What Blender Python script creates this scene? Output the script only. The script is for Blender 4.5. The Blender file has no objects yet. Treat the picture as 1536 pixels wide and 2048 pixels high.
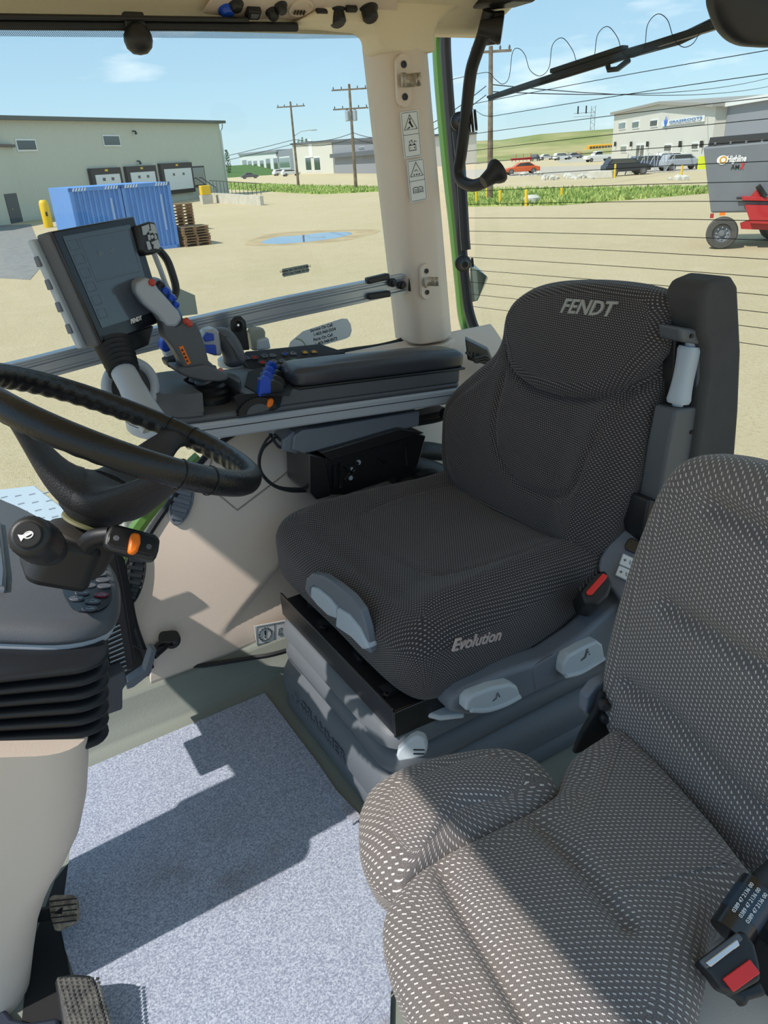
import bpy, bmesh, math, random
from mathutils import Vector, Matrix, noise
random.seed(7)
sc = bpy.context.scene
COL = sc.collection
PI = math.pi
V3 = Vector

# ------------------------------------------------------------------ camera
F = 1480.0; CX = 768.0; CY = 1024.0; CAM_H = 1.25; GZ = -1.75
_m = -.062
_up2 = Vector((_m, -1.0)).normalized()
_pit = math.atan((1024 - 315) / math.hypot(_m, 1) / F)
_upc = Vector((_up2.x, -_up2.y, 0))
_Z = (_upc * math.cos(_pit) + Vector((0, 0, 1)) * math.sin(_pit)).normalized()
_fw = _Z.cross(Vector((0, 0, -1)).cross(_Z)).normalized()
_rt = _fw.cross(_Z)
_az = math.radians(30)
_wf = Vector((math.sin(_az), math.cos(_az), 0)); _wr = Vector((math.cos(_az), -math.sin(_az), 0)); _wz = Vector((0, 0, 1))
def _outer(a, b): return Matrix([[a[i] * b[j] for j in range(3)] for i in range(3)])
RM = _outer(_wf, _fw) + _outer(_wr, _rt) + _outer(_wz, _Z)
CAM = Vector((0, 0, CAM_H))
cam = bpy.data.cameras.new('camera'); camo = bpy.data.objects.new('camera', cam); COL.objects.link(camo)
camo.matrix_world = Matrix.Translation(CAM) @ RM.to_4x4()
cam.sensor_fit = 'VERTICAL'; cam.sensor_height = 24; cam.lens = 24 * F / 2048
cam.clip_start = .02; cam.clip_end = 3000
sc.camera = camo

# ------------------------------------------------------------------ light
sc.view_settings.view_transform = 'Standard'; sc.view_settings.look = 'None'
sc.view_settings.gamma = 1; sc.view_settings.use_curve_mapping = False
sc.view_settings.exposure = 0.48
SUN_DIR = Vector((.72, .02, -.95)).normalized()      # the way the light travels
sl = bpy.data.lights.new('sun', 'SUN'); sl.energy = 3.3; sl.angle = .012; sl.color = (1, .93, .86)
slo = bpy.data.objects.new('sun', sl); COL.objects.link(slo)
slo.rotation_euler = SUN_DIR.to_track_quat('-Z', 'Y').to_euler(); slo.location = (-20, -10, 40)
w = bpy.data.worlds.new('sky'); sc.world = w; w.use_nodes = True
nt = w.node_tree; bg = nt.nodes['Background']
sky = nt.nodes.new('ShaderNodeTexSky'); sky.sky_type = 'NISHITA'; sky.sun_disc = False
sky.sun_elevation = math.asin(-SUN_DIR.z); sky.sun_rotation = math.atan2(-SUN_DIR.x, -SUN_DIR.y)
sky.air_density = 1.0; sky.dust_density = .15; sky.ozone_density = 2.2; sky.altitude = 500
tcw = nt.nodes.new('ShaderNodeTexCoord'); mpw = nt.nodes.new('ShaderNodeMapping'); mpw.inputs['Scale'].default_value = (2.2, 2.2, 9)
nzw = nt.nodes.new('ShaderNodeTexNoise'); nzw.inputs['Scale'].default_value = 2.2; nzw.inputs['Detail'].default_value = 7
rpw = nt.nodes.new('ShaderNodeValToRGB'); rpw.color_ramp.elements[0].position = .60; rpw.color_ramp.elements[1].position = .80
mxw = nt.nodes.new('ShaderNodeMixRGB'); mxw.inputs[2].default_value = (7, 7.3, 7.6, 1)
nt.links.new(tcw.outputs['Generated'], mpw.inputs[0]); nt.links.new(mpw.outputs[0], nzw.inputs['Vector'])
nt.links.new(nzw.outputs['Fac'], rpw.inputs[0]); nt.links.new(rpw.outputs[0], mxw.inputs[0])
blw = nt.nodes.new('ShaderNodeMixRGB'); blw.inputs[0].default_value = .72; blw.inputs[2].default_value = (2.65, 4.1, 5.3, 1)   # flat light blue mixed into the clear-sky model, evening and brightening it
nt.links.new(sky.outputs[0], blw.inputs[1]); nt.links.new(blw.outputs[0], mxw.inputs[1]); nt.links.new(mxw.outputs[0], bg.inputs[0])
bg.inputs[1].default_value = .125

# ------------------------------------------------------------------ pixel -> place helpers
def ray(x, y): return RM @ Vector(((x - CX) / F, -(y - CY) / F, -1))
def atz(x, y, z): v = ray(x, y); return CAM + v * ((z - CAM.z) / v.z)
def aty(x, y, Y): v = ray(x, y); return CAM + v * ((Y - CAM.y) / v.y)
def atx(x, y, X): v = ray(x, y); return CAM + v * ((X - CAM.x) / v.x)
def atd(x, y, d): return CAM + ray(x, y) * d
def pj(p):
    c = RM.transposed() @ (Vector(p) - CAM); return (CX + F * c.x / -c.z, CY - F * c.y / -c.z)
def G(x, y, z=GZ): return atz(x, y, z)
def hz(P, py):                      # height over P whose projection has row py
    a, b = -5.0, 40.0
    for _ in range(40):
        m = (a + b) / 2
        if pj((P.x, P.y, m))[1] > py: a = m
        else: b = m
    return a
class Fr:                           # a flat frame: origin, two axes, normal
    def __init__(s, O, U, V):
        s.O = Vector(O); s.U = Vector(U).normalized(); V = Vector(V)
        s.V = (V - s.U * V.dot(s.U)).normalized(); s.N = s.U.cross(s.V)
    def p(s, u, v, n=0): return s.O + s.U * u + s.V * v + s.N * n
    def uv(s, px, py, n=0):
        O = s.O + s.N * n; r = ray(px, py); P = CAM + r * ((O - CAM).dot(s.N) / r.dot(s.N)) - s.O
        return (P.dot(s.U), P.dot(s.V))
    def shift(s, u=0, v=0, n=0): return Fr(s.p(u, v, n), s.U, s.V)
    def mat(s): return Matrix.Translation(s.O) @ Matrix((s.U, s.V, s.N)).transposed().to_4x4()
def flip_to_cam(fr):                # choose the normal on the camera side
    return fr if (CAM - fr.O).dot(fr.N) > 0 else Fr(fr.O, fr.V, fr.U)

# ------------------------------------------------------------------ object bookkeeping
WL = {}
def wl(o): return WL.get(o.name, Vector((0, 0, 0)))
def tag(o, label=None, cat=None, group=None, kind=None):
    if label: o['label'] = label
    if cat: o['category'] = cat
    if group: o['group'] = group
    if kind: o['kind'] = kind
    return o
def thing(name, loc, label, cat, group=None):
    o = bpy.data.objects.new(name, None); COL.objects.link(o); o.location = loc; o.empty_display_size = .05
    WL[o.name] = Vector(loc); return tag(o, label, cat, group)
def link_mesh(name, me, m, parent=None, label=None, cat=None, group=None, kind=None, bevel=0, bseg=2, smooth=True, sub=0, ang=40):
    if m and not me.materials: me.materials.append(m)
    o = bpy.data.objects.new(name, me); COL.objects.link(o)
    if parent is None:
        n = max(1, len(me.vertices)); xs = [v.co for v in me.vertices]
        lo = Vector([min(c[i] for c in xs) for i in range(3)]); hi = Vector([max(c[i] for c in xs) for i in range(3)])
        L = Vector(((lo.x + hi.x) / 2, (lo.y + hi.y) / 2, lo.z))
        me.transform(Matrix.Translation(-L)); o.location = L; WL[o.name] = L
    else:
        o.parent = parent; o.location = -wl(parent); WL[o.name] = Vector((0, 0, 0))
    if sub:
        s = o.modifiers.new('s', 'SUBSURF'); s.levels = s.render_levels = sub
    if bevel:
        b = o.modifiers.new('b', 'BEVEL'); b.width = bevel; b.segments = bseg; b.limit_method = 'ANGLE'; b.angle_limit = math.radians(35)
    if smooth:
        me.shade_smooth()
        if not sub: 
            try: me.set_sharp_from_angle(angle=math.radians(ang))
            except Exception: pass
    return tag(o, label, cat, group, kind)
class MB:
    """collects simple shapes into one mesh"""
    def __init__(s): s.v = []; s.f = []; s.m = []; s.mi = 0; s.uv = None
    def add(s, vs, fs):
        k = len(s.v); s.v += [tuple(v) for v in vs]
        for f in fs: s.f.append(tuple(i + k for i in f)); s.m.append(s.mi)
        return s
    def box(s, c, sz, fr=None):
        x, y, z = [q / 2 for q in sz]; c = Vector(c)
        P = [Vector((a * x, b * y, d * z)) for d in (-1, 1) for b in (-1, 1) for a in (-1, 1)]
        if fr: P = [fr.p(*(c + p)) for p in P]
        else: P = [c + p for p in P]
        return s.add(P, [(0, 2, 3, 1), (4, 5, 7, 6), (0, 1, 5, 4), (2, 6, 7, 3), (0, 4, 6, 2), (1, 3, 7, 5)])
    def hexa(s, b, t):              # 4 bottom points, 4 top points
        return s.add(list(b) + list(t), [(3, 2, 1, 0), (4, 5, 6, 7), (0, 1, 5, 4), (1, 2, 6, 5), (2, 3, 7, 6), (3, 0, 4, 7)])
    def prism(s, pts, fr, n0, n1):  # outline (u,v) extruded along the frame normal
        n = len(pts)
        A = [fr.p(u, v, n0) for u, v in pts]; B = [fr.p(u, v, n1) for u, v in pts]
        fs = [tuple(range(n - 1, -1, -1)), tuple(range(n, 2 * n))] + [(i, (i + 1) % n, n + (i + 1) % n, n + i) for i in range(n)]
        return s.add(A + B, fs)
    def loft(s, rings, cap=True, closed=True):
        n = len(rings[0]); vs = [p for r in rings for p in r]; fs = []
        for k in range(len(rings) - 1):
            for i in range(n if closed else n - 1):
                j = (i + 1) % n
                fs.append((k * n + i, k * n + j, (k + 1) * n + j, (k + 1) * n + i))
        if cap:
            fs.append(tuple(range(n - 1, -1, -1))); fs.append(tuple((len(rings) - 1) * n + i for i in range(n)))
        return s.add(vs, fs)
    def tube(s, pts, r, n=10, closed=False, flat=None):
        pts = [Vector(p) for p in pts]; N = len(pts); rr = r if isinstance(r, (list, tuple)) else [r] * N
        rings = []; prev = None
        for i, p in enumerate(pts):
            if closed: t = (pts[(i + 1) % N] - pts[i - 1]).normalized()
            else: t = (pts[min(i + 1, N - 1)] - pts[max(i - 1, 0)]).normalized()
            if prev is None:
                a = Vector((0, 0, 1)) if abs(t.z) < .9 else Vector((1, 0, 0)); prev = (a - t * a.dot(t)).normalized()
            else: prev = (prev - t * prev.dot(t)).normalized()
            b = t.cross(prev); q = rr[i]
            ra, rb = (q, q) if not flat else (q * flat[0], q * flat[1])
            rings.append([p + prev * math.cos(2 * PI * k / n) * ra + b * math.sin(2 * PI * k / n) * rb for k in range(n)])
        if closed: rings.append(rings[0])
        return s.loft(rings, cap=not closed)
    def lathe(s, prof, fr, n=32, cap=True):   # prof: (radius, height along normal)
        return s.loft([[fr.p(r * math.cos(2 * PI * k / n), r * math.sin(2 * PI * k / n), h) for k in range(n)] for r, h in prof], cap=cap)
    def me(s, name='m', mats=()):
        me = bpy.data.meshes.new(name); me.from_pydata(s.v, [], s.f); me.update()
        for m in mats: me.materials.append(m)
        if mats: me.polygons.foreach_set('material_index', s.m)
        bm = bmesh.new(); bm.from_mesh(me); bmesh.ops.recalc_face_normals(bm, faces=bm.faces); bm.to_mesh(me); bm.free()
        return me
    def obj(s, name, m, parent=None, **k):
        if isinstance(m, (list, tuple)): return link_mesh(name, s.me(name, m), None, parent, **k)
        return link_mesh(name, s.me(name), m, parent, **k)
def frz(O=(0, 0, 0), ang=0): return Fr(O, (math.cos(ang), math.sin(ang), 0), (-math.sin(ang), math.cos(ang), 0))
def fr_n(O, n, up=(0, 0, 1)):       # frame facing n, V as near 'up' as can be
    n = Vector(n).normalized(); U = Vector(up).cross(n).normalized(); return Fr(O, U, n.cross(U))
def fr_ax(A, B):                    # normal runs from A to B
    d = (Vector(B) - Vector(A)).normalized(); a = Vector((0, 0, 1)) if abs(d.z) < .9 else Vector((1, 0, 0))
    return fr_n(A, d, a)
def rrect(w, h, r, n=5, cx=0, cy=0):
    r = min(r, w / 2 - 1e-5, h / 2 - 1e-5); out = []
    for k, (sx, sy) in enumerate(((1, 1), (-1, 1), (-1, -1), (1, -1))):
        for i in range(n + 1):
            a = PI / 2 * (k + i / n); out.append((cx + sx * (w / 2 - r) + r * math.cos(a), cy + sy * (h / 2 - r) + r * math.sin(a)))
    return out
def ell(w, h, n=24, cx=0, cy=0): return [(cx + w / 2 * math.cos(2 * PI * k / n), cy + h / 2 * math.sin(2 * PI * k / n)) for k in range(n)]
def spline(pts, n, closed=True):    # Catmull-Rom, evenly resampled
    P = [Vector(p) for p in pts]; N = len(P); out = []
    segs = N if closed else N - 1
    for i in range(segs):
        if closed: a, b, c, d = P[i - 1], P[i], P[(i + 1) % N], P[(i + 2) % N]
        else: a, b, c, d = P[max(i - 1, 0)], P[i], P[i + 1], P[min(i + 2, N - 1)]
        for k in range(16):
            t = k / 16; out.append(.5 * ((2 * b) + (c - a) * t + (2 * a - 5 * b + 4 * c - d) * t * t + (3 * b - a - 3 * c + d) * t ** 3))
    if not closed: out.append(P[-1])
    L = [0]
    M = len(out) + (1 if closed else 0)
    for i in range(1, M): L.append(L[-1] + (out[i % len(out)] - out[i - 1]).length)
    res = []; T = L[-1]; j = 0
    cnt = n if closed else n - 1
    for k in range(n):
        s = T * k / cnt
        while j < len(L) - 2 and L[j + 1] < s: j += 1
        t = (s - L[j]) / max(L[j + 1] - L[j], 1e-9)
        res.append(out[j % len(out)].lerp(out[(j + 1) % len(out)], min(max(t, 0), 1)))
    return res
def sm(t): t = max(0, min(1, t)); return t * t * (3 - 2 * t)
def seg_dist(p, poly):
    best = 1e9
    for a, b in zip(poly, poly[1:]):
        ab = b - a; t = max(0, min(1, (p - a).dot(ab) / max(ab.length_squared, 1e-12)))
        best = min(best, (p - a - ab * t).length)
    return best
def pillow(name, outline, fr, m, parent=None, front=.05, back=.05, r=.04, rb=None, crown=.02, hook=None, grooves=(), N=160, K=26, backface=True, ctr=None, safe=False, **k):
    """upholstered pad: a smooth outline in a frame, rounded edges, domed face, stitched grooves; carries UVs in metres"""
    O = [Vector((p[0], p[1])) for p in spline([Vector((a, b, 0)) for a, b in outline], N)]
    ar = sum(O[i].x * O[(i + 1) % N].y - O[(i + 1) % N].x * O[i].y for i in range(N))
    if ar < 0: O.reverse()
    c = Vector(ctr) if ctr else sum(O, Vector((0, 0))) / N
    nr = []
    for i in range(N):
        t = (O[(i + 2) % N] - O[i - 2]).normalized(); nr.append(Vector((t.y, -t.x)))
    rb = r if rb is None else rb
    IN = [O[i] - nr[i] * r for i in range(N)]
    if safe: IN = [O[i].lerp(c, min(r * 1.15 / (c - O[i]).length, .6)) for i in range(N)]
    for _ in range(14): IN = [IN[i] * .5 + (IN[i - 1] + IN[(i + 1) % N]) * .25 for i in range(N)]
    gl = [([Vector((p[0], p[1])) for p in spline([Vector((a, b, 0)) for a, b in g[0]], 40, False)], g[1], g[2]) for g in grooves]
    rings = []; uvs = []
    def face_h(q, s):
        h = front + crown * (1 - (1 - s) ** 2)
        if hook: h += hook(q.x, q.y) * sm(s * 6 + .3)
        for poly, dep, wd in gl: 
            d = seg_dist(q, poly)
            if d < 3 * wd: h -= dep * math.exp(-(d / wd) ** 2)
        return h
    if backface:
        for s in (.0, .5, .9): rings.append([fr.p(*(c.lerp(O[i] - nr[i] * rb, s)), -back) for i in range(N)]); uvs.append([O[i] + nr[i] * (back + .02) for i in range(N)])
    for j in range(5):
        a = PI / 2 * j / 4; rings.append([fr.p(*(O[i] - nr[i] * rb * (1 - math.sin(a))), -back + rb * (1 - math.cos(a))) for i in range(N)])
        uvs.append([O[i] + nr[i] * (back - rb * (1 - math.cos(a)) + r * .6) for i in range(N)])
    for j in range(1, 8):
        a = PI / 2 * j / 7
        R = []; UVr = []
        for i in range(N):
            q = O[i] + (IN[i] - O[i]) * (1 - math.cos(a)); hh = face_h(q, 0)
            R.append(fr.p(q.x, q.y, hh - r * (1 - math.sin(a)))); UVr.append(O[i] + nr[i] * r * (.57 * (1 - a / (PI / 2)) * 1.6 - .99 + .0) )
        if j == 1:
            R0 = [fr.p(O[i].x, O[i].y, face_h(O[i], 0) - r) for i in range(N)]
            rings.append(R0); uvs.append([O[i] + nr[i] * r * .0 for i in range(N)])
        rings.append(R); uvs.append(UVr)
    for j in range(1, K + 1):
        s = j / K; R = []; U_ = []
        for i in range(N):
            q = IN[i].lerp(c, s * .999)
            R.append(fr.p(q.x, q.y, face_h(q, s))); U_.append(q)
        rings.append(R); uvs.append(U_)
    mb = MB(); mb.loft(rings, cap=False)
    me = bpy.data.meshes.new(name); me.from_pydata(mb.v, [], mb.f); me.update()
    ul = me.uv_layers.new(name='UVMap'); flat = [u for r_ in uvs for u in r_]
    for poly in me.polygons:
        for li in poly.loop_indices: ul.data[li].uv = flat[me.loops[li].vertex_index]
    bm = bmesh.new(); bm.from_mesh(me); bmesh.ops.recalc_face_normals(bm, faces=bm.faces); bm.to_mesh(me); bm.free()
    return link_mesh(name, me, m, parent, ang=180, **k)
def text_mb(txt, fr, size, ext=.0005, shear=0, bold=0, ax='CENTER', sx=1.0, n=0.0, space=1.0):
    cu = bpy.data.curves.new('t', 'FONT'); cu.body = txt; cu.size = size; cu.extrude = ext; cu.shear = shear; cu.offset = bold
    cu.align_x = ax; cu.align_y = 'CENTER'; cu.resolution_u = 3; cu.space_character = space
    o = bpy.data.objects.new('t', cu); me = bpy.data.meshes.new_from_object(o)
    bpy.data.objects.remove(o); bpy.data.curves.remove(cu)
    vs = [fr.p(v.co.x * sx, v.co.y, v.co.z + n) for v in me.vertices]; fs = [tuple(p.vertices) for p in me.polygons]
    bpy.data.meshes.remove(me); return vs, fs
def text_fit(mb, txt, fr, W_, H_, ext=.0005, shear=0, bold=0, n=0.0, cx=0, cy=0):
    # lettering scaled to a given width and height around a point of the frame
    idf = Fr((0, 0, 0), (1, 0, 0), (0, 1, 0)); vs, fs = text_mb(txt, idf, 1, 0, shear, bold)
    xs = [v.x for v in vs]; ys = [v.y for v in vs]; x0, x1, y0, y1 = min(xs), max(xs), min(ys), max(ys)
    k, h = W_ / (x1 - x0), H_ / (y1 - y0); V_ = []
    nv = len(vs)
    for dz in (0, ext): V_ += [fr.p((v.x - (x0 + x1) / 2) * k + cx, (v.y - (y0 + y1) / 2) * h + cy, n + dz) for v in vs]
    from collections import Counter
    ec = Counter(); 
    for f in fs:
        for a, b in zip(f, f[1:] + f[:1]): ec[tuple(sorted((a, b)))] += 1
    F_ = list(fs) + [tuple(i + nv for i in f) for f in fs] + [(a, b, b + nv, a + nv) for (a, b), c in ec.items() if c == 1]
    return mb.add(V_, F_)
def copy_tree(o, loc=None, label=None, rot=None):
    c = o.copy(); COL.objects.link(c)
    if loc is not None: c.location = loc
    if label: c['label'] = label
    if rot is not None: c.rotation_euler = rot
    for ch in o.children:
        d = ch.copy(); COL.objects.link(d); d.parent = c
        for g in ch.children:
            e = g.copy(); COL.objects.link(e); e.parent = d
    return c

# ------------------------------------------------------------------ materials
def lin(c): c = c / 255; return c / 12.92 if c <= .04045 else ((c + .055) / 1.055) ** 2.4
def rgb(r, g, b): return (lin(r), lin(g), lin(b), 1)
def mat(name, col, rough=.5, metal=0, bump=0, bscale=200, var=0, vscale=8, spec=.5, coat=0, alpha=1, trans=0):
    m = bpy.data.materials.new(name); m.use_nodes = True; n = m.node_tree; b = n.nodes['Principled BSDF']
    b.inputs['Base Color'].default_value = col; b.inputs['Roughness'].default_value = rough; b.inputs['Metallic'].default_value = metal
    b.inputs['Specular IOR Level'].default_value = spec; b.inputs['Coat Weight'].default_value = coat
    tc = n.nodes.new('ShaderNodeTexCoord')
    if bump:
        nz = n.nodes.new('ShaderNodeTexNoise'); nz.inputs['Scale'].default_value = bscale; nz.inputs['Detail'].default_value = 3
        bp = n.nodes.new('ShaderNodeBump'); bp.inputs['Strength'].default_value = bump; bp.inputs['Distance'].default_value = .002
        n.links.new(tc.outputs['Object'], nz.inputs['Vector']); n.links.new(nz.outputs['Fac'], bp.inputs['Height']); n.links.new(bp.outputs[0], b.inputs['Normal'])
    if var:
        n2 = n.nodes.new('ShaderNodeTexNoise'); n2.inputs['Scale'].default_value = vscale; n2.inputs['Detail'].default_value = 5
        hs = n.nodes.new('ShaderNodeHueSaturation'); hs.inputs['Color'].default_value = col
        mr = n.nodes.new('ShaderNodeMapRange'); mr.inputs[1].default_value = .3; mr.inputs[2].default_value = .7; mr.inputs[3].default_value = 1 - var; mr.inputs[4].default_value = 1 + var
        n.links.new(tc.outputs['Object'], n2.inputs['Vector']); n.links.new(n2.outputs['Fac'], mr.inputs[0]); n.links.new(mr.outputs[0], hs.inputs['Value']); n.links.new(hs.outputs[0], b.inputs['Base Color'])
    return m
class NB:                            # small node-graph helper
    def __init__(s, name):
        s.m = bpy.data.materials.new(name); s.m.use_nodes = True; s.t = s.m.node_tree; s.b = s.t.nodes['Principled BSDF']
    def n(s, typ, **k):
        o = s.t.nodes.new('ShaderNode' + typ)
        for a, v in k.items(): setattr(o, a, v)
        return o
    def l(s, a, b): s.t.links.new(a, b)
    def math(s, op, a, b=None, c=None):
        o = s.n('Math', operation=op)
        for i, x in enumerate((a, b, c)):
            if x is None: continue
            if isinstance(x, (int, float)): o.inputs[i].default_value = x
            else: s.l(x, o.inputs[i])
        return o.outputs[0]
    def mix(s, fac, a, b, bt='MIX'):
        o = s.n('MixRGB', blend_type=bt)
        for i, x in enumerate((fac, a, b)):
            if isinstance(x, (int, float, tuple)): o.inputs[i].default_value = x
            else: s.l(x, o.inputs[i])
        return o.outputs[0]
    def noise(s, vec, scale, detail=4, rough=.5):
        o = s.n('TexNoise'); o.inputs['Scale'].default_value = scale; o.inputs['Detail'].default_value = detail; o.inputs['Roughness'].default_value = rough
        s.l(vec, o.inputs['Vector']); return o.outputs['Fac']
    def ramp(s, f, lo, hi):
        o = s.n('MapRange'); o.inputs[1].default_value = lo; o.inputs[2].default_value = hi; s.l(f, o.inputs[0]); return o.outputs[0]
    def bump(s, h, st=.5, d=.002):
        o = s.n('Bump'); o.inputs['Strength'].default_value = st; o.inputs['Distance'].default_value = d; s.l(h, o.inputs['Height']); s.l(o.outputs[0], s.b.inputs['Normal'])
def fabric(name, base, dash, dirt=None, pu=.0062, pv=.0046, ang=0, dirt_amt=0, dl=.21, dw=.15):
    q = NB(name); tc = q.n('TexCoord'); mp = q.n('Mapping'); mp.inputs['Rotation'].default_value = (0, 0, ang); q.l(tc.outputs['UV'], mp.inputs[0])
    sx = q.n('SeparateXYZ'); q.l(mp.outputs[0], sx.inputs[0])
    v = q.math('DIVIDE', sx.outputs[1], pv); row = q.math('FLOOR', v); fv = q.math('FRACT', v)
    par = q.math('MULTIPLY', q.math('FLOORED_MODULO', row, 2), .5)
    fu = q.math('FRACT', q.math('ADD', q.math('DIVIDE', sx.outputs[0], pu), par))
    du = q.math('ABSOLUTE', q.math('SUBTRACT', fu, .5)); dv = q.math('ABSOLUTE', q.math('SUBTRACT', q.math('ADD', fv, q.math('MULTIPLY', q.math('SUBTRACT', fu, .5), .35)), .5))
    mk = q.math('MULTIPLY', q.math('LESS_THAN', du, dl), q.math('LESS_THAN', dv, dw))
    fine = q.noise(tc.outputs['UV'], 900, 2); big = q.noise(tc.outputs['Object'], 6, 4)
    c1 = q.mix(q.ramp(fine, .3, .7), tuple(x * .65 for x in base[:3]) + (1,), tuple(min(1, x * 1.4) for x in base[:3]) + (1,))
    col = q.mix(mk, c1, dash)
    if dirt: col = q.mix(q.math('MULTIPLY', q.ramp(big, .4, .75), dirt_amt), col, dirt)
    q.l(col, q.b.inputs['Base Color']); q.b.inputs['Roughness'].default_value = .9; q.b.inputs['Specular IOR Level'].default_value = .2
    hb = q.math('ADD', q.math('MULTIPLY', q.math('MULTIPLY', q.math('SUBTRACT', .5, du), q.math('SUBTRACT', .5, dv)), 3), q.math('MULTIPLY', fine, .5))
    q.bump(hb, .6, .0012); q.b.inputs['Sheen Weight'].default_value = .15
    return q.m
def glass(name, tint=(1, 1, 1, 1)):
    """thin clear pane: lets light straight through, mirrors a little more towards grazing angles"""
    q = NB(name); q.t.nodes.remove(q.b); o = [x for x in q.t.nodes if x.type == 'OUTPUT_MATERIAL'][0]
    ge = q.n('NewGeometry'); vm = q.n('VectorMath', operation='DOT_PRODUCT'); q.l(ge.outputs['Normal'], vm.inputs[0]); q.l(ge.outputs['Incoming'], vm.inputs[1])
    c = q.math('SUBTRACT', 1, q.math('ABSOLUTE', vm.outputs['Value'])); f = q.math('ADD', .015, q.math('MULTIPLY', q.math('POWER', c, 5), .5))
    tr = q.n('BsdfTransparent'); tr.inputs[0].default_value = tint; gl = q.n('BsdfGlossy'); gl.inputs['Roughness'].default_value = .02
    mx = q.n('MixShader'); q.l(f, mx.inputs[0]); q.l(tr.outputs[0], mx.inputs[1]); q.l(gl.outputs[0], mx.inputs[2]); q.l(mx.outputs[0], o.inputs[0]); return q.m
M = {}
M['beige'] = mat('beige trim', rgb(219, 203, 188), .55, bump=.15, bscale=500)
M['beige_rough'] = mat('beige headliner', rgb(228, 216, 190), .8, bump=.7, bscale=260)
M['black'] = mat('black plastic', rgb(30, 31, 33), .45, bump=.15, bscale=700)
M['blackmatte'] = mat('matte black', rgb(22, 23, 25), .75)
M['rubber'] = mat('black rubber', rgb(30, 32, 36), .5, spec=.5)
M['gloss'] = mat('glossy black steel', rgb(28, 28, 30), .28, spec=.7)
M['dgrey'] = mat('dark grey plastic', rgb(84, 87, 92), .5, bump=.2, bscale=600)
M['mgrey'] = mat('mid grey plastic', rgb(106, 112, 122), .45, bump=.15, bscale=600)
M['lgrey'] = mat('light grey plastic', rgb(178, 188, 196), .45)
M['silver'] = mat('silver plastic', rgb(168, 174, 182), .35)
M['chrome'] = mat('chrome', rgb(200, 200, 200), .15, metal=1)
M['alu'] = mat('brushed aluminium', rgb(175, 182, 190), .35, metal=.7)
M['blue'] = mat('blue plastic', rgb(28, 76, 190), .4)
M['red'] = mat('red plastic', rgb(225, 45, 42), .4)
M['orange'] = mat('orange plastic', rgb(245, 120, 20), .4)
M['white'] = mat('white print', rgb(235, 235, 232), .6)
M['ink'] = mat('black print', rgb(15, 15, 15), .6)
M['paper'] = mat('white sticker', rgb(225, 228, 228), .5)
M['green'] = mat('green painted metal', rgb(82, 122, 58), .35, coat=.3)
M['dgreen'] = mat('dark green tinted plastic', rgb(22, 50, 40), .3)
M['glass'] = glass('clear glass', (.95, .98, .97, 1))
M['fab1'] = fabric('dark dotted seat fabric', rgb(60, 56, 57), rgb(156, 150, 146))
M['fab2'] = fabric('grey dotted seat fabric', rgb(104, 99, 98), rgb(212, 206, 202), dirt=rgb(122, 112, 96), dirt_amt=.3, pu=.0070, pv=.0060, ang=.5, dl=.24, dw=.12)
M['velour'] = mat('charcoal velour', rgb(68, 67, 66), .95, bump=.3, bscale=900, var=.1, vscale=20)
M['darkmetal'] = mat('dark metal', rgb(60, 60, 62), .4, metal=.6)
M['wheel'] = mat('black leather', rgb(19, 20, 22), .32, bump=.35, bscale=320)
M['screen'] = mat('dark screen glass', rgb(78, 88, 100), .12, spec=.6)
M['bezel'] = mat('black bezel', rgb(22, 26, 34), .25)
# ================================================================== OUTSIDE
def gmat():
    q = NB('gravel'); tc = q.n('TexCoord'); O = tc.outputs['Object']
    a = q.noise(O, .12, 6, .6); b = q.noise(O, 1.2, 6, .65); c = q.noise(O, 14, 5, .7); d = q.noise(O, 60, 3, .7)
    col = q.mix(q.ramp(a, .35, .65), rgb(206, 188, 154), rgb(198, 182, 146))
    col = q.mix(q.math('MULTIPLY', q.ramp(b, .45, .7), .4), col, rgb(214, 198, 168))
    col = q.mix(q.math('MULTIPLY', q.ramp(c, .5, .72), .45), col, rgb(150, 130, 92))
    col = q.mix(q.math('MULTIPLY', q.ramp(d, .55, .75), .4), col, rgb(120, 105, 80))
    q.l(col, q.b.inputs['Base Color']); q.b.inputs['Roughness'].default_value = .95; q.b.inputs['Specular IOR Level'].default_value = .1
    q.bump(q.math('ADD', c, d), .8, .03); return q.m
def nmat(name, c1, c2, sc_, rough=.9, bump=0, lo=.4, hi=.6):
    q = NB(name); tc = q.n('TexCoord'); f = q.noise(tc.outputs['Object'], sc_, 5, .6)
    q.l(q.mix(q.ramp(f, lo, hi), c1, c2), q.b.inputs['Base Color']); q.b.inputs['Roughness'].default_value = rough; q.b.inputs['Specular IOR Level'].default_value = .2
    if bump: q.bump(f, .8, bump)
    return q.m
M['gravel'] = gmat()
M['grass'] = nmat('roadside grass', rgb(128, 152, 78), rgb(176, 186, 112), .8)
M['grass2'] = nmat('dry field', rgb(128, 136, 78), rgb(170, 160, 112), .03)
M['grey_ground'] = nmat('grey_ground', rgb(128, 126, 122), rgb(140, 137, 132), 3)
M['concrete'] = nmat('concrete', rgb(188, 184, 172), rgb(200, 196, 184), 2)
M['wood'] = nmat('weathered wood', rgb(140, 110, 82), rgb(168, 138, 106), 3)
M['polewood'] = nmat('pole wood', rgb(110, 95, 80), rgb(135, 120, 104), 2)
M['tree'] = nmat('tree leaves', rgb(62, 92, 44), rgb(92, 122, 62), 1.5)
M['water'] = mat('puddle water', rgb(96, 118, 150), .03, spec=1)
M['yellow'] = mat('yellow paint', rgb(230, 190, 40), .5)
M['glassdark'] = mat('dark window glass', rgb(60, 66, 66), .1, spec=.8)
M['glassmid'] = mat('window glass', rgb(105, 120, 118), .1, spec=.8)
M['brown'] = mat('dark brown dock seal', rgb(70, 60, 56), .8)
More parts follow.
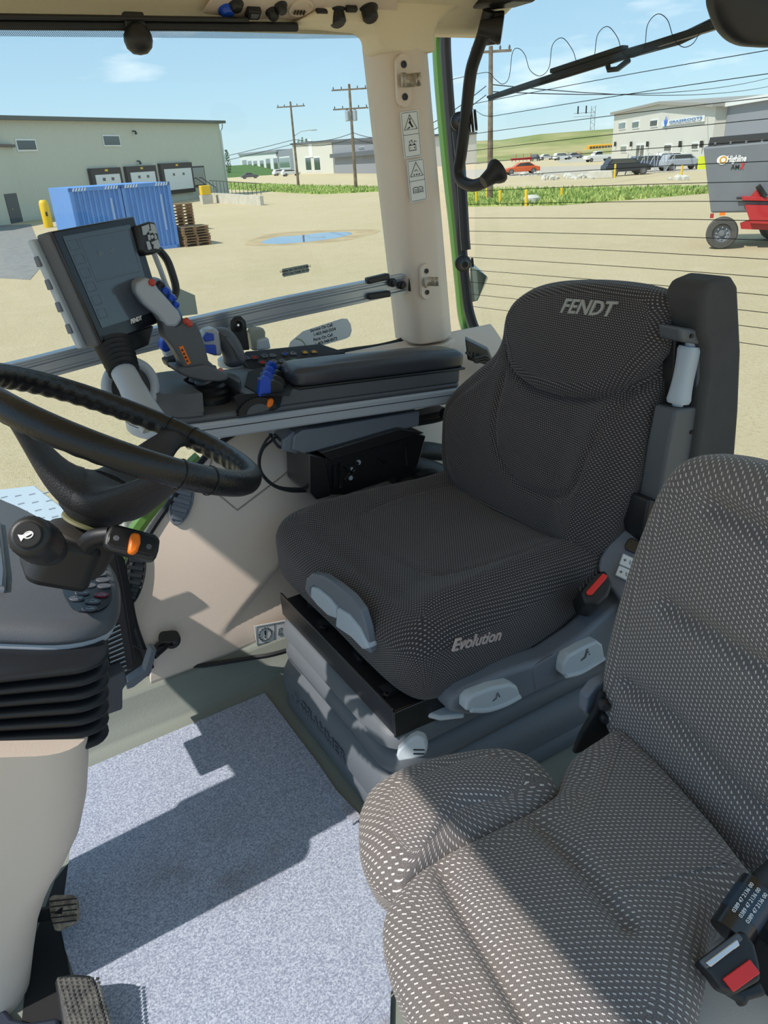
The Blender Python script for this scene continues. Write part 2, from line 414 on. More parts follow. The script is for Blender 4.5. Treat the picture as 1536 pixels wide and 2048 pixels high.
M['wht'] = mat('white paint', rgb(225, 225, 222), .5)
M['cream'] = mat('cream wall', rgb(205, 202, 190), .7)
M['gwall'] = mat('grey wall', rgb(140, 142, 148), .7)
M['dwall'] = mat('dark grey wall', rgb(90, 93, 98), .7)
M['tyre'] = mat('tyre rubber', rgb(78, 76, 72), .85, var=.15, vscale=20)
M['hub'] = mat('wheel rim', rgb(110, 112, 116), .5)
M['hop'] = mat('grey hopper steel', rgb(112, 116, 122), .5, var=.06, vscale=1.5)
M['rust'] = mat('red paint', rgb(175, 35, 40), .45)
M['busy'] = mat('school bus yellow', rgb(225, 160, 30), .5)
def wave_mat(name, c, dx, scale, st=.6, axis='X'):   # ribbed sheet: the ribs are bump, running up the wall
    q = NB(name); tc = q.n('TexCoord'); wv = q.n('TexWave', wave_type='BANDS', bands_direction=axis); wv.inputs['Scale'].default_value = scale
    q.l(tc.outputs['UV'], wv.inputs['Vector']); q.b.inputs['Base Color'].default_value = c; q.b.inputs['Roughness'].default_value = .6
    q.bump(wv.outputs['Fac'], st, dx); return q.m
M['ribwall'] = wave_mat('ribbed metal wall', rgb(196, 196, 180), .05, 1.0)
def plate(name, pts, th, m, **k):    # ground plate from pixel outline
    P = [G(*p) for p in pts]; P = [V3((p.x, p.y, 0)) for p in P]
    return MB().prism([(p.x, p.y) for p in P], Fr((0, 0, GZ), (1, 0, 0), (0, 1, 0)), -.05, th).obj(name, m, kind='structure', **k)
# ground
gp = MB(); n = 60
xs = [-900 + 1800 * i / n for i in range(n + 1)]
gp.add([(-1200, -300, GZ), (1500, -300, GZ), (1500, 1600, GZ), (-1200, 1600, GZ)], [(0, 1, 2, 3)])
gp.obj('ground', M['gravel'], kind='structure')
plate('grey_ground_patch', [(-60, 452), (62, 449), (92, 522), (60, 560), (-200, 545)], .012, M['grey_ground'])  # plain darker grey plate on the ground in front of the annex
M['roadm'] = nmat('dusty road', rgb(176, 168, 154), rgb(188, 178, 162), 1)
plate('road', [(930, 356), (1240, 346), (1700, 336), (1700, 322), (1240, 328), (930, 340)], .012, M['roadm'])
plate('parking_apron', [(1120, 326), (1500, 312), (1700, 306), (1500, 300), (1100, 309)], .014, M['roadm'])

def grass_strip(name, top, bot, label, nb, hh):
    P = [G(*p) for p in top + bot[::-1]]
    base = MB().prism([(p.x, p.y) for p in P], Fr((0, 0, GZ), (1, 0, 0), (0, 1, 0)), -.02, .03); 
    rnd = random.Random(5); mb = MB(); mb.v = base.v; mb.f = base.f; mb.m = base.m
    T = [V3((p[0], p[1], 0)) for p in top]; B = [V3((p[0], p[1], 0)) for p in bot]
    for _ in range(nb):
        u = rnd.random(); v = rnd.random()
        def at(L):
            k = u * (len(L) - 1); i = min(int(k), len(L) - 2); return L[i].lerp(L[i + 1], k - i)
        q = at(T).lerp(at(B), v); p = G(q.x, q.y); w_ = .05 + rnd.random() * .09; h = hh * (.4 + rnd.random()); a = rnd.random() * 3.14
        dx, dy = math.cos(a) * w_, math.sin(a) * w_
        mb.add([(p.x - dx, p.y - dy, GZ), (p.x + dx, p.y + dy, GZ), (p.x + rnd.uniform(-.15, .15), p.y + rnd.uniform(-.15, .15), GZ + h)], [(0, 1, 2)])
    mb.obj(name, M['grass'], label=label, cat='grass', kind='stuff', smooth=False)
grass_strip('roadside_grass', [(455, 365), (600, 370), (790, 376)], [(455, 379), (640, 389), (790, 382)], 'green grass verge behind the gravel yard, left of the beige pillar', 5000, .22)
grass_strip('ditch_grass', [(905, 379), (1200, 377), (1430, 378)], [(905, 414), (1120, 411), (1430, 386)], 'green grass strip with yellow posts seen through the rear window', 7000, .26)

# puddle
pp = [G(*p) for p in ((524, 483), (556, 474), (600, 471), (640, 466), (690, 464), (704, 468), (668, 477), (612, 484), (560, 488), (530, 487))]
MB().prism([(p.x, p.y) for p in spline([V3((p.x, p.y, 0)) for p in pp], 48)], Fr((0, 0, GZ), (1, 0, 0), (0, 1, 0)), -.02, .006).obj('puddle', M['water'], label='long blue puddle reflecting the sky on the sandy yard', cat='puddle')
pd = [G(*p) for p in ((490, 487), (540, 468), (640, 461), (760, 460), (700, 480), (600, 489), (520, 492))]
MB().prism([(p.x, p.y) for p in spline([V3((p.x, p.y, 0)) for p in pd], 48)], Fr((0, 0, GZ), (1, 0, 0), (0, 1, 0)), -.02, .003).obj('damp_ground', nmat('damp gravel', rgb(165, 145, 112), rgb(185, 165, 128), .8), kind='structure')

# ---- warehouse
A = G(58, 441); B = G(457, 389)
wd = (B - A); WLn = wd.length; W = Fr(A, wd, (0, 0, 1))     # U along wall, V up, N towards camera?
if W.N.dot(CAM - A) < 0: W = Fr(A, wd, (0, 0, 1)); sgn = -1
else: sgn = 1
def wuv(px, py, n=0): return W.uv(px, py, n * sgn)
def wn(a): return a * sgn
wt = thing('warehouse', A, 'large pale ribbed-metal warehouse with three loading docks behind the blue containers', 'building')
def uvbox(name, m, parent, u0, u1, v0, v1, n0, n1, fr, rib=None, **k):
    mb = MB().box(((u0 + u1) / 2, (v0 + v1) / 2, (n0 + n1) / 2), (abs(u1 - u0), abs(v1 - v0), abs(n1 - n0)), fr)
    me = mb.me(name); 
    if rib:
        ul = me.uv_layers.new(name='UVMap')
        for p in me.polygons:
            for li in p.loop_indices:
                q = me.vertices[me.loops[li].vertex_index].co - fr.O; ul.data[li].uv = (q.dot(fr.U) + q.dot(fr.N), q.dot(fr.V))
    return link_mesh(name, me, m, parent, smooth=False, **k)
HB = hz(B, 247) - GZ; HA = hz(A, 245) - GZ; HW = (HA + HB) / 2
ur = WLn
mb = MB(); u0 = -14
fr = W
mb.hexa([fr.p(u0, 0, wn(-20)), fr.p(ur, 0, wn(-20)), fr.p(ur, 0, 0), fr.p(u0, 0, 0)], [fr.p(u0, HA, wn(-20)), fr.p(ur, HB, wn(-20)), fr.p(ur, HB, 0), fr.p(u0, HA, 0)])
me = mb.me('wall'); ul = me.uv_layers.new(name='UVMap')
for p in me.polygons:
    for li in p.loop_indices:
        q = me.vertices[me.loops[li].vertex_index].co - W.O; ul.data[li].uv = (q.dot(W.U) + q.dot(W.N), q.dot(W.V))
link_mesh('wall', me, M['ribwall'], wt, smooth=False)
MB().hexa([fr.p(u0, HA, wn(-21)), fr.p(ur + .6, HB, wn(-21)), fr.p(ur + .6, HB, wn(.6)), fr.p(u0, HA, wn(.6))], [fr.p(u0, HA + .28, wn(-21)), fr.p(ur + .6, HB + .28, wn(-21)), fr.p(ur + .6, HB + .28, wn(.6)), fr.p(u0, HA + .28, wn(.6))]).obj('roof', mat('roof edge', rgb(95, 96, 88), .6), wt, smooth=False)
gu = wuv(452, 262)
MB().tube([fr.p(ur + .45, HB - .05, wn(.2)), fr.p(ur + .3, HB - .5, wn(.2)), fr.p(ur - .1, HB - .8, wn(.15)), fr.p(ur - .1, .2, wn(.12))], .07, 8).obj('downpipe', M['wht'], wt)
# annex to the left, nearer
an = thing('warehouse_annex', A, 'low pale ribbed annex with a dark door at the left edge of the yard', 'building')
AW = Fr(A, A - G(-200, 488), (0, 0, 1)); sA = 1 if AW.N.dot(CAM - A) > 0 else -1
ah = hz(G(20, 450), 292) - GZ
uvbox('wall', M['ribwall'], an, -14, 0, 0, ah, sA * -6, 0, AW, rib=True)
uvbox('roof', mat('annex roof', rgb(100, 84, 76), .6), an, -14, .15, ah, ah + .2, sA * -6, sA * .3, AW)
d0 = AW.uv(10, 446); d1 = AW.uv(38, 381)
f_ = uvbox('door', mat('dark door', rgb(62, 70, 78), .5), an, AW.uv(22, 446)[0], AW.uv(46, 446)[0], 0.02, 2.1, 0, sA * .06, AW)
MB().box((AW.uv(24, 430)[0] + .1, 1.0, sA * .09), (.08, .12, .05), AW).obj('door_handle', M['chrome'], f_)
# windows of the warehouse
for (x0, y0, x1, y1) in ((33, 277, 70, 304), (206, 269, 238, 294)):
    a = wuv(x0, y1); b = wuv(x1, y0); cu, cv = (a[0] + b[0]) / 2, (a[1] + b[1]) / 2; w_, h_ = abs(b[0] - a[0]) * .93, abs(b[1] - a[1]) * .93
    f_ = uvbox('window_frame', M['wht'], wt, cu - w_ / 2, cu + w_ / 2, cv - h_ / 2, cv + h_ / 2, 0, wn(.08), W)
    uvbox('window_pane', M['glassdark'], f_, cu - w_ / 2 + .12, cu + w_ / 2 - .12, cv - h_ / 2 + .12, cv + h_ / 2 - .12, 0, wn(.1), W)
# docks
for (xa, xb, ya, yb, z0) in ((172, 238, 336, 392, 1.15), (244, 308, 332, 392, 1.15), (313, 380, 326, 389, 1.15)):
    a = wuv(xa, ya); b = wuv(xb, ya); u0_, u1_ = a[0] + .1, b[0] - .25; top = wuv((xa + xb) / 2, ya)[1]
    dk = uvbox('dock_seal', M['brown'], wt, u0_, u1_, z0 - .1, top, 0, wn(.35), W)
    dr = uvbox('dock_door', M['wht'], wt, u0_ + .45, u1_ - .45, z0, top - .55, wn(.36), wn(.42), W)
    for k in (.32, .68):
        uc = u0_ + .45 + (u1_ - u0_ - .9) * k; uvbox('pane', M['glassdark'], dr, uc - .2, uc + .2, z0 + 1.35, z0 + 1.6, wn(.42), wn(.44), W)
    uvbox('bumper', M['blackmatte'], dk, u0_ + .1, u1_ - .1, z0 - .4, z0 - .05, 0, wn(.4), W)
    uvbox('number_plate', M['yellow'], dk, (u0_ + u1_) / 2 - .22, (u0_ + u1_) / 2 + .22, top - .3, top - .12, wn(.35), wn(.37), W)
pa = wuv(389, 387); pb = wuv(409, 344)
pdr = uvbox('side_door', M['brown'], wt, pa[0], pb[0] - .05, 1.15, 3.3, 0, wn(.06), W)
uvbox('pane', M['glassmid'], pdr, pa[0] + .15, pb[0] - .2, 1.4, 3.15, wn(.06), wn(.08), W)
for (x, y) in ((265, 262), (274, 322)):
    a = wuv(x, y); MB().tube([W.p(a[0], a[1], 0), W.p(a[0], a[1] - .05, wn(.3)), W.p(a[0], a[1] - .3, wn(.35))], [.06, .08, .14], 8).obj('wall_lamp', M['darkmetal'], wt)
# stairs + ramp wall with railing
s0 = wuv(396, 410)
st = thing('dock_stairs', W.p(pa[0] + .5, 0, wn(1.5)), 'metal stairs with rails leading up to the warehouse side door', 'stairs')
mbs = MB()
for k in range(6): mbs.box((pa[0] + .6, 1.1 - k * .19, wn(.6 + k * .28)), (1.2, .05, .28), W)
mbs.obj('tread', M['darkmetal'], st, smooth=False)
for du in (0, 1.2):
    MB().tube([W.p(pa[0] + du, 2.1, wn(.2)), W.p(pa[0] + du, 2.1, wn(.5)), W.p(pa[0] + du, 1.0, wn(2.1)), W.p(pa[0] + du, 0, wn(2.1))], .04, 6).obj('handrail', M['darkmetal'], st)
r0 = G(425, 405); r1 = G(525, 411)
rw = thing('ramp_wall', r0, 'low cream concrete ramp wall with railing beside the warehouse', 'wall')
RF = Fr(r0, r1 - r0, (0, 0, 1)); L_ = (r1 - r0).length
MB().prism([(0, 0), (L_, 0), (L_, hz(r1, 392) - GZ), (L_ * .3, hz(r0, 386) - GZ), (0, hz(r0, 386) - GZ)], RF, -.15, .15).obj('wall_body', M['concrete'], rw, smooth=False)
for k in range(14):
    u = L_ * (k / 13); MB().tube([RF.p(u, .8, 0), RF.p(u, 1.9 - k * .02, 0)], .025, 5).obj('rail_post', M['darkmetal'], rw)
MB().tube([RF.p(0, 1.95, 0), RF.p(L_, 1.65, 0)], .03, 5).obj('top_rail', M['darkmetal'], rw)
# yellow bottle shaped tank / bollards
b0 = G(98, 455)
gt = thing('yellow_bin', b0, 'yellow upright bin standing between the annex and the containers', 'bin')
hh = hz(b0, 400) - GZ
MB().lathe([(.28, 0), (.3, .1), (.3, hh * .85), (.26, hh * .95), (.18, hh)], Fr(b0, (1, 0, 0), (0, 1, 0)), 16).obj('bin_body', M['yellow'], gt)
MB().box((0, 0, hh * .5), (.12, .7, .25), Fr(b0, (1, 0, 0), (0, 1, 0))).obj('bin_strap', M['darkmetal'], gt, smooth=False)
b1 = G(414, 408); hh = 1.0
tb = thing('yellow_planter', b1, 'small yellow box on the ramp beside the warehouse stairs', 'box')
MB().box((b1.x, b1.y, GZ + 1.2), (.9, .7, .8)).obj('box_body', M['yellow'], tb, bevel=.05, smooth=False)
MB().box((b1.x, b1.y, GZ + .4), (1.0, .8, .8)).obj('box_base', M['concrete'], tb, smooth=False)

# ---- two blue containers
CB = G(360, 495); 
Q1 = G(141, 560)
CD = None
# near lower edge runs leftwards from CB; find direction so that the top corners match
import itertools as _it
best = None
for a_ in range(100, 260, 2):
  for CW in (3.8, 4.0, 4.2, 4.4, 4.6, 4.8):
   for CD in (2.4, 3.0, 4.0, 5.0, 6.0):
    dv = V3((math.cos(math.radians(a_)), math.sin(math.radians(a_)), 0)); dd = V3((dv.y, -dv.x, 0))
    if dd.dot(CB - CAM) < 0: dd = -dd
    p1 = pj(CB + dv * CW + V3((0, 0, 2.6))); p0 = pj(CB + dv * CW + dd * CD + V3((0, 0, 2.6))); e = (p1[0] - 131) ** 2 + (p1[1] - 380) ** 2 + (p0[0] - 93) ** 2 + (p0[1] - 367) ** 2
    if best is None or e < best[0]: best = (e, dv, p0, p1, CW, CD)
CW, CD = best[4:]
CU = -best[1]
print('container fit', best)
CF = Fr(CB + best[1] * CW, CU, (0, 0, 1)); sC = 1 if CF.N.dot(CAM - CB) > 0 else -1
cblue = mat('blue container paint', rgb(90, 140, 205), .5, var=.05, vscale=2)
def container(u0, label):
    t = thing('shipping_container', CF.p(u0, 0, 0), label, 'container', None)
    H_ = 2.6; W_ = CW / 2 - .02; D_ = CD; mb = MB(); n = 9
    outl = []
    for i in range(n):
        a = u0 + .1 + (W_ - .2) * i / n; p = (W_ - .2) / n
        outl += [(a, 0), (a + p * .35, 0), (a + p * .5, .06), (a + p * .85, .06)]
    vs = [CF.p(u, .12, sC * -d) for u, d in outl + [(u0 + W_ - .1, 0)]] ; vt = [CF.p(u, H_ - .12, sC * -d) for u, d in outl + [(u0 + W_ - .1, 0)]]
    k = len(vs); mb.add(vs + vt, [(i, i + 1, k + i + 1, k + i) for i in range(k - 1)])
    mb.obj('end_panel', cblue, t, smooth=False)
    bd = MB(); bd.box((u0 + W_ / 2, H_ / 2, sC * (-D_ / 2 - .1)), (W_, H_, D_ - .14), CF); bd.obj('body', cblue, t, smooth=False)
    fm = MB()
    for (uc, vc, su, sv) in ((u0 + .06, H_ / 2, .12, H_), (u0 + W_ - .06, H_ / 2, .12, H_), (u0 + W_ / 2, .07, W_, .14), (u0 + W_ / 2, H_ - .07, W_, .14)): fm.box((uc, vc, sC * -.06), (su, sv, .16), CF)
    fm.obj('end_frame', cblue, t, smooth=False)
    sp = MB()
    for base in (u0 + .12, u0 + W_ - .62):
        for i in range(5): a = base + i * .11; sp.add([CF.p(a, H_ - .13, sC * .025), CF.p(a + .05, H_ - .13, sC * .025), CF.p(a + .11, H_ - .01, sC * .025), CF.p(a + .06, H_ - .01, sC * .025)], [(0, 1, 2, 3)])
    sp.obj('hazard_stripes', M['wht'], t, smooth=False)
    tx = MB(); frt = Fr(CF.p(u0 + W_ * .78, 1.5, sC * .03), (0, 0, -1) if sC > 0 else (0, 0, -1), CF.U)
    tx.box((u0 + W_ * .78, 1.45, sC * .012), (.07, 1.4, .012), CF); tx.obj('vertical_marking', mat('faded marking', rgb(150, 175, 210), .6), t, smooth=False)
container(0, 'blue shipping container on the left, nearer the yellow bin')
container(CW / 2 + .02, 'blue shipping container on the right, beside the stacked pallets')

# ---- pallets
def pallet(P, ang, lab, grp='weathered pallets beside the containers'):
    t = thing('wooden_pallet', P, lab, 'pallet', grp); f = Fr(P, (math.cos(ang), math.sin(ang), 0), (-math.sin(ang), math.cos(ang), 0))
    a = MB(); 
    for k in range(6): a.box((0, -.5 + k * .2, .13), (1.2, .13, .025), f)
    a.obj('deck_boards', M['wood'], t, smooth=False)
    b = MB()
    for k in (-.52, 0, .52): b.box((k, 0, .065), (.09, 1.1, .1), f); b.box((k, 0, .008), (.1, 1.1, .016), f)
    b.obj('bearers', M['wood'], t, smooth=False); return t
PP = G(390, 490); pang = math.atan2(CU.y, CU.x)
p0_ = pallet(PP, pang, 'bottom pallet of the low stack right of the blue containers')
names = ['second', 'third', 'fourth', 'fifth', 'sixth', 'top']
hs_ = hz(PP, 453) - GZ; nP = 7
for i in range(nP - 1):
    c = copy_tree(p0_, loc=(PP.x + random.uniform(-.04, .04), PP.y + random.uniform(-.04, .04), GZ + hs_ / nP * (i + 1)), label=names[i] + (' pallet from the ground' if i < 5 else 'most pallet') + ' in the low stack right of the containers')
P2 = G(366, 462)
for i in range(9):
    copy_tree(p0_, loc=(P2.x, P2.y, GZ + .155 * i), label='pallet number %s up in the tall stack half hidden behind the containers' % ['one', 'two', 'three', 'four', 'five', 'six', 'seven', 'eight', 'nine'][i])

# ---- utility poles
def pole(px, py, ptop, lab, arms, lamp=False, trafo=False):
    P = G(px, py); H_ = hz(P, ptop) - GZ; t = thing('utility_pole', P, lab, 'pole')
    f = Fr(P, (_wr.x, _wr.y, 0), (0, 0, 1)); MB().tube([P, P + V3((0, 0, H_))], [.2, .13], 8).obj('post', M['polewood'], t)
    for a, hw in arms:
        g = MB().box((0, H_ - a, 0), (hw * 2, .14, .14), f).obj('crossarm', M['polewood'], t, smooth=False)
        for s in (-.9, -.45, .45, .9): MB().lathe([(.05, 0), (.08, .12), (.03, .25)], Fr(f.p(hw * s, H_ - a + .07, 0), (1, 0, 0), (0, 1, 0)), 6).obj('insulator', M['dwall'], g)
    if lamp:
        g = MB().tube([f.p(0, H_ * .6, 0), f.p(1, H_ * .65, 0), f.p(2.4, H_ * .665, 0)], .05, 6).obj('lamp_arm', M['silver'], t)
        MB().box((2.8, H_ * .66, 0), (.9, .15, .3), f).obj('lamp_head', M['silver'], g, bevel=.05)
    if trafo:
        for s in (-.45, .45): MB().lathe([(.2, 0), (.25, .05), (.25, .95), (.1, 1.1)], Fr(f.p(s * .9, H_ * .66, -.1), (1, 0, 0), (0, 1, 0)), 12).obj('transformer', M['silver'], t)
    return P, H_, f
PA = pole(597, 373, 203, 'thinner utility pole carrying a street lamp, left of the other', [(.6, 1.9)], lamp=True)
PB = pole(712, 378, 168, 'taller wooden utility pole with two crossarms and transformer', [(.5, 1.9), (2.3, 1.9)], trafo=True)
PC = pole(980, 400, 92, 'utility pole behind the black grab handle in the rear window', [(.3, 1.3)])
def wire(a, b, sag, lab):
    pts = [a.lerp(b, i / 12) - V3((0, 0, sag * (1 - (i / 6 - 1) ** 2))) for i in range(13)]
    MB().tube(pts, .03, 4).obj('power_line', M['blackmatte'], label=lab, cat='wire', group='overhead power lines')
pa_ = PA[2].p(.1, PA[1] * .42 + 1.0, 0); pb_ = PB[2].p(.1, PB[1] * .5, 0)
for k, dz in enumerate((0, .5)):
    wire(pa_ + V3((0, 0, dz)), pb_ + V3((0, 0, dz)), .5, 'black power line sagging between the two poles behind the yard, %s' % ('lower' if k == 0 else 'upper'))
    wire(pa_ + V3((0, 0, dz)), PA[2].p(-40, PA[1] * .3 - 3 + dz, 40), .8, 'black power line running left from the lamp pole, %s' % ('lower' if k == 0 else 'upper'))
    wire(pb_ + V3((0, 0, dz)), PC[2].p(-.3, PC[1] * .70 + dz, 0), 1.5, 'black power line running right behind the beige pillar, %s' % ('lower' if k == 0 else 'upper'))
c0 = PC[2].p(0, PC[1] * .72, 0)
for k in range(2): wire(c0 + V3((0, 0, .4 * k)), atd(1560, 150 + 18 * k, 110), 1.0, 'power line crossing the rear window sky, %s strand' % ['lower', 'upper'][k])

# ---- distant buildings, left view
def block(name, lab, px0, px1, pbase, ptop0, ptop1, depth, m, wins=(), wm=None, roof=None, extra=None):
    a, b = G(px0, pbase), G(px1, pbase); f = Fr(a, b - a, (0, 0, 1)); s = 1 if f.N.dot(CAM - a) > 0 else -1
    t = thing(name, a, lab, 'building'); L = (b - a).length; h0 = hz(a, ptop0) - GZ; h1 = hz(b, ptop1) - GZ
    MB().hexa([f.p(0, 0, -s * depth), f.p(L, 0, -s * depth), f.p(L, 0, 0), f.p(0, 0, 0)], [f.p(0, h0, -s * depth), f.p(L, h1, -s * depth), f.p(L, h1, 0), f.p(0, h0, 0)]).obj('wall', m, t, smooth=False)
    for (x0, y0, x1, y1) in wins:
        u0, v0 = f.uv(x0, y1); u1, v1 = f.uv(x1, y0); fm = MB().box(((u0 + u1) / 2, (v0 + v1) / 2, 0), (abs(u1 - u0), abs(v1 - v0), .16), f).obj('window', M['wht'] if wm is None else wm, t, smooth=False)
        e = min(abs(u1 - u0), abs(v1 - v0)) * .1
        MB().box(((u0 + u1) / 2, (v0 + v1) / 2, 0), (abs(u1 - u0) - 2 * e, abs(v1 - v0) - 2 * e, .24), f).obj('pane', M['glassdark'] if extra is None else extra, fm, smooth=False)
    if roof: MB().hexa([f.p(-.5, h0, -s * depth), f.p(L + .5, h1, -s * depth), f.p(L + .5, h1, s * .5), f.p(-.5, h0, s * .5)], [f.p(-.5, h0 + roof[0], -s * depth), f.p(L + .5, h1 + roof[0], -s * depth), f.p(L + .5, h1 + roof[0], s * .5), f.p(-.5, h0 + roof[0], s * .5)]).obj('roof', roof[1], t, smooth=False)
    return t, f, s, L
block('white_office', 'white building with tall dark windows at the far left of the lot', 483, 560, 346, 311, 304, 30, M['wht'], [(487, 317, 493, 344), (498, 319, 503, 344), (509, 319, 514, 343), (522, 318, 527, 343), (534, 314, 540, 342), (549, 313, 555, 341)], roof=(.8, M['gwall']))
block('link_building', 'dark glazed block joining the white and light grey buildings', 556, 592, 346, 303, 296, 25, M['gwall'], [(561, 312, 579, 338)], extra=M['glassmid'])
block('pale_workshop', 'light grey workshop with two tall windows behind the lamp pole', 590, 668, 347, 290, 284, 40, M['cream'], [(613, 312, 622, 343), (630, 312, 640, 343)], roof=(.5, M['dwall']))
t_, f_, s_, L_ = block('grey_workshop', 'long mid-grey building behind the pole with transformer', 670, 762, 347, 284, 281, 4, M['gwall'], [(718, 293, 729, 299), (760, 293, 769, 297)], roof=(.5, M['dwall']))
a = f_.uv(668, 303); b = f_.uv(800, 312)
MB().box(((a[0] + b[0]) / 2, (a[1] + b[1]) / 2, s_ * .6), (b[0] - a[0], .9, 1.2), f_).obj('canopy', M['dwall'], t_, smooth=False)
MB().box((f_.uv(622, 297)[0], f_.uv(622, 297)[1], s_ * .1), (4.5, 4.5, .2), f_).obj('sign_panel', M['wht'], t_, smooth=False)
# long low fence wall behind
a = G(455, 357); b = G(800, 357)
# trees
def tree(px, py, ptop, w_, lab, name='tree', seed=0, cat='tree'):
    P = G(px, py); H_ = hz(P, ptop) - GZ; t = thing(name, P, lab, cat); rnd = random.Random(seed)
    sc_ = (pj(P + _wr)[0] - pj(P)[0]); R_ = w_ / sc_ / 2
    MB().tube([P, P + V3((0, 0, H_ * .6))], [.25, .08], 6).obj('trunk', M['polewood'], t)
    mb = MB()
    for i in range(420):
        z = rnd.random(); r = R_ * math.sqrt(rnd.random()) * (1 - abs(z - .4) * 1.1) ; a = rnd.random() * 6.28
        c = P + V3((r * math.cos(a), r * math.sin(a), H_ * (.12 + .86 * z))); s = R_ * .16 * rnd.uniform(.6, 1.3)
        d1 = V3((rnd.gauss(0, 1), rnd.gauss(0, 1), rnd.gauss(0, 1))).normalized() * s; d2 = V3((rnd.gauss(0, 1), rnd.gauss(0, 1), rnd.gauss(0, 1))).normalized() * s
        mb.add([c - d1, c + d2, c + d1, c - d2], [(0, 1, 2, 3)])
    mb.obj('foliage', M['tree'], t, smooth=False)
tree(459, 352, 299, 14, 'narrow green tree at the corner of the warehouse', seed=1)
for i, (x, tp) in enumerate(((603, 276), (610, 273), (618, 276))): tree(x, 340, tp, 11, ['left', 'middle', 'right'][i] + ' of the three treetops above the pale workshop roof', seed=3 + i)
for i, (x, y, tp, ww) in enumerate(((945, 290, 276, 22), (1003, 290, 270, 22), (1017, 290, 266, 22), (1030, 290, 264, 18), (965, 291, 277, 22))): tree(x, y, tp, ww, 'distant dark tree %s of the pole in the rear window' % ['far left', 'first right', 'second right', 'tallest, third right', 'just left'][i], seed=10 + i)
# ---- cars
def car(px, py, L, ang, m, lab, kind='sedan', hgt=1.45):
    P = G(px, py); f = Fr(P, (math.cos(ang), math.sin(ang), 0), (-math.sin(ang), math.cos(ang), 0)); t = thing('pickup_truck' if kind == 'pickup' else 'car', P, lab, 'truck' if kind == 'pickup' else 'car')
    h = hgt / 1.45
    side = Fr(P, f.U, (0, 0, 1)); w_ = .88
    if kind == 'pickup':
        body = [(-.5, .45), (.5, .45), (.5, .95), (.47, 1.1), (.25, 1.15), (-.5, 1.12)]; cab = [(-.12, 1.1), (.26, 1.12), (.14, 1.8), (-.06, 1.82)]
    elif kind == 'suv':
        body = [(-.5, .4), (.5, .4), (.5, .85), (.42, 1.0), (.28, 1.08), (-.48, 1.1), (-.5, .9)]; cab = [(-.47, 1.08), (.28, 1.06), (.14, 1.55), (-.4, 1.6)]
    else:
        body = [(-.5, .3), (.5, .3), (.5, .65), (.42, .8), (.25, .9), (-.4, .92), (-.5, .8)]; cab = [(-.38, .9), (.26, .88), (.08, 1.38), (-.2, 1.42)]
    MB().prism([(a * L, b * h) for a, b in body], side, -w_, w_).obj('body', m, t, bevel=.08, bseg=3)
    MB().prism([(a * L, b * h) for a, b in cab], side, -w_ * .85, w_ * .85).obj('cabin', m, t, bevel=.06)
    mb = MB(); c = V3((sum(a for a, b in cab) / 4, sum(b for a, b in cab) / 4))
    win = [((a - c.x) * .82 * L + c.x * L, ((b - c.y) * .7 + c.y + .02) * h) for a, b in cab]
    mb.prism(win, side, -w_ * .87, w_ * .87)
    mb.obj('side_windows', M['glassdark'], t, smooth=False)
    for sx in (-.31, .33):
        for sy in (-1, 1):
            R_ = .36 * h; wf = Fr(side.p(sx * L, R_, sy * w_ * .92), side.U, side.V)
            g = MB().lathe([(R_ * .6, -.12), (R_, -.1), (R_, .1), (R_ * .6, .12)], wf, 20).obj('wheel', M['tyre'], t); MB().lathe([(R_ * .55, -.125), (R_ * .55, .125)], wf, 12).obj('hubcap', M['hub'], g)
wa = math.atan2(_wr.y, _wr.x)
car(500, 357, 4.4, wa + .3, M['dwall'], 'dark grey car parked behind the grass verge')
car(563, 351, 5, wa + .5, M['wht'], 'white car parked before the white building, left of the two', 'suv')
car(582, 352, 5, wa + .4, M['wht'], 'white car beside the lamp pole, right of the two', 'suv')
car(1197, 323, 5.6, wa + .15 + PI, M['wht'], 'white pickup truck parked beside the cream shop building', 'pickup')
car(1043, 348, 4.6, wa + PI, mat('orange car paint', rgb(205, 90, 40), .4), 'orange car parked among scrap beyond the grass', 'sedan')
car(1250, 351, 4.6, wa + .05, mat('black car paint', rgb(40, 44, 52), .3), 'black car behind the pale concrete barrier', 'suv')
car(1345, 333, 4.6, wa, M['wht'], 'white crossover parked at the shop wall, farther of the two', 'suv')
car(1362, 340, 4.6, wa + .1, M['silver'], 'silver car parked in front of the white crossover', 'suv')
car(1300, 343, 4.8, wa, mat('slate car paint', rgb(70, 80, 98), .4), 'slate grey car behind the wire gate frames', 'suv')
car(1070, 322, 4.4, wa + 1.2, M['dwall'], 'dark van parked left of the row of white cars', 'suv')
car(1092, 320, 4.4, wa + .2, M['wht'], 'white car right of the dark van in the far lot', 'sedan')
car(1124, 320, 4.4, wa + .2, M['wht'], 'white car nearest the scrap heap in the far lot', 'suv')
car(1148, 317, 4.4, wa + .2, M['gwall'], 'grey car right of the scrap heap', 'sedan')
car(1020, 313, 4.2, wa, mat('blue car paint', rgb(50, 90, 170), .4), 'blue car above the red machinery in the far lot')
# red scrap machinery
P = G(1042, 325); f = Fr(P, _wr, (0, 0, 1)); t = thing('farm_implement', P, 'red folded farm implement behind the orange car', 'machine')
MB().box((0, .8, 0), (5, .5, 1.2), f).obj('frame_bar', M['rust'], t, smooth=False)
for k in range(6): MB().tube([f.p(-2.3 + k * .9, .2, .5), f.p(-2.1 + k * .9, 1.9, 0)], .07, 5).obj('arm', M['rust'] if k % 2 else M['gwall'], t)
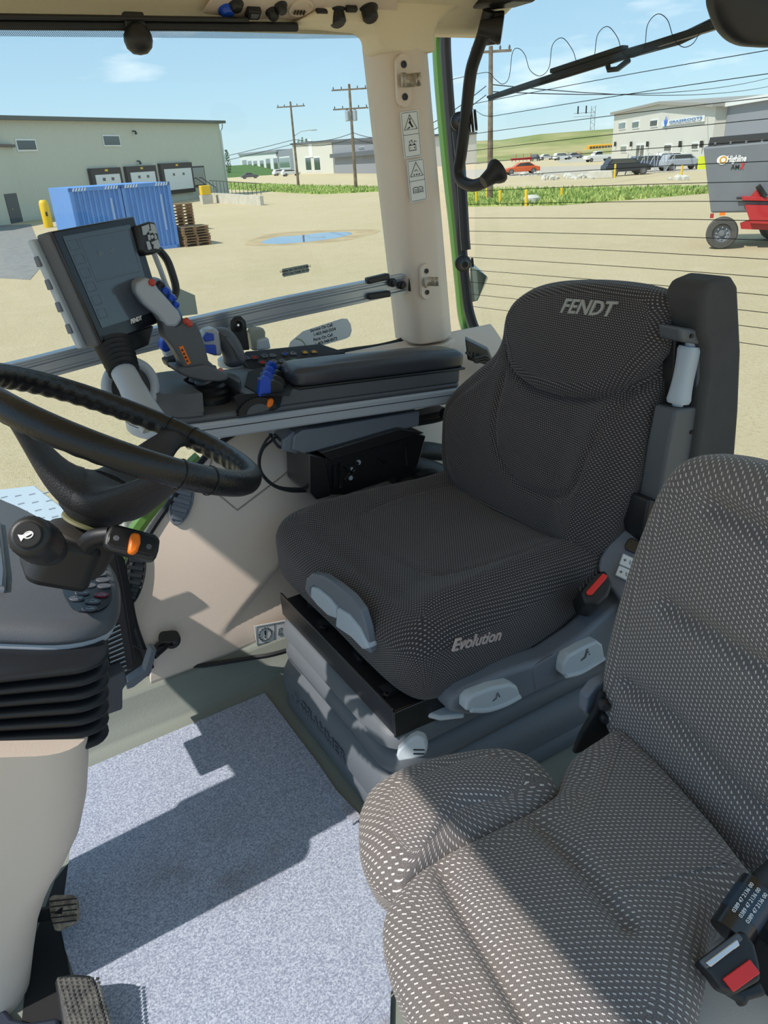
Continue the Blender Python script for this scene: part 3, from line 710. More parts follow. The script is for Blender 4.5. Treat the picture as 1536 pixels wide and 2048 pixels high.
# bus
P = G(1203, 307); f = Fr(P, (_wr.x, _wr.y, 0), (0, 0, 1)); t = thing('school_bus', P, 'yellow school bus behind the white pickup', 'bus')
MB().box((0, 1.75, 0), (10, 2.3, 2.4), f).obj('body', M['busy'], t, bevel=.3, bseg=3)
MB().box((-5.6, 1.2, 0), (1.6, 1.2, 2.2), f).obj('hood', M['busy'], t, bevel=.2)
for k in range(9):
    MB().box((-4.2 + k * 1.05, 2.05, 0), (.8, .65, 2.5), f).obj('window', M['glassdark'], t, smooth=False)
for s in (-3.4, 3.2): MB().lathe([(.5, -1.25), (.5, 1.25)], Fr(f.p(s, .5, 0), f.U, f.V), 16).obj('wheel', M['tyre'], t)
# white tent
P = G(966, 317); f = Fr(P, _wr, (0, 0, 1)); t = thing('white_shelter', P, 'small white fabric shelter left of the distant pole', 'tent')
q = (pj(P + _wr)[0] - pj(P)[0]); hw = 15 / q; hh = hz(P, 297) - GZ
MB().prism([(-hw, 0), (hw, 0), (hw, hh * .6), (hw * .5, hh), (-hw * .5, hh), (-hw, hh * .6)], f, -3, 3).obj('cover', M['wht'], t, smooth=False)
MB().prism([(-hw * .5, 0), (hw * .5, 0), (hw * .5, hh * .5), (-hw * .5, hh * .5)], f, -3.02, 3.02).obj('opening', M['gwall'], t, smooth=False)
# hills
def hill(name, base, ridge, m, lab):
    mb = MB(); n = len(base)
    def far(x, d): v = ray(x, 330); v = V3((v.x, v.y, 0)).normalized() * d; return V3((v.x, v.y, GZ))
    A_ = [far(b[0], 260) for b in base]; R_ = []
    for (x, y) in ridge:
        q = far(x, 400); R_.append(V3((q.x, q.y, hz(q, y))))
    Bk = [V3((CAM.x + (r.x - CAM.x) * 1.4, CAM.y + (r.y - CAM.y) * 1.4, r.z)) for r in R_]
    rows = [A_]
    for k in range(1, 7):
        t = k / 6; rows.append([a.lerp(r, t) + V3((0, 0, (r.z - a.z) * (sm(t) - t))) for a, r in zip(A_, R_)])
    rows.append(Bk); mb.loft(rows, cap=False, closed=False); mb.obj(name, m, kind='structure')
hill('hill', [(700, 316), (900, 303), (1000, 298), (1100, 296), (1240, 292), (1500, 276)], [(700, 300), (900, 284), (1000, 280), (1080, 268), (1240, 256), (1500, 248)], M['grass2'], '')
hill('far_hill', [(300, 347), (500, 334), (700, 322), (900, 309)], [(300, 341), (500, 329), (700, 317), (900, 303)], M['tree'], '')
# grey long wall (storage roof) below the hill
a = G(985, 309); b = G(1156, 298); f = Fr(a, b - a, (0, 0, 1))
MB().prism([(0, 0), ((b - a).length, 0), ((b - a).length, 2.2), (0, .8)], f, -2, 2).obj('storage_wall', M['gwall'], label='long low grey wall at the foot of the green hill', cat='wall', smooth=False)
# scrap heaps of rocks
rr = random.Random(9)
def rocks(pts, n, s, lab, name='rock_heap', m=None, kd='stuff'):
    mb = MB()
    for i in range(n):
        k = rr.random(); a = V3((pts[0][0] + (pts[1][0] - pts[0][0]) * k, pts[0][1] + (pts[1][1] - pts[0][1]) * k, 0)); P = G(a.x, a.y + rr.uniform(-2, 2)); r = s * rr.uniform(.4, 1.2)
        bm = bmesh.new(); bmesh.ops.create_icosphere(bm, subdivisions=1, radius=r)
        vs = [P + v.co * rr.uniform(.7, 1.2) + V3((0, 0, r * .3)) for v in bm.verts]; idx = {v: i for i, v in enumerate(bm.verts)}
        mb.add(vs, [tuple(idx[v] for v in fc.verts) for fc in bm.faces]); bm.free()
    mb.obj(name, m or M['concrete'], label=lab, cat='rocks', kind=kd, smooth=False)
rocks([(1085, 359), (1190, 356)], 40, .35, 'row of pale broken rocks along the far side of the road')
rocks([(1130, 311), (1165, 309)], 50, 1.0, 'brown heap of rubble left of the white pickup', m=M['wood'])
rocks([(1020, 352), (1100, 348)], 20, .3, 'pale rocks below the orange car')
rocks([(1340, 361), (1372, 359)], 10, .35, 'three pale rocks left of the grey trailer')
# yellow marker posts
yp = [(953, 380, 408), (974, 375, 400), (1000, 380, 410), (1052, 379, 412), (1123, 375, 396), (1229, 328, 356), (1362, 329, 356)]
yl = ['leftmost of the yellow posts in the grass', 'short yellow post second from left, set farther back', 'third yellow post from left in the grass', 'fourth yellow post, beside the white stone', 'fifth yellow post standing alone in the grass', 'yellow post at the end of the concrete barrier', 'yellow post in front of the silver car']
for (x, y0, y1), lb in zip(yp, yl):
    P = G(x, y1); h = hz(P, y0) - GZ; MB().lathe([(.09, 0), (.09, h - .03), (.05, h)], Fr(P, (1, 0, 0), (0, 1, 0)), 8).obj('marker_post', M['yellow'], label=lb, cat='post', group='yellow marker posts')
P = G(1063, 408); MB().lathe([(.5, 0), (.5, .35), (.3, .5)], Fr(P, (1, 0, 0), (0, 1, 0)), 12).obj('round_stone', M['concrete'], label='pale round concrete cap in the grass by a yellow post', cat='concrete')
a = G(1178, 357); b = G(1228, 356); f = Fr(a, b - a, (0, 0, 1)); h = hz(a, 342) - GZ
MB().prism([(0, 0), ((b - a).length, 0), ((b - a).length - .1, h), (.1, h)], f, -.3, .3).obj('concrete_barrier', M['concrete'], label='long pale concrete barrier beside the black car', cat='barrier', smooth=False, bevel=.05)
# gate frames
P = G(1250, 350); t = thing('wire_gate', P, 'leaning silver wire gate frames in front of the shop', 'gate'); f = Fr(P, (_wr.x, _wr.y, 0), (0, 0, 1))
q = pj(P + _wr)[0] - pj(P)[0]
for k in range(5):
    u = k * 20 / q; H_ = 38 / q
    MB().tube([f.p(u, 0, 0), f.p(u + .2, H_, 0), f.p(u + 16 / q, H_ * .8, 0), f.p(u + 18 / q, .05, 0), f.p(u, .05, 0), f.p(u + 14 / q, H_ * .75, 0)], .045, 5).obj('gate_frame', M['silver'], t)
# shop building
SA = G(1222, 325); SBc = G(1418, 334)
f = Fr(SA, SBc - SA, (0, 0, 1)); s = 1 if f.N.dot(CAM - SA) > 0 else -1
L_ = (SBc - SA).length; h0 = hz(SA, 229) - GZ; h1 = hz(SBc, 214) - GZ; pk = f.uv(1326, 208)
t = thing('shop_building', SA, 'cream two-storey shop building with a blue and white name sign', 'building')
wallo = [(0, 0), (L_, 0), (L_, h1), pk, (0, h0)]
D_ = 30
MB().prism(wallo, f, 0, -s * D_).obj('wall', M['cream'], t, smooth=False)
mb = MB()
for (p, q_) in (((0, h0), pk), (pk, (L_, h1))):
    ex = .6 if q_[0] == L_ else 0; e0 = -.6 if p[0] == 0 else 0
    mb.hexa([f.p(p[0] + e0, p[1] - .0, s * .6), f.p(q_[0] + ex, q_[1], s * .6), f.p(q_[0] + ex, q_[1], -s * D_), f.p(p[0] + e0, p[1], -s * D_)], [f.p(p[0] + e0, p[1] + .35, s * .6), f.p(q_[0] + ex, q_[1] + .35, s * .6), f.p(q_[0] + ex, q_[1] + .35, -s * D_), f.p(p[0] + e0, p[1] + .35, -s * D_)])
mb.obj('roof', mat('roof trim', rgb(150, 145, 135), .6), t, smooth=False)
# grey side wing to the right
MB().box((L_ + 12, h1 / 2, -s * (1.2 + 12)), (24, h1 * .98, 24), f).obj('side_wing', M['gwall'], t, smooth=False)
MB().box((L_ + 12, h1 + .2, -s * (1.2 + 12)), (24.6, .5, 25), f).obj('wing_roof', M['wht'], t, smooth=False)
for (x0, y0, x1, y1) in ((1238, 242, 1253, 260), (1265, 240, 1280, 258), (1301, 237, 1317, 255), (1242, 290, 1255, 305), (1329, 287, 1345, 304), (1384, 284, 1399, 300)):
    u0, v0 = f.uv(x0, y1); u1, v1 = f.uv(x1, y0)
    fm = MB().box(((u0 + u1) / 2, (v0 + v1) / 2, 0), (u1 - u0, v1 - v0, .2), f).obj('window', M['wht'], t, smooth=False); MB().box(((u0 + u1) / 2, (v0 + v1) / 2, 0), (u1 - u0 - .35, v1 - v0 - .35, .3), f).obj('pane', M['glassmid'] if x0 < 1290 else M['glassdark'], fm, smooth=False)
u0, v0 = f.uv(1272, 316); u1, v1 = f.uv(1291, 287)
fm = MB().box(((u0 + u1) / 2, v1 / 2, 0), (u1 - u0, v1, .2), f).obj('entrance_door', M['wht'], t, smooth=False)
for k in (-.25, .25): MB().box(((u0 + u1) / 2 + k * (u1 - u0), v1 / 2, 0), ((u1 - u0) * .38, v1 * .85, .3), f).obj('pane', M['glassdark'], fm, smooth=False)
for x in (1233, 1265, 1298, 1364, 1407):
    u0, v0 = f.uv(x, 288); MB().box((u0, v0, s * .25), (.3, .7, .3), f).obj('wall_lamp', M['darkmetal'], t, smooth=False)
u0, v0 = f.uv(1326, 253); u1, v1 = f.uv(1412, 230)
sg = MB().box(((u0 + u1) / 2, (v0 + v1) / 2, s * .12), (u1 - u0, v1 - v0, .14), f).obj('name_sign', M['wht'], t, smooth=False)
ft = Fr(f.p((u0 + u1) / 2, (v0 + v1) / 2, s * .22), f.U, f.V) if s > 0 else Fr(f.p((u0 + u1) / 2, (v0 + v1) / 2, s * .22), -f.U, f.V)
sw = (u1 - u0)
mb = text_fit(MB(), 'GRASSROOTS', ft, sw * .76, (v1 - v0) * .42, .03, cx=sw * .09, cy=(v1 - v0) * .14)
mb.obj('sign_lettering', mat('sign blue', rgb(70, 120, 180), .5), sg, smooth=False)
text_fit(MB(), 'LANDSCAPING & IRRIGATION LTD.', ft, sw * .74, (v1 - v0) * .16, .03, cx=sw * .09, cy=-(v1 - v0) * .28).obj('sign_small_lettering', M['gwall'], sg, smooth=False)
mb = MB()
for k in range(3):
    a = PI / 2 + (k - 1) * 1.0; c = V3((-sw * .39, -.1)); mb.prism([(c.x, c.y - .5), (c.x + .75 * math.cos(a - .3), c.y + .75 * math.sin(a - .3)), (c.x + 1.0 * math.cos(a), c.y + 1.0 * math.sin(a)), (c.x + .75 * math.cos(a + .3), c.y + .75 * math.sin(a + .3))], ft, 0, .03)
mb.obj('sign_emblem', mat('emblem blue', rgb(60, 110, 200), .5), sg, smooth=False)
# signal gantry
P = G(1182, 300); t = thing('signal_gantry', P, 'steel lattice signal mast rising behind the hill', 'mast'); f = Fr(P, (_wr.x, _wr.y, 0), (0, 0, 1)); q = pj(P + _wr)[0] - pj(P)[0]
H_ = hz(P, 212) - GZ
for du in (-4, 4): MB().tube([f.p(du / q, 0, 0), f.p(du / q, H_, 0)], .18, 5).obj('mast_leg', M['gwall'], t)
mb = MB()
for k in range(14): mb.tube([f.p((-4 if k % 2 else 4) / q, H_ * k / 14, 0), f.p((4 if k % 2 else -4) / q, H_ * (k + 1) / 14, 0)], .1, 4)
mb.obj('lattice', M['gwall'], t)
mb = MB(); mb.tube([f.p(4 / q, H_ * .86, 0), f.p(-38 / q, H_ * .86, 0)], .15, 5); mb.tube([f.p(4 / q, H_ * .78, 0), f.p(-38 / q, H_ * .78, 0)], .12, 5); mb.obj('platform', M['gwall'], t)
for x in (-30, -14):
    MB().box((x / q, H_ * .93, 0), (.7, 4.2, .5), f).obj('signal_head', M['blackmatte'], t, smooth=False)

# ---- grey feed mixer trailer
TP = G(1442, 496); v = ray(1442, 400); tu = V3((v.y, -v.x, 0)).normalized()
TF = Fr(TP, tu, (0, 0, 1)); s = 1 if TF.N.dot(CAM - TP) > 0 else -1
if s < 0: TF = Fr(TP, -tu, (0, 0, 1))
tr = thing('spreader_trailer', TP, 'grey hopper trailer with red frame standing on the gravel at right', 'trailer')
def U(x, y, n=0): return TF.uv(x, y, n)
a = U(1407, 294); b = U(1422, 425); c = U(1490, 431); LT = 4.2; 
out = [a, b, (b[0] + LT - .4, b[1] - .05), (a[0] + LT, a[1] + .12)]
r0 = [TF.p(*p, .15) for p in out]; r1 = [TF.p(p[0], p[1], -2.0) for p in out]
MB().hexa([r1[0], r1[1], r1[2], r1[3]], [r0[0], r0[1], r0[2], r0[3]]).obj('hopper', M['hop'], tr, bevel=.05, smooth=False)
d = U(1420, 275)
MB().hexa([TF.p(a[0] + .12, a[1], .1), TF.p(a[0] + LT, a[1] + .12, .1), TF.p(a[0] + LT, a[1] + .12, -1.9), TF.p(a[0] + .12, a[1], -1.9)], [TF.p(d[0], d[1], -.05), TF.p(a[0] + LT, d[1] + .1, -.05), TF.p(a[0] + LT, d[1] + .1, -1.7), TF.p(d[0], d[1], -1.7)]).obj('hopper_rim', M['blackmatte'], tr, smooth=False)
g = MB()
for k in range(9): g.box((a[0] + .3 + k * .4, a[1] + .07, .09), (.05, .05, .04), TF)
g.obj('rim_bolts', M['silver'], tr, smooth=False)
def wheel_at(px, py, R_, n, w_, tr):
    u, v_ = U(px, py, n); wf = Fr(TF.p(u, R_, n), TF.U, TF.V)
    g = MB().lathe([(R_ * .6, -w_ / 2), (R_ * .93, -w_ / 2), (R_, -w_ * .35), (R_, w_ * .35), (R_ * .93, w_ / 2), (R_ * .62, w_ / 2), (R_ * .56, w_ * .42), (R_ * .5, w_ * .15), (R_ * .2, w_ * .1), (.01, w_ * .1)], wf, 32).obj('wheel', M['tyre'], tr)
    h = MB().lathe([(R_ * .57, w_ * .2), (R_ * .55, w_ * .44), (R_ * .5, w_ * .25), (R_ * .22, w_ * .2), (R_ * .18, w_ * .38), (.01, w_ * .4)], wf, 24); h.obj('rim', M['hub'], g)
    l = MB()
    for k in range(8): l.lathe([(.02, 0), (.02, .04)], Fr(wf.p(R_ * .36 * math.cos(k * PI / 4), R_ * .36 * math.sin(k * PI / 4), w_ * .24), wf.U, wf.V), 6)
    l.obj('wheel_nuts', M['silver'], g)
Rw = (hz(TP, 433) - GZ) / 2
wheel_at(1444, 464, Rw, .1, .38, tr); wheel_at(1560, 464, Rw, -1.9, .38, tr); wheel_at(1545, 464, Rw * .95, -2.2, .38, tr)
a1 = U(1481, 446); 
MB().prism([U(1480, 447), U(1500, 440), U(1590, 445), U(1590, 462), U(1482, 458)], TF, -.2, 0).obj('axle_beam', M['rust'], tr, smooth=False)
MB().prism([U(1489, 408), U(1600, 410), U(1600, 448), U(1500, 443)], TF, .1, .45).obj('discharge_chute', M['rust'], tr, smooth=False)
MB().prism([U(1483, 391), U(1600, 396), U(1600, 403), U(1484, 399)], TF, .15, .32).obj('tilt_arm', M['rust'], tr, smooth=False, bevel=.01)
MB().prism([U(1500, 393), U(1517, 373), U(1524, 380), U(1530, 395)], TF, .16, .24).obj('arm_bracket', M['rust'], tr, smooth=False)
MB().tube([TF.p(*U(1515, 370), .3), TF.p(*U(1530, 392), .3)], .07, 8).obj('hydraulic_cylinder', M['blackmatte'], tr)
MB().tube([TF.p(*U(1473, 395), .25), TF.p(*U(1486, 395), .25)], .03, 6).obj('pin', M['darkmetal'], tr)
MB().box((*U(1445, 427), .17), (.16, .08, .02), TF).obj('side_marker', M['orange'], tr, smooth=False)
MB().box((*U(1424, 431), .12), (.1, .12, .1), TF).obj('tail_light', M['rust'], tr, smooth=False)
c_ = U(1400 + 8, 326)
MB().box((c_[0] - .05, c_[1], -.3), (.25, .35, .05), TF).obj('warning_sign', mat('lime sign', rgb(215, 225, 40), .5), tr, smooth=False)
ft = TF.shift(n=.165)
uu = U(1473, 319, .165); w1 = U(1492, 319, .165)[0] - U(1453, 319, .165)[0]; text_fit(MB(), 'Highline', ft, w1, .23, .006, .1, .03, cx=uu[0], cy=uu[1]).obj('maker_lettering', M['white'], tr, smooth=False)
uu = U(1445, 320, .165); mb = MB().prism(ell(.30, .24, 24, *uu), ft, 0, .004); mb.obj('maker_emblem', M['white'], tr, smooth=False)
mb = MB().prism(ell(.2, .2, 24, uu[0] + .02, uu[1]), ft, .004, .008); mb.obj('emblem_ring', mat('gold', rgb(200, 150, 60), .5), tr, smooth=False)
MB().prism(ell(.11, .11, 24, uu[0] + .02, uu[1]), ft, .008, .012).obj('emblem_core', M['white'], tr, smooth=False)
uu = U(1470, 334, .165); text_fit(MB(), 'AM', ft, w1 * .42, .11, .006, bold=.01, cx=uu[0], cy=uu[1]).obj('model_lettering', M['ink'], tr, smooth=False)
text_fit(MB(), 'X', ft, w1 * .24, .16, .006, shear=.3, bold=.03, cx=uu[0] + w1 * .36, cy=uu[1] + .02).obj('model_letter', M['red'], tr, smooth=False)
# ================================================================== CAB SHELL
YW = 2.0; XR = 1.6
FY = Fr((0, YW, 0), (1, 0, 0), (0, 0, 1)); FY = FY if FY.N.y < 0 else Fr((0, YW, 0), (0, 0, 1), (1, 0, 0))
SY = Fr((0, 0, 0), (1, 0, 0), (0, 0, 1))           # N = -Y (towards the camera side)
def PY(px, py, Y=YW): return aty(px, py, Y)
def PX(px, py, X=XR): return atx(px, py, X)
M['floor'] = mat('grey green rubber floor', rgb(126, 132, 124), .7, bump=.3, bscale=300, var=.05, vscale=4)
# floor slab with raised kerb on the right
prof = [(.16, -.12), (.16, 0), (1.50, 0), (1.545, .012), (1.58, .06), (1.60, .09), (1.64, .10), (1.64, -.12)]
MB().loft([[V3((x, y, z)) for y, z in prof] for x in (-.75, 1.62)]).obj('floor', M['floor'], kind='structure', bevel=.006)
mb = MB()
for (a, b) in (((200, 1505), (232, 1530)), ((250, 1465), (272, 1505)), ((283, 1440), (303, 1487)), ((322, 1435), (335, 1470)), ((352, 1432), (364, 1450)), ((250, 1465), (292, 1432)), ((364, 1452), (345, 1468))):
    P, Q = atz(*a, .0), atz(*b, .0); d = (Q - P).normalized(); n_ = V3((-d.y, d.x, 0)) * .0012
    mb.hexa([P - n_, P + n_, Q + n_, Q - n_], [P - n_ + V3((0, 0, .0012)), P + n_ + V3((0, 0, .0012)), Q + n_ + V3((0, 0, .0012)), Q - n_ + V3((0, 0, .0012))])
mb.obj('trim_1', mat('floor groove', rgb(70, 76, 70), .8), kind='structure', smooth=False)
# ceiling and roof
prof = [(.12, 1.62), (1.86, 1.62), (1.97, 1.575), (1.985, 1.552), (2.06, 1.552), (2.1, 1.61), (2.05, 1.80), (.12, 1.80)]
MB().loft([[V3((x, y, z)) for y, z in prof] for x in (-.50, 1.62)]).obj('ceiling', M['beige_rough'], kind='structure', bevel=.02, bseg=4)
# curved corner between headliner, pillar and rear window
cc = [(742, 56), (757, 68), (765, 100), (775, 104), (874, 104), (872, 70), (878, 46), (900, 24), (940, 6), (980, -10), (700, -20), (600, 40)]
mb = MB(); ft = Fr((0, 1.90, 0), (1, 0, 0), (0, 0, 1)); s_ = 1 if ft.N.y < 0 else -1
mb.prism([ft.uv(*p) for p in cc], ft, 0, -s_ * .1); mb.obj('wall_corner', M['beige_rough'], kind='structure', bevel=.012, bseg=3)
# pillar
def pring(t, dx=0, dy=0):
    xl = 1.195 + .062 * t; xr = 1.352 + .068 * t; z = 1.53 - .81 * t
    return [V3((x, y + dy, z)) for x, y in ((xl - dx, 2.04), (xl - dx, 1.945), (xl + .012, 1.915), (xl + .03, 1.905), (xl + .092, 1.90), (xl + .108, 1.905), (xr - .02, 1.93), (xr + dx, 1.95), (xr + dx, 2.04))]
MB().loft([pring(0), pring(.3), pring(.6), pring(1.0)]).obj('wall_pillar', M['beige'], kind='structure', bevel=.008, bseg=3)
low = [pring(1.01, .008, -.004), pring(1.04, .012, -.006), pring(1.10, .05, -.01), pring(1.22, .11, -.02), pring(1.6, .25, -.02), pring(1.9, .3, -.02)]
MB().loft(low).obj('wall_pillar_base', M['beige'], kind='structure', bevel=.006)
# side panel over the wheel arch
fcurve = [(1340, 300), (1250, 268), (1180, 256), (1130, 262), (1010, 335), (960, 372), (900, 425), (868, 470), (760, 560), (700, 690)]
def fc(y):
    for (ya, xa), (yb, xb) in zip(fcurve, fcurve[1:]):
        if yb <= y <= ya: return xa + (xb - xa) * (ya - y) / (ya - yb)
    return 300 if y > 1340 else 690
pr = spline([V3((1.615, .09, 0)), V3((1.63, .16, 0)), V3((1.70, .36, 0)), V3((1.79, .53, 0)), V3((1.88, .64, 0)), V3((1.95, .70, 0)), V3((1.98, .72, 0))], 84, False)
rows = []
cr0, cr1 = (415, 1300), (640, 1040)
for q in pr:
    xf = -.1
    for k in range(800):
        xf = -.1 + k * .0015; X_, Y_ = pj((xf, q.x, q.y))
        if X_ >= fc(Y_): break
    row = []
    for i in range(260):
        x = xf + (1.6 - xf) * (i / 259) ** 1.3; y, z = q.x, q.y
        X_, Y_ = pj((x, y, z))
        # moulded crease: below the diagonal the surface steps back
        L_ = V3((cr1[0] - cr0[0], cr1[1] - cr0[1], 0)); t = ((X_ - cr0[0]) * L_.x + (Y_ - cr0[1]) * L_.y) / L_.length_squared
        side = ((X_ - cr0[0]) * -L_.y + (Y_ - cr0[1]) * L_.x) / L_.length
        if t > 0: y += .038 * sm(t * 1.3) * sm((side + 5) / 12) * sm((1.35 - t) * 2)
        row.append(V3((x, y, z)))
    rows.append(row)
mb = MB(); mb.loft(rows, cap=False, closed=False); n0 = len(mb.v)
o = mb.obj('wall_right', M['beige'], kind='structure', ang=60)
sd = o.modifiers.new('s', 'SOLIDIFY'); sd.thickness = .012; sd.offset = 0
def onpanel(px, py):
    lo = None
    for q0, q1 in zip(pr, pr[1:]):
        f = Fr((0, q0.x, q0.y), (1, 0, 0), (0, q1.x - q0.x, q1.y - q0.y)); u, v = f.uv(px, py)
        if -1e-4 <= v <= (V3((q1.x - q0.x, q1.y - q0.y, 0))).length + 1e-4: 
            n_ = f.N if f.N.y < 0 else -f.N
            return f.p(u, v), n_
    return aty(px, py, 1.8), V3((0, -1, 0))
# black seal and green door frame along the panel front edge
seal = [onpanel(*p)[0] + onpanel(*p)[1] * .008 for p in ((300, 1335), (268, 1250), (257, 1180), (263, 1125), (300, 1062), (337, 1008), (375, 956), (428, 897), (468, 868))]
MB().tube([V3(p) for p in spline(seal, 40, False)], .009, 8).obj('trim_2', M['rubber'], kind='structure')
gr = [aty(x, y, 1.97) for x, y in ((232, 1190), (240, 1130), (262, 1075), (300, 1020), (345, 968), (400, 915))]
MB().tube([V3(p) for p in spline(gr, 30, False)], .022, 8).obj('trim_3', M['green'], kind='structure')
bt = [atz(x, y, .092) for x, y in ((290, 1322), (330, 1333), (380, 1334), (430, 1327), (500, 1316), (560, 1305), (700, 1260))]
MB().tube([V3(p) for p in spline(bt, 30, False)], .007, 6).obj('trim_4', M['rubber'], kind='structure')
fr_p = [(225, 1080), (250, 1120), (262, 1180), (276, 1250), (312, 1345), (200, 1420), (180, 1100)]
MB().prism([(lambda q: (q.x, q.z))(aty(*p, 1.64)) for p in fr_p], SY, -1.66, -1.64).obj('wall_front', M['blackmatte'], kind='structure', bevel=.004)
# access cover outline on the panel
def groove(pts, r=.0022, name='trim_5', m=None):
    P = []
    for (a, b) in zip(pts, pts[1:]):
        for k in range(8): t = k / 8; P.append(onpanel(a[0] + (b[0] - a[0]) * t, a[1] + (b[1] - a[1]) * t)[0])
    P.append(onpanel(*pts[-1])[0]); P = [p + V3((0, -.006, .003)) for p in P]
    return MB().tube(P, r, 6).obj(name, m or mat('panel joint', rgb(150, 140, 128), .6), kind='structure')
groove([(418, 975), (473, 1021), (560, 955), (618, 908)])
groove([(452, 876), (430, 897), (408, 965), (418, 975)], name='trim_6')
# window sill lower frame: black frit, green edge
fr_pts = [(832, 640), (826, 664), (806, 684), (760, 697), (700, 706), (600, 722)]
MB().tube([V3(p) for p in spline([PY(*p, 2.0) for p in fr_pts], 30, False)], .016, 8, flat=(1, .6)).obj('window_frit', M['rubber'], kind='structure')
MB().tube([V3(p) for p in spline([PY(x, y + 11, 2.03) for x, y in fr_pts], 30, False)], .012, 8).obj('trim_7', M['green'], kind='structure')
fr2 = [(600, 44), (700, 50), (738, 55), (757, 70), (766, 110), (790, 330), (822, 600), (832, 640)]
MB().tube([V3(p) for p in spline([PY(*p, 1.99) for p in fr2], 60, False)], .007, 8).obj('trim_8', M['rubber'], kind='structure')
# dotted frit border of the glass
def frit():
    q = NB('dotted frit'); q.t.nodes.remove(q.b); o = [n_ for n_ in q.t.nodes if n_.type == 'OUTPUT_MATERIAL'][0]
    tc = q.n('TexCoord'); mp = q.n('Mapping'); mp.inputs['Rotation'].default_value = (0, .785, 0); mp.inputs['Scale'].default_value = (360, 360, 360); q.l(tc.outputs['Object'], mp.inputs[0])
    sx = q.n('SeparateXYZ'); q.l(mp.outputs[0], sx.inputs[0])
    a = q.math('SUBTRACT', q.math('FRACT', sx.outputs[0]), .5); b = q.math('SUBTRACT', q.math('FRACT', sx.outputs[2]), .5)
    d = q.math('SQRT', q.math('ADD', q.math('MULTIPLY', a, a), q.math('MULTIPLY', b, b)))
    tr = q.n('BsdfTransparent'); df = q.n('BsdfDiffuse'); df.inputs[0].default_value = (.02, .02, .025, 1); mx = q.n('MixShader')
    q.l(q.math('LESS_THAN', d, .38), mx.inputs[0]); q.l(tr.outputs[0], mx.inputs[1]); q.l(df.outputs[0], mx.inputs[2]); q.l(mx.outputs[0], o.inputs[0]); return q.m
M['frit'] = frit()
inner = [(-300, 70), (600, 78), (722, 76), (741, 92), (750, 130), (775, 330), (812, 620), (812, 650)]
outer = [(-300, 30), (600, 42), (745, 50), (764, 80), (770, 130), (796, 330), (834, 620), (836, 650)]
mb = MB(); mb.loft([[PY(*p, 1.994) for p in inner], [PY(*p, 1.994) for p in outer]], cap=False, closed=False); mb.obj('window_3', M['frit'], kind='structure', smooth=False)
# panes
wout = [(-420, 20), (770, 30), (800, 120), (850, 700), (680, 730), (520, 850), (400, 960), (240, 1200), (200, 1420), (-500, 1900)]
P_ = [PY(*p, 2.012) for p in wout]
g = MB().prism([(p.x, p.z) for p in P_], SY.shift(n=0), -2.016, -2.012); g.obj('window_1', M['glass'], kind='structure', smooth=False)
mb = MB(); mb.box((XR + .012, 1.15, 1.1), (.004, 1.85, 1.5)); mb.obj('window_2', M['glass'], kind='structure', smooth=False)
# rear window frame
blk = [(1010, -14), (960, 2), (920, 14), (898, 36), (891, 75), (895, 160), (906, 300), (918, 430), (930, 560), (940, 630), (962, 680), (1002, 716), (1060, 760)]
MB().tube([V3(p) for p in spline([PX(*p, 1.58) for p in blk], 80, False)], .017, 8, flat=(1, 1)).obj('window_frame', M['rubber'], kind='structure')
grn = [(880, 40), (874, 90), (880, 190), (893, 330), (906, 450), (918, 570), (926, 640), (944, 686), (975, 716), (1010, 745)]
MB().tube([V3(p) for p in spline([PX(*p, 1.60) for p in grn], 80, False)], .016, 8).obj('trim_9', M['green'], kind='structure')
# black long strip along rear window edge
st = [(914, 262), (921, 330), (930, 480), (932, 500)]
MB().tube([PX(*p, 1.55) for p in st], .016, 8).obj('trim_10', M['black'], kind='structure')
# heating wires
L0 = [(930, 270, 197), (930, 303, 240), (930, 328, 283), (1020, 351, 325), (930, 383, 365), (930, 409, 405), (930, 436, 444), (930, 462, 483), (930, 488, 521), (930, 514, 557), (930, 539, 593), (930, 563, 628), (930, 587, 660), (930, 611, 695)]
L0 = [(945, 208, 103), (982, 233, 150)] + L0
WT = thing('defroster_wires', PX(1200, 400, XR), 'thin dark heating wires running across the rear window', 'wires')
for x, a, b in L0:
    A_, B_ = PX(x, a, XR + .008), PX(1536, b, XR + .008); B_ = A_ + (B_ - A_) * 1.3; mid = A_.lerp(B_, .5) + V3((0, 0, .004))
    MB().tube(spline([A_, mid, B_], 9, False), .0008, 4).obj('heating_wire', M['ink'], WT)
MB().tube(spline([PX(*p, XR + .008) for p in ((945, 208), (935, 212), (900, 245))], 9, False), .0008, 4).obj('heating_wire', M['ink'], WT)
MB().tube(spline([PX(*p, XR + .008) for p in ((982, 233), (965, 230), (950, 220), (940, 215))], 9, False), .0008, 4).obj('heating_wire', M['ink'], WT)
MB().tube(spline([PX(*p, XR + .008) for p in ((1020, 351), (1010, 345), (1000, 335), (990, 330))], 9, False), .0008, 4).obj('heating_wire', M['ink'], WT)
wav = [(900, 160), (935, 152), (975, 145), (990, 158), (1005, 168), (1018, 155), (1025, 105), (1037, 97), (1050, 110), (1060, 140), (1080, 152), (1098, 135), (1105, 90), (1125, 76), (1145, 100), (1155, 125), (1175, 130), (1188, 115), (1195, 70), (1215, 53), (1235, 75), (1245, 105), (1265, 115), (1288, 98), (1295, 50), (1315, 28), (1335, 40), (1347, 75), (1365, 94), (1385, 88), (1398, 68)]
MB().tube(spline([PX(*p, XR + .006) for p in wav], 200, False), .0009, 5).obj('antenna_wire', M['ink'], label='wavy thin antenna wire on the upper rear window', cat='wire')
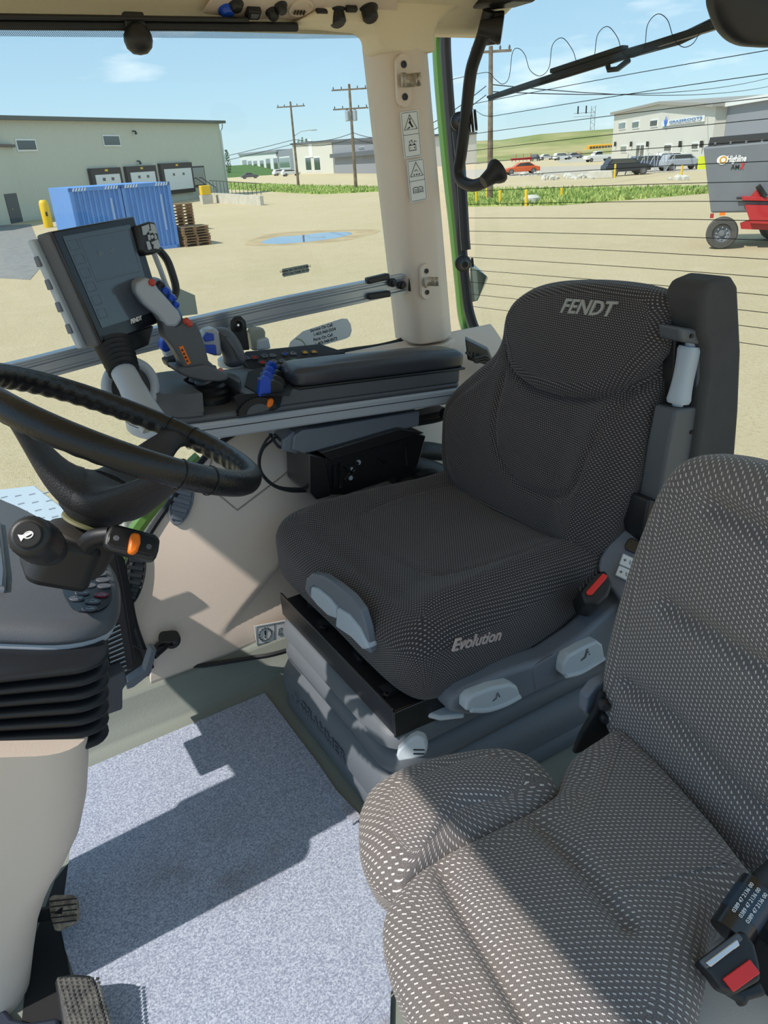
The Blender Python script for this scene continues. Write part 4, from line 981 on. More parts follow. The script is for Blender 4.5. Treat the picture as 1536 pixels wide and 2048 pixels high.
# wiper (outside)
WP = thing('rear_wiper', PX(1200, 120, XR + .05), 'black wiper lying slantwise across the upper rear window', 'wiper')
XW = XR + .06
a, b = PX(978, 194, XW), PX(1530, 20, XW)
fw_ = Fr(a, b - a, (1, 0, 0)); Lw = (b - a).length
MB().prism([(0, -.004), (Lw * .4, -.006), (Lw * .95, -.008), (Lw * .95, .008), (Lw * .4, .008), (Lw * .12, .005), (0, .003)], Fr(a, b - a, (0, 0, 1)), -.01, .01).obj('blade_carrier', M['darkmetal'], WP, bevel=.002)
mb = MB().prism([(0, -.010), (Lw * .38, -.012), (Lw * .7, -.012), (Lw * .7, -.006), (.0, -.003)], Fr(a, b - a, (0, 0, 1)), -.004, .004); mb.obj('wiper_blade', M['rubber'], WP, smooth=False)
mb = MB(); f = Fr(a, b - a, (0, 0, 1))
mb.box((Lw * .45, .014, .0), (.26, .012, .024), f); mb.obj('blade_bridge', M['black'], WP, bevel=.003)
mb = MB().tube([PX(1215, 128, XW), PX(1218, 140, XW), PX(1235, 138, XW), PX(1258, 120, XW)], .007, 6); mb.obj('arm_clip', M['darkmetal'], WP)
MB().tube([PX(1180, 128, XW + .01), PX(1360, 78, XW + .02), PX(1460, 30, XW + .03), PX(1560, -20, XW + .03)], .012, 8, flat=(1, .6)).obj('wiper_arm', M['black'], WP)
# grab handle
GH = thing('grab_handle', PX(950, 200, 1.5), 'curved black grab handle standing in front of the rear window', 'handle')
hp = [(978, 22), (966, 70), (952, 110), (941, 150), (931, 240), (922, 310), (917, 340), (924, 362), (945, 371), (968, 364), (984, 350)]
MB().tube(spline([PX(*p, 1.47) for p in hp], 60, False), .0175, 14).obj('grip', M['black'], GH)
for (c, d, r) in (((982, 58), (1002, 60), .03), ((983, 352), (996, 342), .032)):
    A_, B_ = PX(*c, 1.47), PX(*d, 1.49); MB().lathe([(.018, -.03), (.024, 0), (r, .012), (r + .004, .022), (r + .002, .03), (.01, .03)], fr_ax(A_, B_), 20).obj('mounting_cup', M['black'], GH)
MB().hexa([PX(*p, 1.50) for p in ((968, 24), (968, 92), (1000, 88), (1010, 20))], [PX(*p, 1.56) for p in ((968, 24), (968, 92), (1000, 88), (1010, 20))]).obj('top_bracket', M['black'], GH, bevel=.006)
# top lamp bits at the corner
MB().prism([SY.uv(0, 0)] and [(PX(*p, 1.5).y, PX(*p, 1.5).z) for p in ((925, -12), (1050, -30), (1045, 2), (1005, 14), (935, 20))], Fr((1.5, 0, 0), (0, 1, 0), (0, 0, 1)), -.03, .05).obj('trim_11', M['black'], kind='structure', bevel=.01)
# window latches
for (x, y, lb) in ((918, 243, 'black round window latch knob behind the grab handle'), (925, 526, 'black window latch knob low on the rear window edge')):
    t = thing('window_latch', PX(x, y, 1.5), lb, 'latch'); P = PX(x, y, 1.5)
    MB().lathe([(.02, -.03), (.026, 0), (.026, .014), (.018, .02), (.01, .045)], fr_n(P, (-.5, -1, 0)), 20).obj('knob_base', M['black'], t)
    P2 = PX(x + 26, y - 2, 1.5)
    for k in range(3 if y < 400 else 1): MB().lathe([(.010, -.004), ((.032 - .004 * (k == 2)) if y < 400 else .014, -.0035), ((.032 - .004 * (k == 2)) if y < 400 else .014, .0035), (.010, .004)], fr_n(P2 + V3((-.012 + .007 * k, -.007 * k, 0)), (.8, -.6, .1)), 24).obj('knob_ring', M['black'], t)
lm = MB().hexa([PX(*p, 1.66) for p in ((940, 530), (940, 606), (955, 602), (974, 552))], [PX(*p, 1.70) for p in ((944, 524), (944, 596), (960, 590), (977, 556))]); lm.obj('work_lamp', mat('tinted lamp', rgb(88, 104, 100), .2), label='grey tinted work lamp outside the rear window by the lower latch', cat='lamp', bevel=.004)
# pillar clips
for (x, y, hs, lb) in ((806, 162, 1.0, 'beige spring clip on an oval plate, upper one on the pillar'), (851, 563, .82, 'beige spring clip on an oval plate, lower one above the pillar joint')):
    P = aty(x, y, 1.896); f = Fr(P, (1, 0, 0), (0, 0, 1)); t = thing('spring_clip', P, lb, 'clip')
    k = hs * .98
    MB().prism(rrect(.046 * k, .125 * k, .023 * k, 8), f, -.004, .006).obj('clip_plate', M['beige'], t, bevel=.002)
    for v in (.038, -.038):
        sc1 = MB().lathe([(.009 * k, .004), (.009 * k, .0085), (.005 * k, .0085), (.004 * k, .007), (.001, .007)], f.shift(0, v * k), 14).obj('screw', M['darkmetal'], t)
    mb = MB(); R_ = .021 * k; pts = []
    for i in range(15):
        a = -2.2 + 4.4 * i / 14; pts.append((R_ * math.sin(a), R_ + .006 + R_ * -math.cos(a) * 1.0))
    pts = [(-.030 * k, .042 * k), (-.026 * k, .030 * k)] + [(q[0], q[1]) for q in pts if q[1] < R_ * 1.9] + [(.026 * k, .030 * k), (.030 * k, .042 * k)]
    A_ = [f.p(u, -.016 * k, n_) for u, n_ in pts]; B_ = [f.p(u, .016 * k, n_) for u, n_ in pts]
    mb.loft([A_, B_], cap=False, closed=False); o = mb.obj('spring', mat('pale metal', rgb(196, 186, 172), .3, metal=.4), t); s2 = o.modifiers.new('s', 'SOLIDIFY'); s2.thickness = .002
# warning labels
def picto(f, kind, s, mk):
    """little black signs, s = half size; mk collects"""
    def line(pts, w_=.0012, closed=False):
        P = [f.p(u, v, .0006) for u, v in pts]; mk.tube(P, w_, 4, closed=closed)
    if kind in ('tri_fall', 'tri_rocks'):
        line([(-s, -s * .7), (s, -s * .7), (0, s)], s * .06, True)
        if kind == 'tri_fall':
            mk.prism([(-.25 * s, .1 * s), (.0, .4 * s), (.2 * s, -.1 * s), (.45 * s, -.45 * s), (.2 * s, -.5 * s), (.05 * s, -.25 * s)], f, 0, .0006); mk.prism(ell(.22 * s, .22 * s, 10, .0, .5 * s), f, 0, .0006)
            mk.prism([(-.55 * s, -.55 * s), (-.1 * s, -.35 * s), (-.1 * s, -.5 * s), (-.5 * s, -.62 * s)], f, 0, .0006)
        else:
            for k in (-.4, 0, .4): mk.prism(ell(.2 * s, .2 * s, 8, k * s, -.5 * s), f, 0, .0006)
            line([(-.3 * s, -.1 * s), (0, .1 * s), (.2 * s, -.1 * s)], s * .04)
    elif kind == 'battery':
        line([(-.6 * s, -.7 * s), (.6 * s, -.7 * s), (.6 * s, 0), (-.6 * s, 0)], s * .05, True); mk.prism(rrect(.25 * s, .15 * s, .01 * s, 1, -.35 * s, .08 * s), f, 0, .0006); mk.prism(rrect(.25 * s, .15 * s, .01 * s, 1, .35 * s, .08 * s), f, 0, .0006)
        line([(-.35 * s, .2 * s), (-.5 * s, .5 * s), (-.1 * s, .6 * s)], s * .04); line([(.35 * s, .2 * s), (.4 * s, .5 * s), (.8 * s, .4 * s)], s * .04); line([(0, .25 * s), (0, .7 * s)], s * .05)
        line([(-.45 * s, -.35 * s), (-.25 * s, -.35 * s)], s * .04); line([(.25 * s, -.35 * s), (.45 * s, -.35 * s)], s * .04); line([(.35 * s, -.25 * s), (.35 * s, -.45 * s)], s * .04)
    elif kind == 'book':
        for sg in (-1, 1):
            line([(0, -.35 * s), (sg * .4 * s, -.25 * s), (sg * .85 * s, -.35 * s), (sg * .85 * s, .35 * s), (sg * .4 * s, .45 * s), (0, .35 * s)], s * .05, True)
            for k in (-.1, .1): line([(sg * .15 * s, k * s), (sg * .7 * s, k * s + .02 * s)], s * .03)
    elif kind == 'gear':
        n = 14; pts = []
        for i in range(n * 4): r = s * (.82 if (i // 2) % 2 else .68); a = 2 * PI * i / (n * 4); pts.append((r * math.cos(a), r * math.sin(a)))
        line(pts, s * .045, True); mk.prism([(-.08 * s, -.12 * s), (.08 * s, -.12 * s), (.1 * s, .45 * s), (-.1 * s, .45 * s)], f, 0, .0006); mk.prism(ell(.2 * s, .2 * s, 10, 0, -.33 * s), f, 0, .0006)
    elif kind == 'boot':
        line([(-.5 * s, -.5 * s), (.5 * s, -.5 * s), (.5 * s, .1 * s), (.1 * s, .6 * s), (-.3 * s, .5 * s)], s * .06, True)
for (c, top, kinds, lb) in (((822, 269), 222, ('tri_fall', 'battery'), 'white warning sticker with crush triangle and battery sign on the pillar'), ((834, 361), 318, ('tri_rocks', 'book'), 'white warning sticker with stones triangle and open book on the pillar')):
    P = aty(*c, 1.8985); up = aty(c[0] + (822 - c[0]) * 0 + 8, c[1] + 88, 1.8985) - aty(c[0] - 8, c[1] - 0, 1.8985)
    up = V3((-.075, 0, 1)).normalized(); f = Fr(P, (1, 0, .075), up); f = f if f.N.y < 0 else Fr(P, (-1, 0, -.075), up)
    hgt = abs((aty(c[0], top, 1.8985) - P).z) * 2
    wd_ = .058; t = thing('warning_sticker', P, lb, 'sticker')
    MB().prism(rrect(wd_, hgt, .004, 3), f, 0, .0012).obj('backing', M['paper'], t, smooth=False)
    f2 = f.shift(n=.0013); mk = MB(); 
    for r_ in ((rrect(wd_ - .006, hgt - .006, .003, 2)),): mk.tube([f2.p(u, v, 0) for u, v in r_], .0006, 4, closed=True)
    mk.tube([f2.p(-wd_ / 2 + .003, 0, 0), f2.p(wd_ / 2 - .003, 0, 0)], .0006, 4)
    picto(f2.shift(0, hgt * .24), kinds[0], .021, mk); picto(f2.shift(0, -hgt * .23), kinds[1], .019, mk)
    mk.obj('pictograms', M['ink'], t, smooth=False)
# rail
RL = thing('aluminium_rail', PY(400, 650, 1.95), 'long aluminium accessory rail across the right side window', 'rail')
YR_ = 1.95
top = [(-60, 744), (60, 716), (200, 680), (380, 636), (560, 595), (700, 567), (810, 546)]; botm = [(-60, 792), (60, 765), (200, 727), (380, 682), (560, 641), (700, 611), (815, 585)]
T_ = [PY(*p, YR_) for p in top]; B_ = [PY(*p, YR_) for p in botm]
secs = []
for tp, bp in zip(T_, B_):
    h = tp.z - bp.z; x = (tp.x + bp.x) / 2; z = bp.z
    pr_ = [(0, 0), (-.012, .002), (-.012, h * .16), (-.005, h * .2), (-.005, h * .3), (-.007, h * .33), (-.007, h * .62), (-.003, h * .66), (-.003, h * .74), (-.006, h * .78), (-.006, h * .86), (-.012, h * .9), (-.012, h - .002), (0, h), (.012, h), (.012, 0)]
    secs.append([V3((x, YR_ + a, z + b)) for a, b in pr_])
MB().loft(secs).obj('profile', M['alu'], RL, ang=25)
for (a, b) in (((733, 562), (776, 552)), ((735, 593), (778, 587))):
    A_, B2 = PY(*a, YR_ - .012), PY(*b, YR_ - .012); MB().box((0, 0, 0), ((B2 - A_).length, .024, .018), Fr((A_ + B2) / 2, B2 - A_, (0, 1, 0))).obj('rail_cap', M['black'], RL, bevel=.004)
for p in ((784, 565), (802, 570)):
    MB().lathe([(.013, 0), (.013, .006), (.009, .008), (.008, .016), (.001, .018)], fr_n(PY(*p, YR_ - .012), (0, -1, 0)), 14).obj('rail_bolt', M['black'], RL)
e = PY(816, 562, YR_); MB().box((e.x, e.y, e.z), (.022, .05, .055)).obj('rail_bracket', M['black'], RL, bevel=.003)
# glass stickers
def sticker_plane(px, py, w_, h_, tilt, Y, th=.0008, r=.002):
    P = PY(px, py, Y); f = Fr(P, (math.cos(tilt), 0, math.sin(tilt)), (-math.sin(tilt), 0, math.cos(tilt))); return f
P = PY(591, 541, 2.008); wS = (PY(617, 536, 2.008) - PY(565, 546, 2.008)).length; f = Fr(P, PY(617, 536, 2.008) - PY(565, 546, 2.008), (0, 0, 1))
t = thing('compliance_sticker', P, 'tiny grey compliance sticker with two text lines on the side window', 'sticker')
MB().prism(rrect(wS, wS * .27, .002, 2), f, 0, .001).obj('backing', mat('grey sticker', rgb(150, 160, 155), .5), t, smooth=False)
mk = MB()
for k, s_t in enumerate(('Complies with CAN ICES-2/NMB-2', 'AGCO Corp. Duluth, GA. USA')): mk.add(*text_mb(s_t, f.shift(0, .0045 - .009 * k, .0012), .0082, .0001, bold=.0002, sx=.82))
mk.obj('lettering', M['ink'], t, smooth=False)
P = PY(636, 672, 2.006); d = PY(688, 655, 2.006) - PY(580, 686, 2.006); f = Fr(P, d, (0, 0, 1)); Ls = (PY(700, 650, 2.006) - PY(566, 694, 2.006)).length
t = thing('service_sticker', P, 'white service phone sticker low on the side window behind the armrest', 'sticker'); hS = .062
MB().prism([(-Ls / 2, -hS * .5), (-Ls * .4, hS * .1), (-Ls * .2, hS * .42)] + rrect(Ls * .6, hS, .025, 8, Ls * .2, 0)[0:9][::-1] * 0 + [(Ls * .38, hS * .5), (Ls * .46, hS * .42), (Ls * .5, hS * .1), (Ls * .5, -hS * .2), (Ls * .46, -hS * .45), (Ls * .4, -hS * .5)], f, 0, .001).obj('backing', M['paper'], t, smooth=False)
mk = MB()
for k, (s_t, u) in enumerate((('Service On Call', .02), ('1-403-960-5554', .03), ('Parts On Call', .02), ('1-403-948-8573', .03))): mk.add(*text_mb(s_t, f.shift(u * Ls / .3, .021 - .0145 * k, .0012), .0125, .0001, bold=.0003, sx=.95))
mk.obj('lettering', M['ink'], t, smooth=False)
mk = MB(); mk.tube([f.p(-Ls * .2 + .03 * math.cos(a) - .03, -.025 + .035 * math.sin(a), .0013) for a in [i * .1 for i in range(-2, 16)]], .0012, 4); mk.obj('green_arc', M['green'], t, smooth=False)
# roller blind
BL = thing('roller_blind', PY(300, 60, 1.93), 'black rolled sun blind along the top of the side window', 'blind')
A_, B_ = PY(-80, 50, 1.93), PY(600, 52, 1.93)
MB().hexa([PY(-80, 60, 1.92), PY(598, 64, 1.92), PY(598, 64, 1.96), PY(-80, 60, 1.96)], [PY(-80, 36, 1.92), PY(596, 44, 1.92), PY(596, 44, 1.96), PY(-80, 36, 1.96)]).obj('blind_case', M['rubber'], BL, bevel=.006)
MB().hexa([PY(-80, 38, 1.90), PY(500, 44, 1.90), PY(500, 44, 1.95), PY(-80, 38, 1.95)], [PY(-80, 25, 1.90), PY(495, 34, 1.90), PY(495, 34, 1.95), PY(-80, 25, 1.95)]).obj('blind_rail', M['black'], BL, bevel=.004)
c = PY(277, 82, 1.91); MB().lathe([(.008, .035), (.022, .026), (.030, .012), (.031, 0), (.027, -.014), (.016, -.024), (.001, -.027)], Fr(c, (1, 0, 0), (0, 1, 0)), 20).obj('pull_knob', M['black'], BL)
MB().box((c.x, c.y + .01, c.z + .04), (.045, .02, .03)).obj('knob_bracket', M['black'], BL, bevel=.004)
# roof control panel with sockets and rotary switches
n_c = V3((0, -.40, -.9)).normalized()
OC = V3((.9, 1.86, 1.617)); CFm = Fr(OC, (1, 0, 0), (0, .9, -.42)); 
CFm = Fr(V3((.9, 1.915, 1.586)), (1, 0, 0), (0, .9, -.45)); sN = 1 if CFm.N.dot(CAM - OC) > 0 else -1
RC = thing('roof_console', OC, 'beige roof console with sockets and rotary knobs above the side window', 'console')
def cu(px, py): return CFm.uv(px, py)
pl = [cu(*p) for p in ((404, 22), (425, -12), (790, -30), (795, 22), (700, 38), (470, 32))]
MB().prism(pl, CFm, 0, sN * .006).obj('console_panel', M['beige'], RC, bevel=.003)
def knob(px, py, r, h, m, nm): 
    u, v = cu(px, py); f = CFm.shift(u, v); f = f if sN > 0 else Fr(f.O, f.V, f.U); MB().lathe([(r * 1.25, .004), (r * 1.2, .009), (r, .011), (r * .92, h), (r * .7, h + .004), (.001, h + .004)], f, 18).obj(nm, m, RC)
knob(452, 14, .017, .016, M['blue'], 'blue_knob'); knob(470, 4, .015, .016, M['black'], 'rotary_knob'); knob(543, 18, .014, .02, M['black'], 'rotary_knob'); knob(560, 6, .013, .02, M['black'], 'rotary_knob')
u, v = cu(503, 16); MB().box((u, v, sN * .012), (.034, .028, .016), CFm).obj('rocker_switch', M['black'], RC, bevel=.003)
MB().box((u, v - .002, sN * .021), (.02, .014, .004), CFm).obj('switch_face', M['dgrey'], RC, bevel=.001)
u, v = cu(600, 10); f = CFm.shift(u, v); f = f if sN > 0 else Fr(f.O, f.V, f.U); MB().lathe([(.03, .006), (.03, .01), (.026, .011), (.024, .007), (.001, .007)], f, 24).obj('speaker_ring', M['beige'], RC)
mk = MB()
for k in range(4): mk.box((u - .012 + .008 * k, v + .012, sN * .010), (.003, .012, .004), CFm)
mk.obj('speaker_slots', M['brown'], RC, smooth=False)
knob(670, 22, .022, .03, M['black'], 'air_nozzle'); knob(735, 14, .021, .03, M['black'], 'air_nozzle')
for p in ((640, 14), (700, 8)):
    u, v = cu(*p); MB().box((u, v, sN * .012), (.03, .012, .012), CFm).obj('nozzle_tab', M['black'], RC, bevel=.002)
# black rounded mirror at top right
MRf = fr_n(atd(1500, 20, 1.15), (-.35, -.9, -.1))
pillow('rear_view_mirror', [MRf.uv(*p) for p in ((1425, -10), (1430, 30), (1448, 66), (1475, 88), (1510, 94), (1560, 92), (1600, 60), (1610, -20), (1560, -60), (1460, -60))], MRf, M['black'], None, front=.02, back=.03, r=.018, crown=.004, N=60, K=4, label='black rounded mirror housing at the top right corner', cat='mirror')
# floor mats
M['felt'] = None
q = NB('grey blue felt'); tc = q.n('TexCoord'); O_ = tc.outputs['Object']
fa = q.noise(O_, 260, 4, .7); fb = q.noise(O_, 700, 3, .7); st_ = q.noise(O_, 7, 5, .6); 
col = q.mix(q.ramp(fa, .38, .62), rgb(128, 136, 156), rgb(196, 204, 218)); col = q.mix(q.math('MULTIPLY', q.ramp(fb, .45, .6), .55), col, rgb(112, 120, 140))
mp = q.n('Mapping'); mp.inputs['Location'].default_value = (-.02, -.18, 0); q.l(O_, mp.inputs[0]); gr_ = q.n('TexGradient', gradient_type='SPHERICAL'); mp.inputs['Scale'].default_value = (5, 7, 5); q.l(mp.outputs[0], gr_.inputs[0])
col = q.mix(q.math('MULTIPLY', q.math('MULTIPLY', q.ramp(st_, .45, .65), gr_.outputs['Fac']), .7), col, rgb(110, 100, 92))
q.l(col, q.b.inputs['Base Color']); q.b.inputs['Roughness'].default_value = .95; q.b.inputs['Specular IOR Level'].default_value = .1; q.b.inputs['Sheen Weight'].default_value = .2; q.bump(fa, .6, .002); M['felt'] = q.m
mo = [atz(*p, .006) for p in ((530, 1385), (640, 1530), (716, 1642), (790, 1750), (812, 1880), (790, 1975), (720, 2052), (640, 2200), (200, 2200), (170, 2010), (130, 1900), (120, 1850), (140, 1700), (150, 1545), (185, 1531))]
MB().prism([(p.x, p.y) for p in mo], frz(), .0005, .007).obj('floor_mat', M['felt'], label='large blue-grey felt mat covering the cab floor', cat='mat', bevel=.002)
mo2 = [atz(*p, .009) for p in ((648, 1585), (668, 1578), (724, 1636), (706, 1650))]
MB().prism([(p.x, p.y) for p in mo2], frz(), .0075, .0125).obj('mat_offcut', M['felt'], label='small felt offcut lying by the seat base', cat='mat')
mo3 = [atz(*p, .009) for p in ((716, 2060), (782, 1985), (780, 2060))]
MB().prism([(p.x, p.y) for p in mo3], frz(), .0075, .013).obj('mat_corner', M['felt'], label='triangular mat scrap at the bottom edge beside the near seat', cat='mat')
# vents, socket, label on the side panel
def louvre(c, w_, h_, ang, m, lab, nsl):
    P, n_ = onpanel(*c); f0 = fr_n(P + n_ * .008, n_); f = Fr(f0.O, f0.U * math.cos(ang) + f0.V * math.sin(ang), -f0.U * math.sin(ang) + f0.V * math.cos(ang))
    t = thing('air_vent', P, lab, 'vent'); MB().prism(ell(w_, h_, 32), f, -.004, .004).obj('vent_frame', m, t, bevel=.002)
    for k in range(nsl):
        v = h_ * (-.36 + .72 * k / (nsl - 1)); ww = w_ * .78 * math.sqrt(max(.05, 1 - (2 * v / h_) ** 2)); MB().box((0, v, .006), (ww, h_ / nsl * .45, .006), f).obj('slat', m, t, bevel=.001)
    MB().tube([f.p(u, v, .005) for u, v in ell(w_ * .96, h_ * .96, 32)], .003, 6, closed=True).obj('vent_rim', m, t)
louvre((361, 1004), .055, .125, -.55, M['mgrey'], 'grey oval air vent on the beige side panel under the steering wheel', 5)
louvre((266, 1150), .05, .15, -.45, M['black'], 'black oval air vent low by the green door frame', 7)
P, n_ = onpanel(343, 1277); t = thing('power_socket', P, 'black power socket with open flap on the beige side panel', 'socket'); f = fr_n(P, n_ + V3((-.4, 0, 0)))
MB().lathe([(.022, 0), (.024, .01), (.020, .014), (.015, .014), (.014, .0)], f, 24).obj('socket_ring', M['black'], t)
MB().lathe([(.015, .0), (.015, .06), (.012, .06), (.010, .05), (.001, .05)], fr_n(P - V3((.005, 0, 0)), (-.9, -.5, -.1)), 20).obj('socket_barrel', M['gloss'], t)
MB().prism(rrect(.05, .03, .012, 5), fr_n(P + V3((-.012, -.035, .03)), (-.3, -.5, .8)), -.003, .004).obj('socket_flap', M['black'], t, bevel=.002)
MB().tube(spline([P + V3((-.03, -.03, .005)), P + V3((-.07, -.03, .01)), P + V3((-.1, -.02, .035)), P + V3((-.13, -.01, .04))], 12, False), .003, 6).obj('socket_cable', M['rubber'], t)
fl = fr_n(onpanel(537, 1267)[0] + V3((0, -.012, .004)), V3((0, -1, .12)), (0, 0, 1)); t = thing('warning_label', fl.O, 'white label with gear and exclamation mark low on the side panel', 'sticker')
uL = [fl.uv(*p) for p in ((508, 1252), (572, 1240), (576, 1281), (514, 1291))]; MB().prism(uL, fl, -.001, .001).obj('backing', M['paper'], t, smooth=False)
cx_ = sum(p[0] for p in uL) / 4; cy_ = sum(p[1] for p in uL) / 4; mk = MB(); wL = uL[1][0] - uL[0][0]; a_ = math.atan2(uL[1][1] - uL[0][1], wL)
fq = Fr(fl.p(cx_, cy_, .0012), fl.U * math.cos(a_) + fl.V * math.sin(a_), -fl.U * math.sin(a_) + fl.V * math.cos(a_))
picto(fq.shift(-wL * .2, 0), 'gear', wL * .26, mk); picto(fq.shift(wL * .3, 0), 'boot', wL * .18, mk)
mk.tube([fq.p(u, v) for u, v in rrect(wL * .93, wL * .56, .002, 2)], .0007, 4, closed=True); mk.tube([fq.p(.1 * wL, -.27 * wL), fq.p(.1 * wL, .27 * wL)], .0006, 4)
mk.obj('pictograms', M['ink'], t, smooth=False)
# silver step plate and grey casting outside, low left
Z_ = -.25
sp_ = [atz(*p, Z_) for p in ((-60, 985), (70, 970), (108, 1000), (160, 1040), (120, 1075), (-60, 1100))]
t = thing('step_box', sp_[2], 'silver ribbed box lid outside the window behind the dashboard', 'box')
MB().prism([(p.x, p.y) for p in sp_], frz((0, 0, Z_)), -.25, 0).obj('lid', M['lgrey'], t, bevel=.01)
mk = MB()
for i in range(4):
    for j in range(4):
        P = atz(8 + 28 * i + 6 * j, 995 + 16 * j - 3 * i, Z_); mk.box((P.x, P.y, Z_ + .002), (.03, .008, .006))
mk.obj('tread_bars', M['silver'], t, smooth=False)
pc = [atz(*p, -.1) for p in ((196, 1030), (215, 960), (240, 925), (330, 905), (330, 960), (290, 1000), (250, 1040))]
MB().prism([(p.x, p.y) for p in pc], frz((0, 0, -.1)), -.2, .02).obj('fender_casting', nmat('pale casting', rgb(190, 190, 185), rgb(150, 150, 146), 30), label='pale grey casting outside, between steering wheel and green frame', cat='casting', bevel=.02)
# ================================================================== DRIVER'S SEAT
DS = thing('driver_seat', (.85, 1.2, 0), "black dotted driver's seat with lettered backrest in the middle of the cab", 'seat')
fc_ = Fr((0, 0, .375), (1, 0, 0), (0, 1, 0))
co = [(.575, 1.25), (.575, 1.50), (.60, 1.585), (.68, 1.61), (.85, 1.60), (1.02, 1.58), (1.16, 1.55), (1.20, 1.27), (1.17, 1.0), (1.12, .965), (1.0, .955), (.85, .94), (.70, .925), (.61, .935), (.578, .99), (.572, 1.1)]
def chook(x, y):
    a = abs(y - 1.265); h = .03 * sm((a - .16) / .12) - .012 * sm(1 - a / .2)
    h -= .05 * sm((.70 - x) / .13) ** 1.3; h -= .03 * sm((x - 1.0) / .15) * (1 - sm((a - .16) / .1)); return h
gU = [(1.12, 1.06), (.95, 1.05), (.80, 1.07), (.735, 1.12), (.725, 1.26), (.735, 1.40), (.80, 1.45), (.95, 1.46), (1.1, 1.45)]
cush = pillow('seat_cushion', co, fc_, M['fab1'], DS, front=.085, back=.075, r=.055, rb=.03, crown=.012, hook=chook, grooves=[(gU, .005, .006)], N=180, K=34)
# embroidered word on the near side face
A_, B_ = aty(906, 1291, .921), aty(1002, 1268, .932); fe = Fr((A_ + B_) / 2, B_ - A_, aty(950, 1255, .925) - aty(952, 1300, .925)); fe = fe if fe.N.y < 0 else Fr(fe.O, -fe.U, fe.V)
text_fit(MB(), 'Evolution', fe, (B_ - A_).length, .025, .004, .2, .012, n=-.002).obj('word_embroidery', mat('pinkish grey thread', rgb(190, 170, 165), .7), DS, smooth=False)
# backrest
BO = V3((1.12, 1.26, .42)); fb = Fr(BO, (0, -1, 0), (.27, 0, .96))
bp_ = [(897, 935), (896, 870), (903, 810), (925, 775), (965, 738), (1000, 706), (1014, 680), (1018, 640), (1036, 602), (1075, 574), (1120, 562), (1180, 558), (1240, 560), (1305, 570), (1345, 592), (1350, 640), (1338, 700), (1322, 770), (1305, 850), (1285, 930), (1262, 1000), (1235, 1060), (1212, 1110), (1190, 1150), (1080, 1095), (990, 1040), (925, 1010)]
bo = [fb.uv(*p, .02) for p in bp_]
def ug(pts, n=.07): return [fb.uv(*p, n) for p in pts]
def bhook(u, v): 
    a = abs(u + .0); return .022 * sm((a - .14) / .1) * sm((.42 - v) / .12) - .012 * math.exp(-((v - .16) / .09) ** 2) * 0 + .012 * math.exp(-((v - .2) / .1) ** 2)
gr1 = ug([(1014, 700), (1030, 745), (1080, 782), (1150, 797), (1210, 795), (1270, 765), (1310, 722), (1338, 685)])
gr2 = ug([(1004, 750), (994, 830), (998, 900), (1020, 950), (1060, 982), (1120, 993), (1160, 972), (1190, 900), (1220, 830), (1250, 790)])
gr3 = ug([(1015, 822), (1080, 835), (1150, 868), (1195, 893)]); gr4 = ug([(1012, 898), (1060, 915), (1110, 945), (1150, 968)])
gr5 = ug([(1300, 760), (1285, 860), (1258, 960), (1225, 1040), (1200, 1090)])
pillow('backrest', bo, fb, M['fab1'], DS, front=.06, back=.06, r=.05, rb=.035, crown=.012, hook=bhook, grooves=[(gr1, .022, .010), (gr2, .011, .008), (gr3, .005, .012), (gr4, .005, .012), (gr5, .004, .007)], N=180, K=40)
# raised head pad
hp_ = [(1022, 690), (1020, 640), (1040, 604), (1080, 578), (1180, 563), (1300, 574), (1342, 598), (1342, 640), (1333, 688), (1300, 735), (1262, 768), (1210, 792), (1150, 794), (1082, 778), (1035, 742)]
ho = ug(hp_, .055)
pillow('head_pad', ho, fb, M['fab1'], DS, front=.086, back=-.03, r=.028, rb=.003, crown=.016, N=140, K=16, backface=False)
A_, B_ = fb.p(*fb.uv(1128, 612, .09), .0925), fb.p(*fb.uv(1238, 620, .09), .0925); ff = Fr((A_ + B_) / 2, B_ - A_, fb.V); ff = Fr(ff.O, ff.U, ff.V)
if ff.N.x > 0: ff = Fr(ff.O, -ff.U, ff.V)
text_fit(MB(), 'FENDT', ff, (B_ - A_).length, .030, .004, .3, .022, n=.002).obj('name_embroidery', mat('silver grey thread', rgb(165, 162, 155), .6), DS, smooth=False)
# belt column with velour padding
def pr_y(name, pts, Y0, Y1, m, parent, bevel=.004, bseg=3, **k):
    P = [aty(x, y, Y0) for x, y in pts]; return MB().prism([(p.x, p.z) for p in P], SY, -Y0, -Y1).obj(name, m, parent, bevel=bevel, bseg=bseg, **k)
pr_y('belt_column_padding', [(1404, 590), (1418, 566), (1450, 553), (1468, 554), (1479, 572), (1485, 700), (1480, 820), (1472, 920), (1440, 1010), (1370, 1030), (1392, 900), (1412, 760), (1414, 700), (1404, 672)], .88, .965, M['velour'], DS, bevel=.012)
pr_y('belt_column', [(1360, 655), (1405, 660), (1418, 690), (1414, 760), (1396, 890), (1372, 980), (1345, 1040), (1312, 1046), (1318, 1000), (1335, 900), (1352, 820), (1396, 815), (1402, 690), (1362, 684)], .893, .945, M['dgrey'], DS, bevel=.006)
pr_y('column_recess', [(1350, 680), (1404, 680), (1400, 825), (1345, 825)], .935, .97, M['black'], DS, bevel=.003)
pr_y('column_foot', [(1300, 1000), (1350, 1000), (1338, 1060), (1325, 1110), (1300, 1100), (1288, 1060)], .90, .97, M['black'], DS, bevel=.006)
hA, hB = aty(1381, 692, .915), aty(1356, 806, .915)
fh = fr_ax(hA, hB); Lh = (hB - hA).length; g = MB()
rg = []
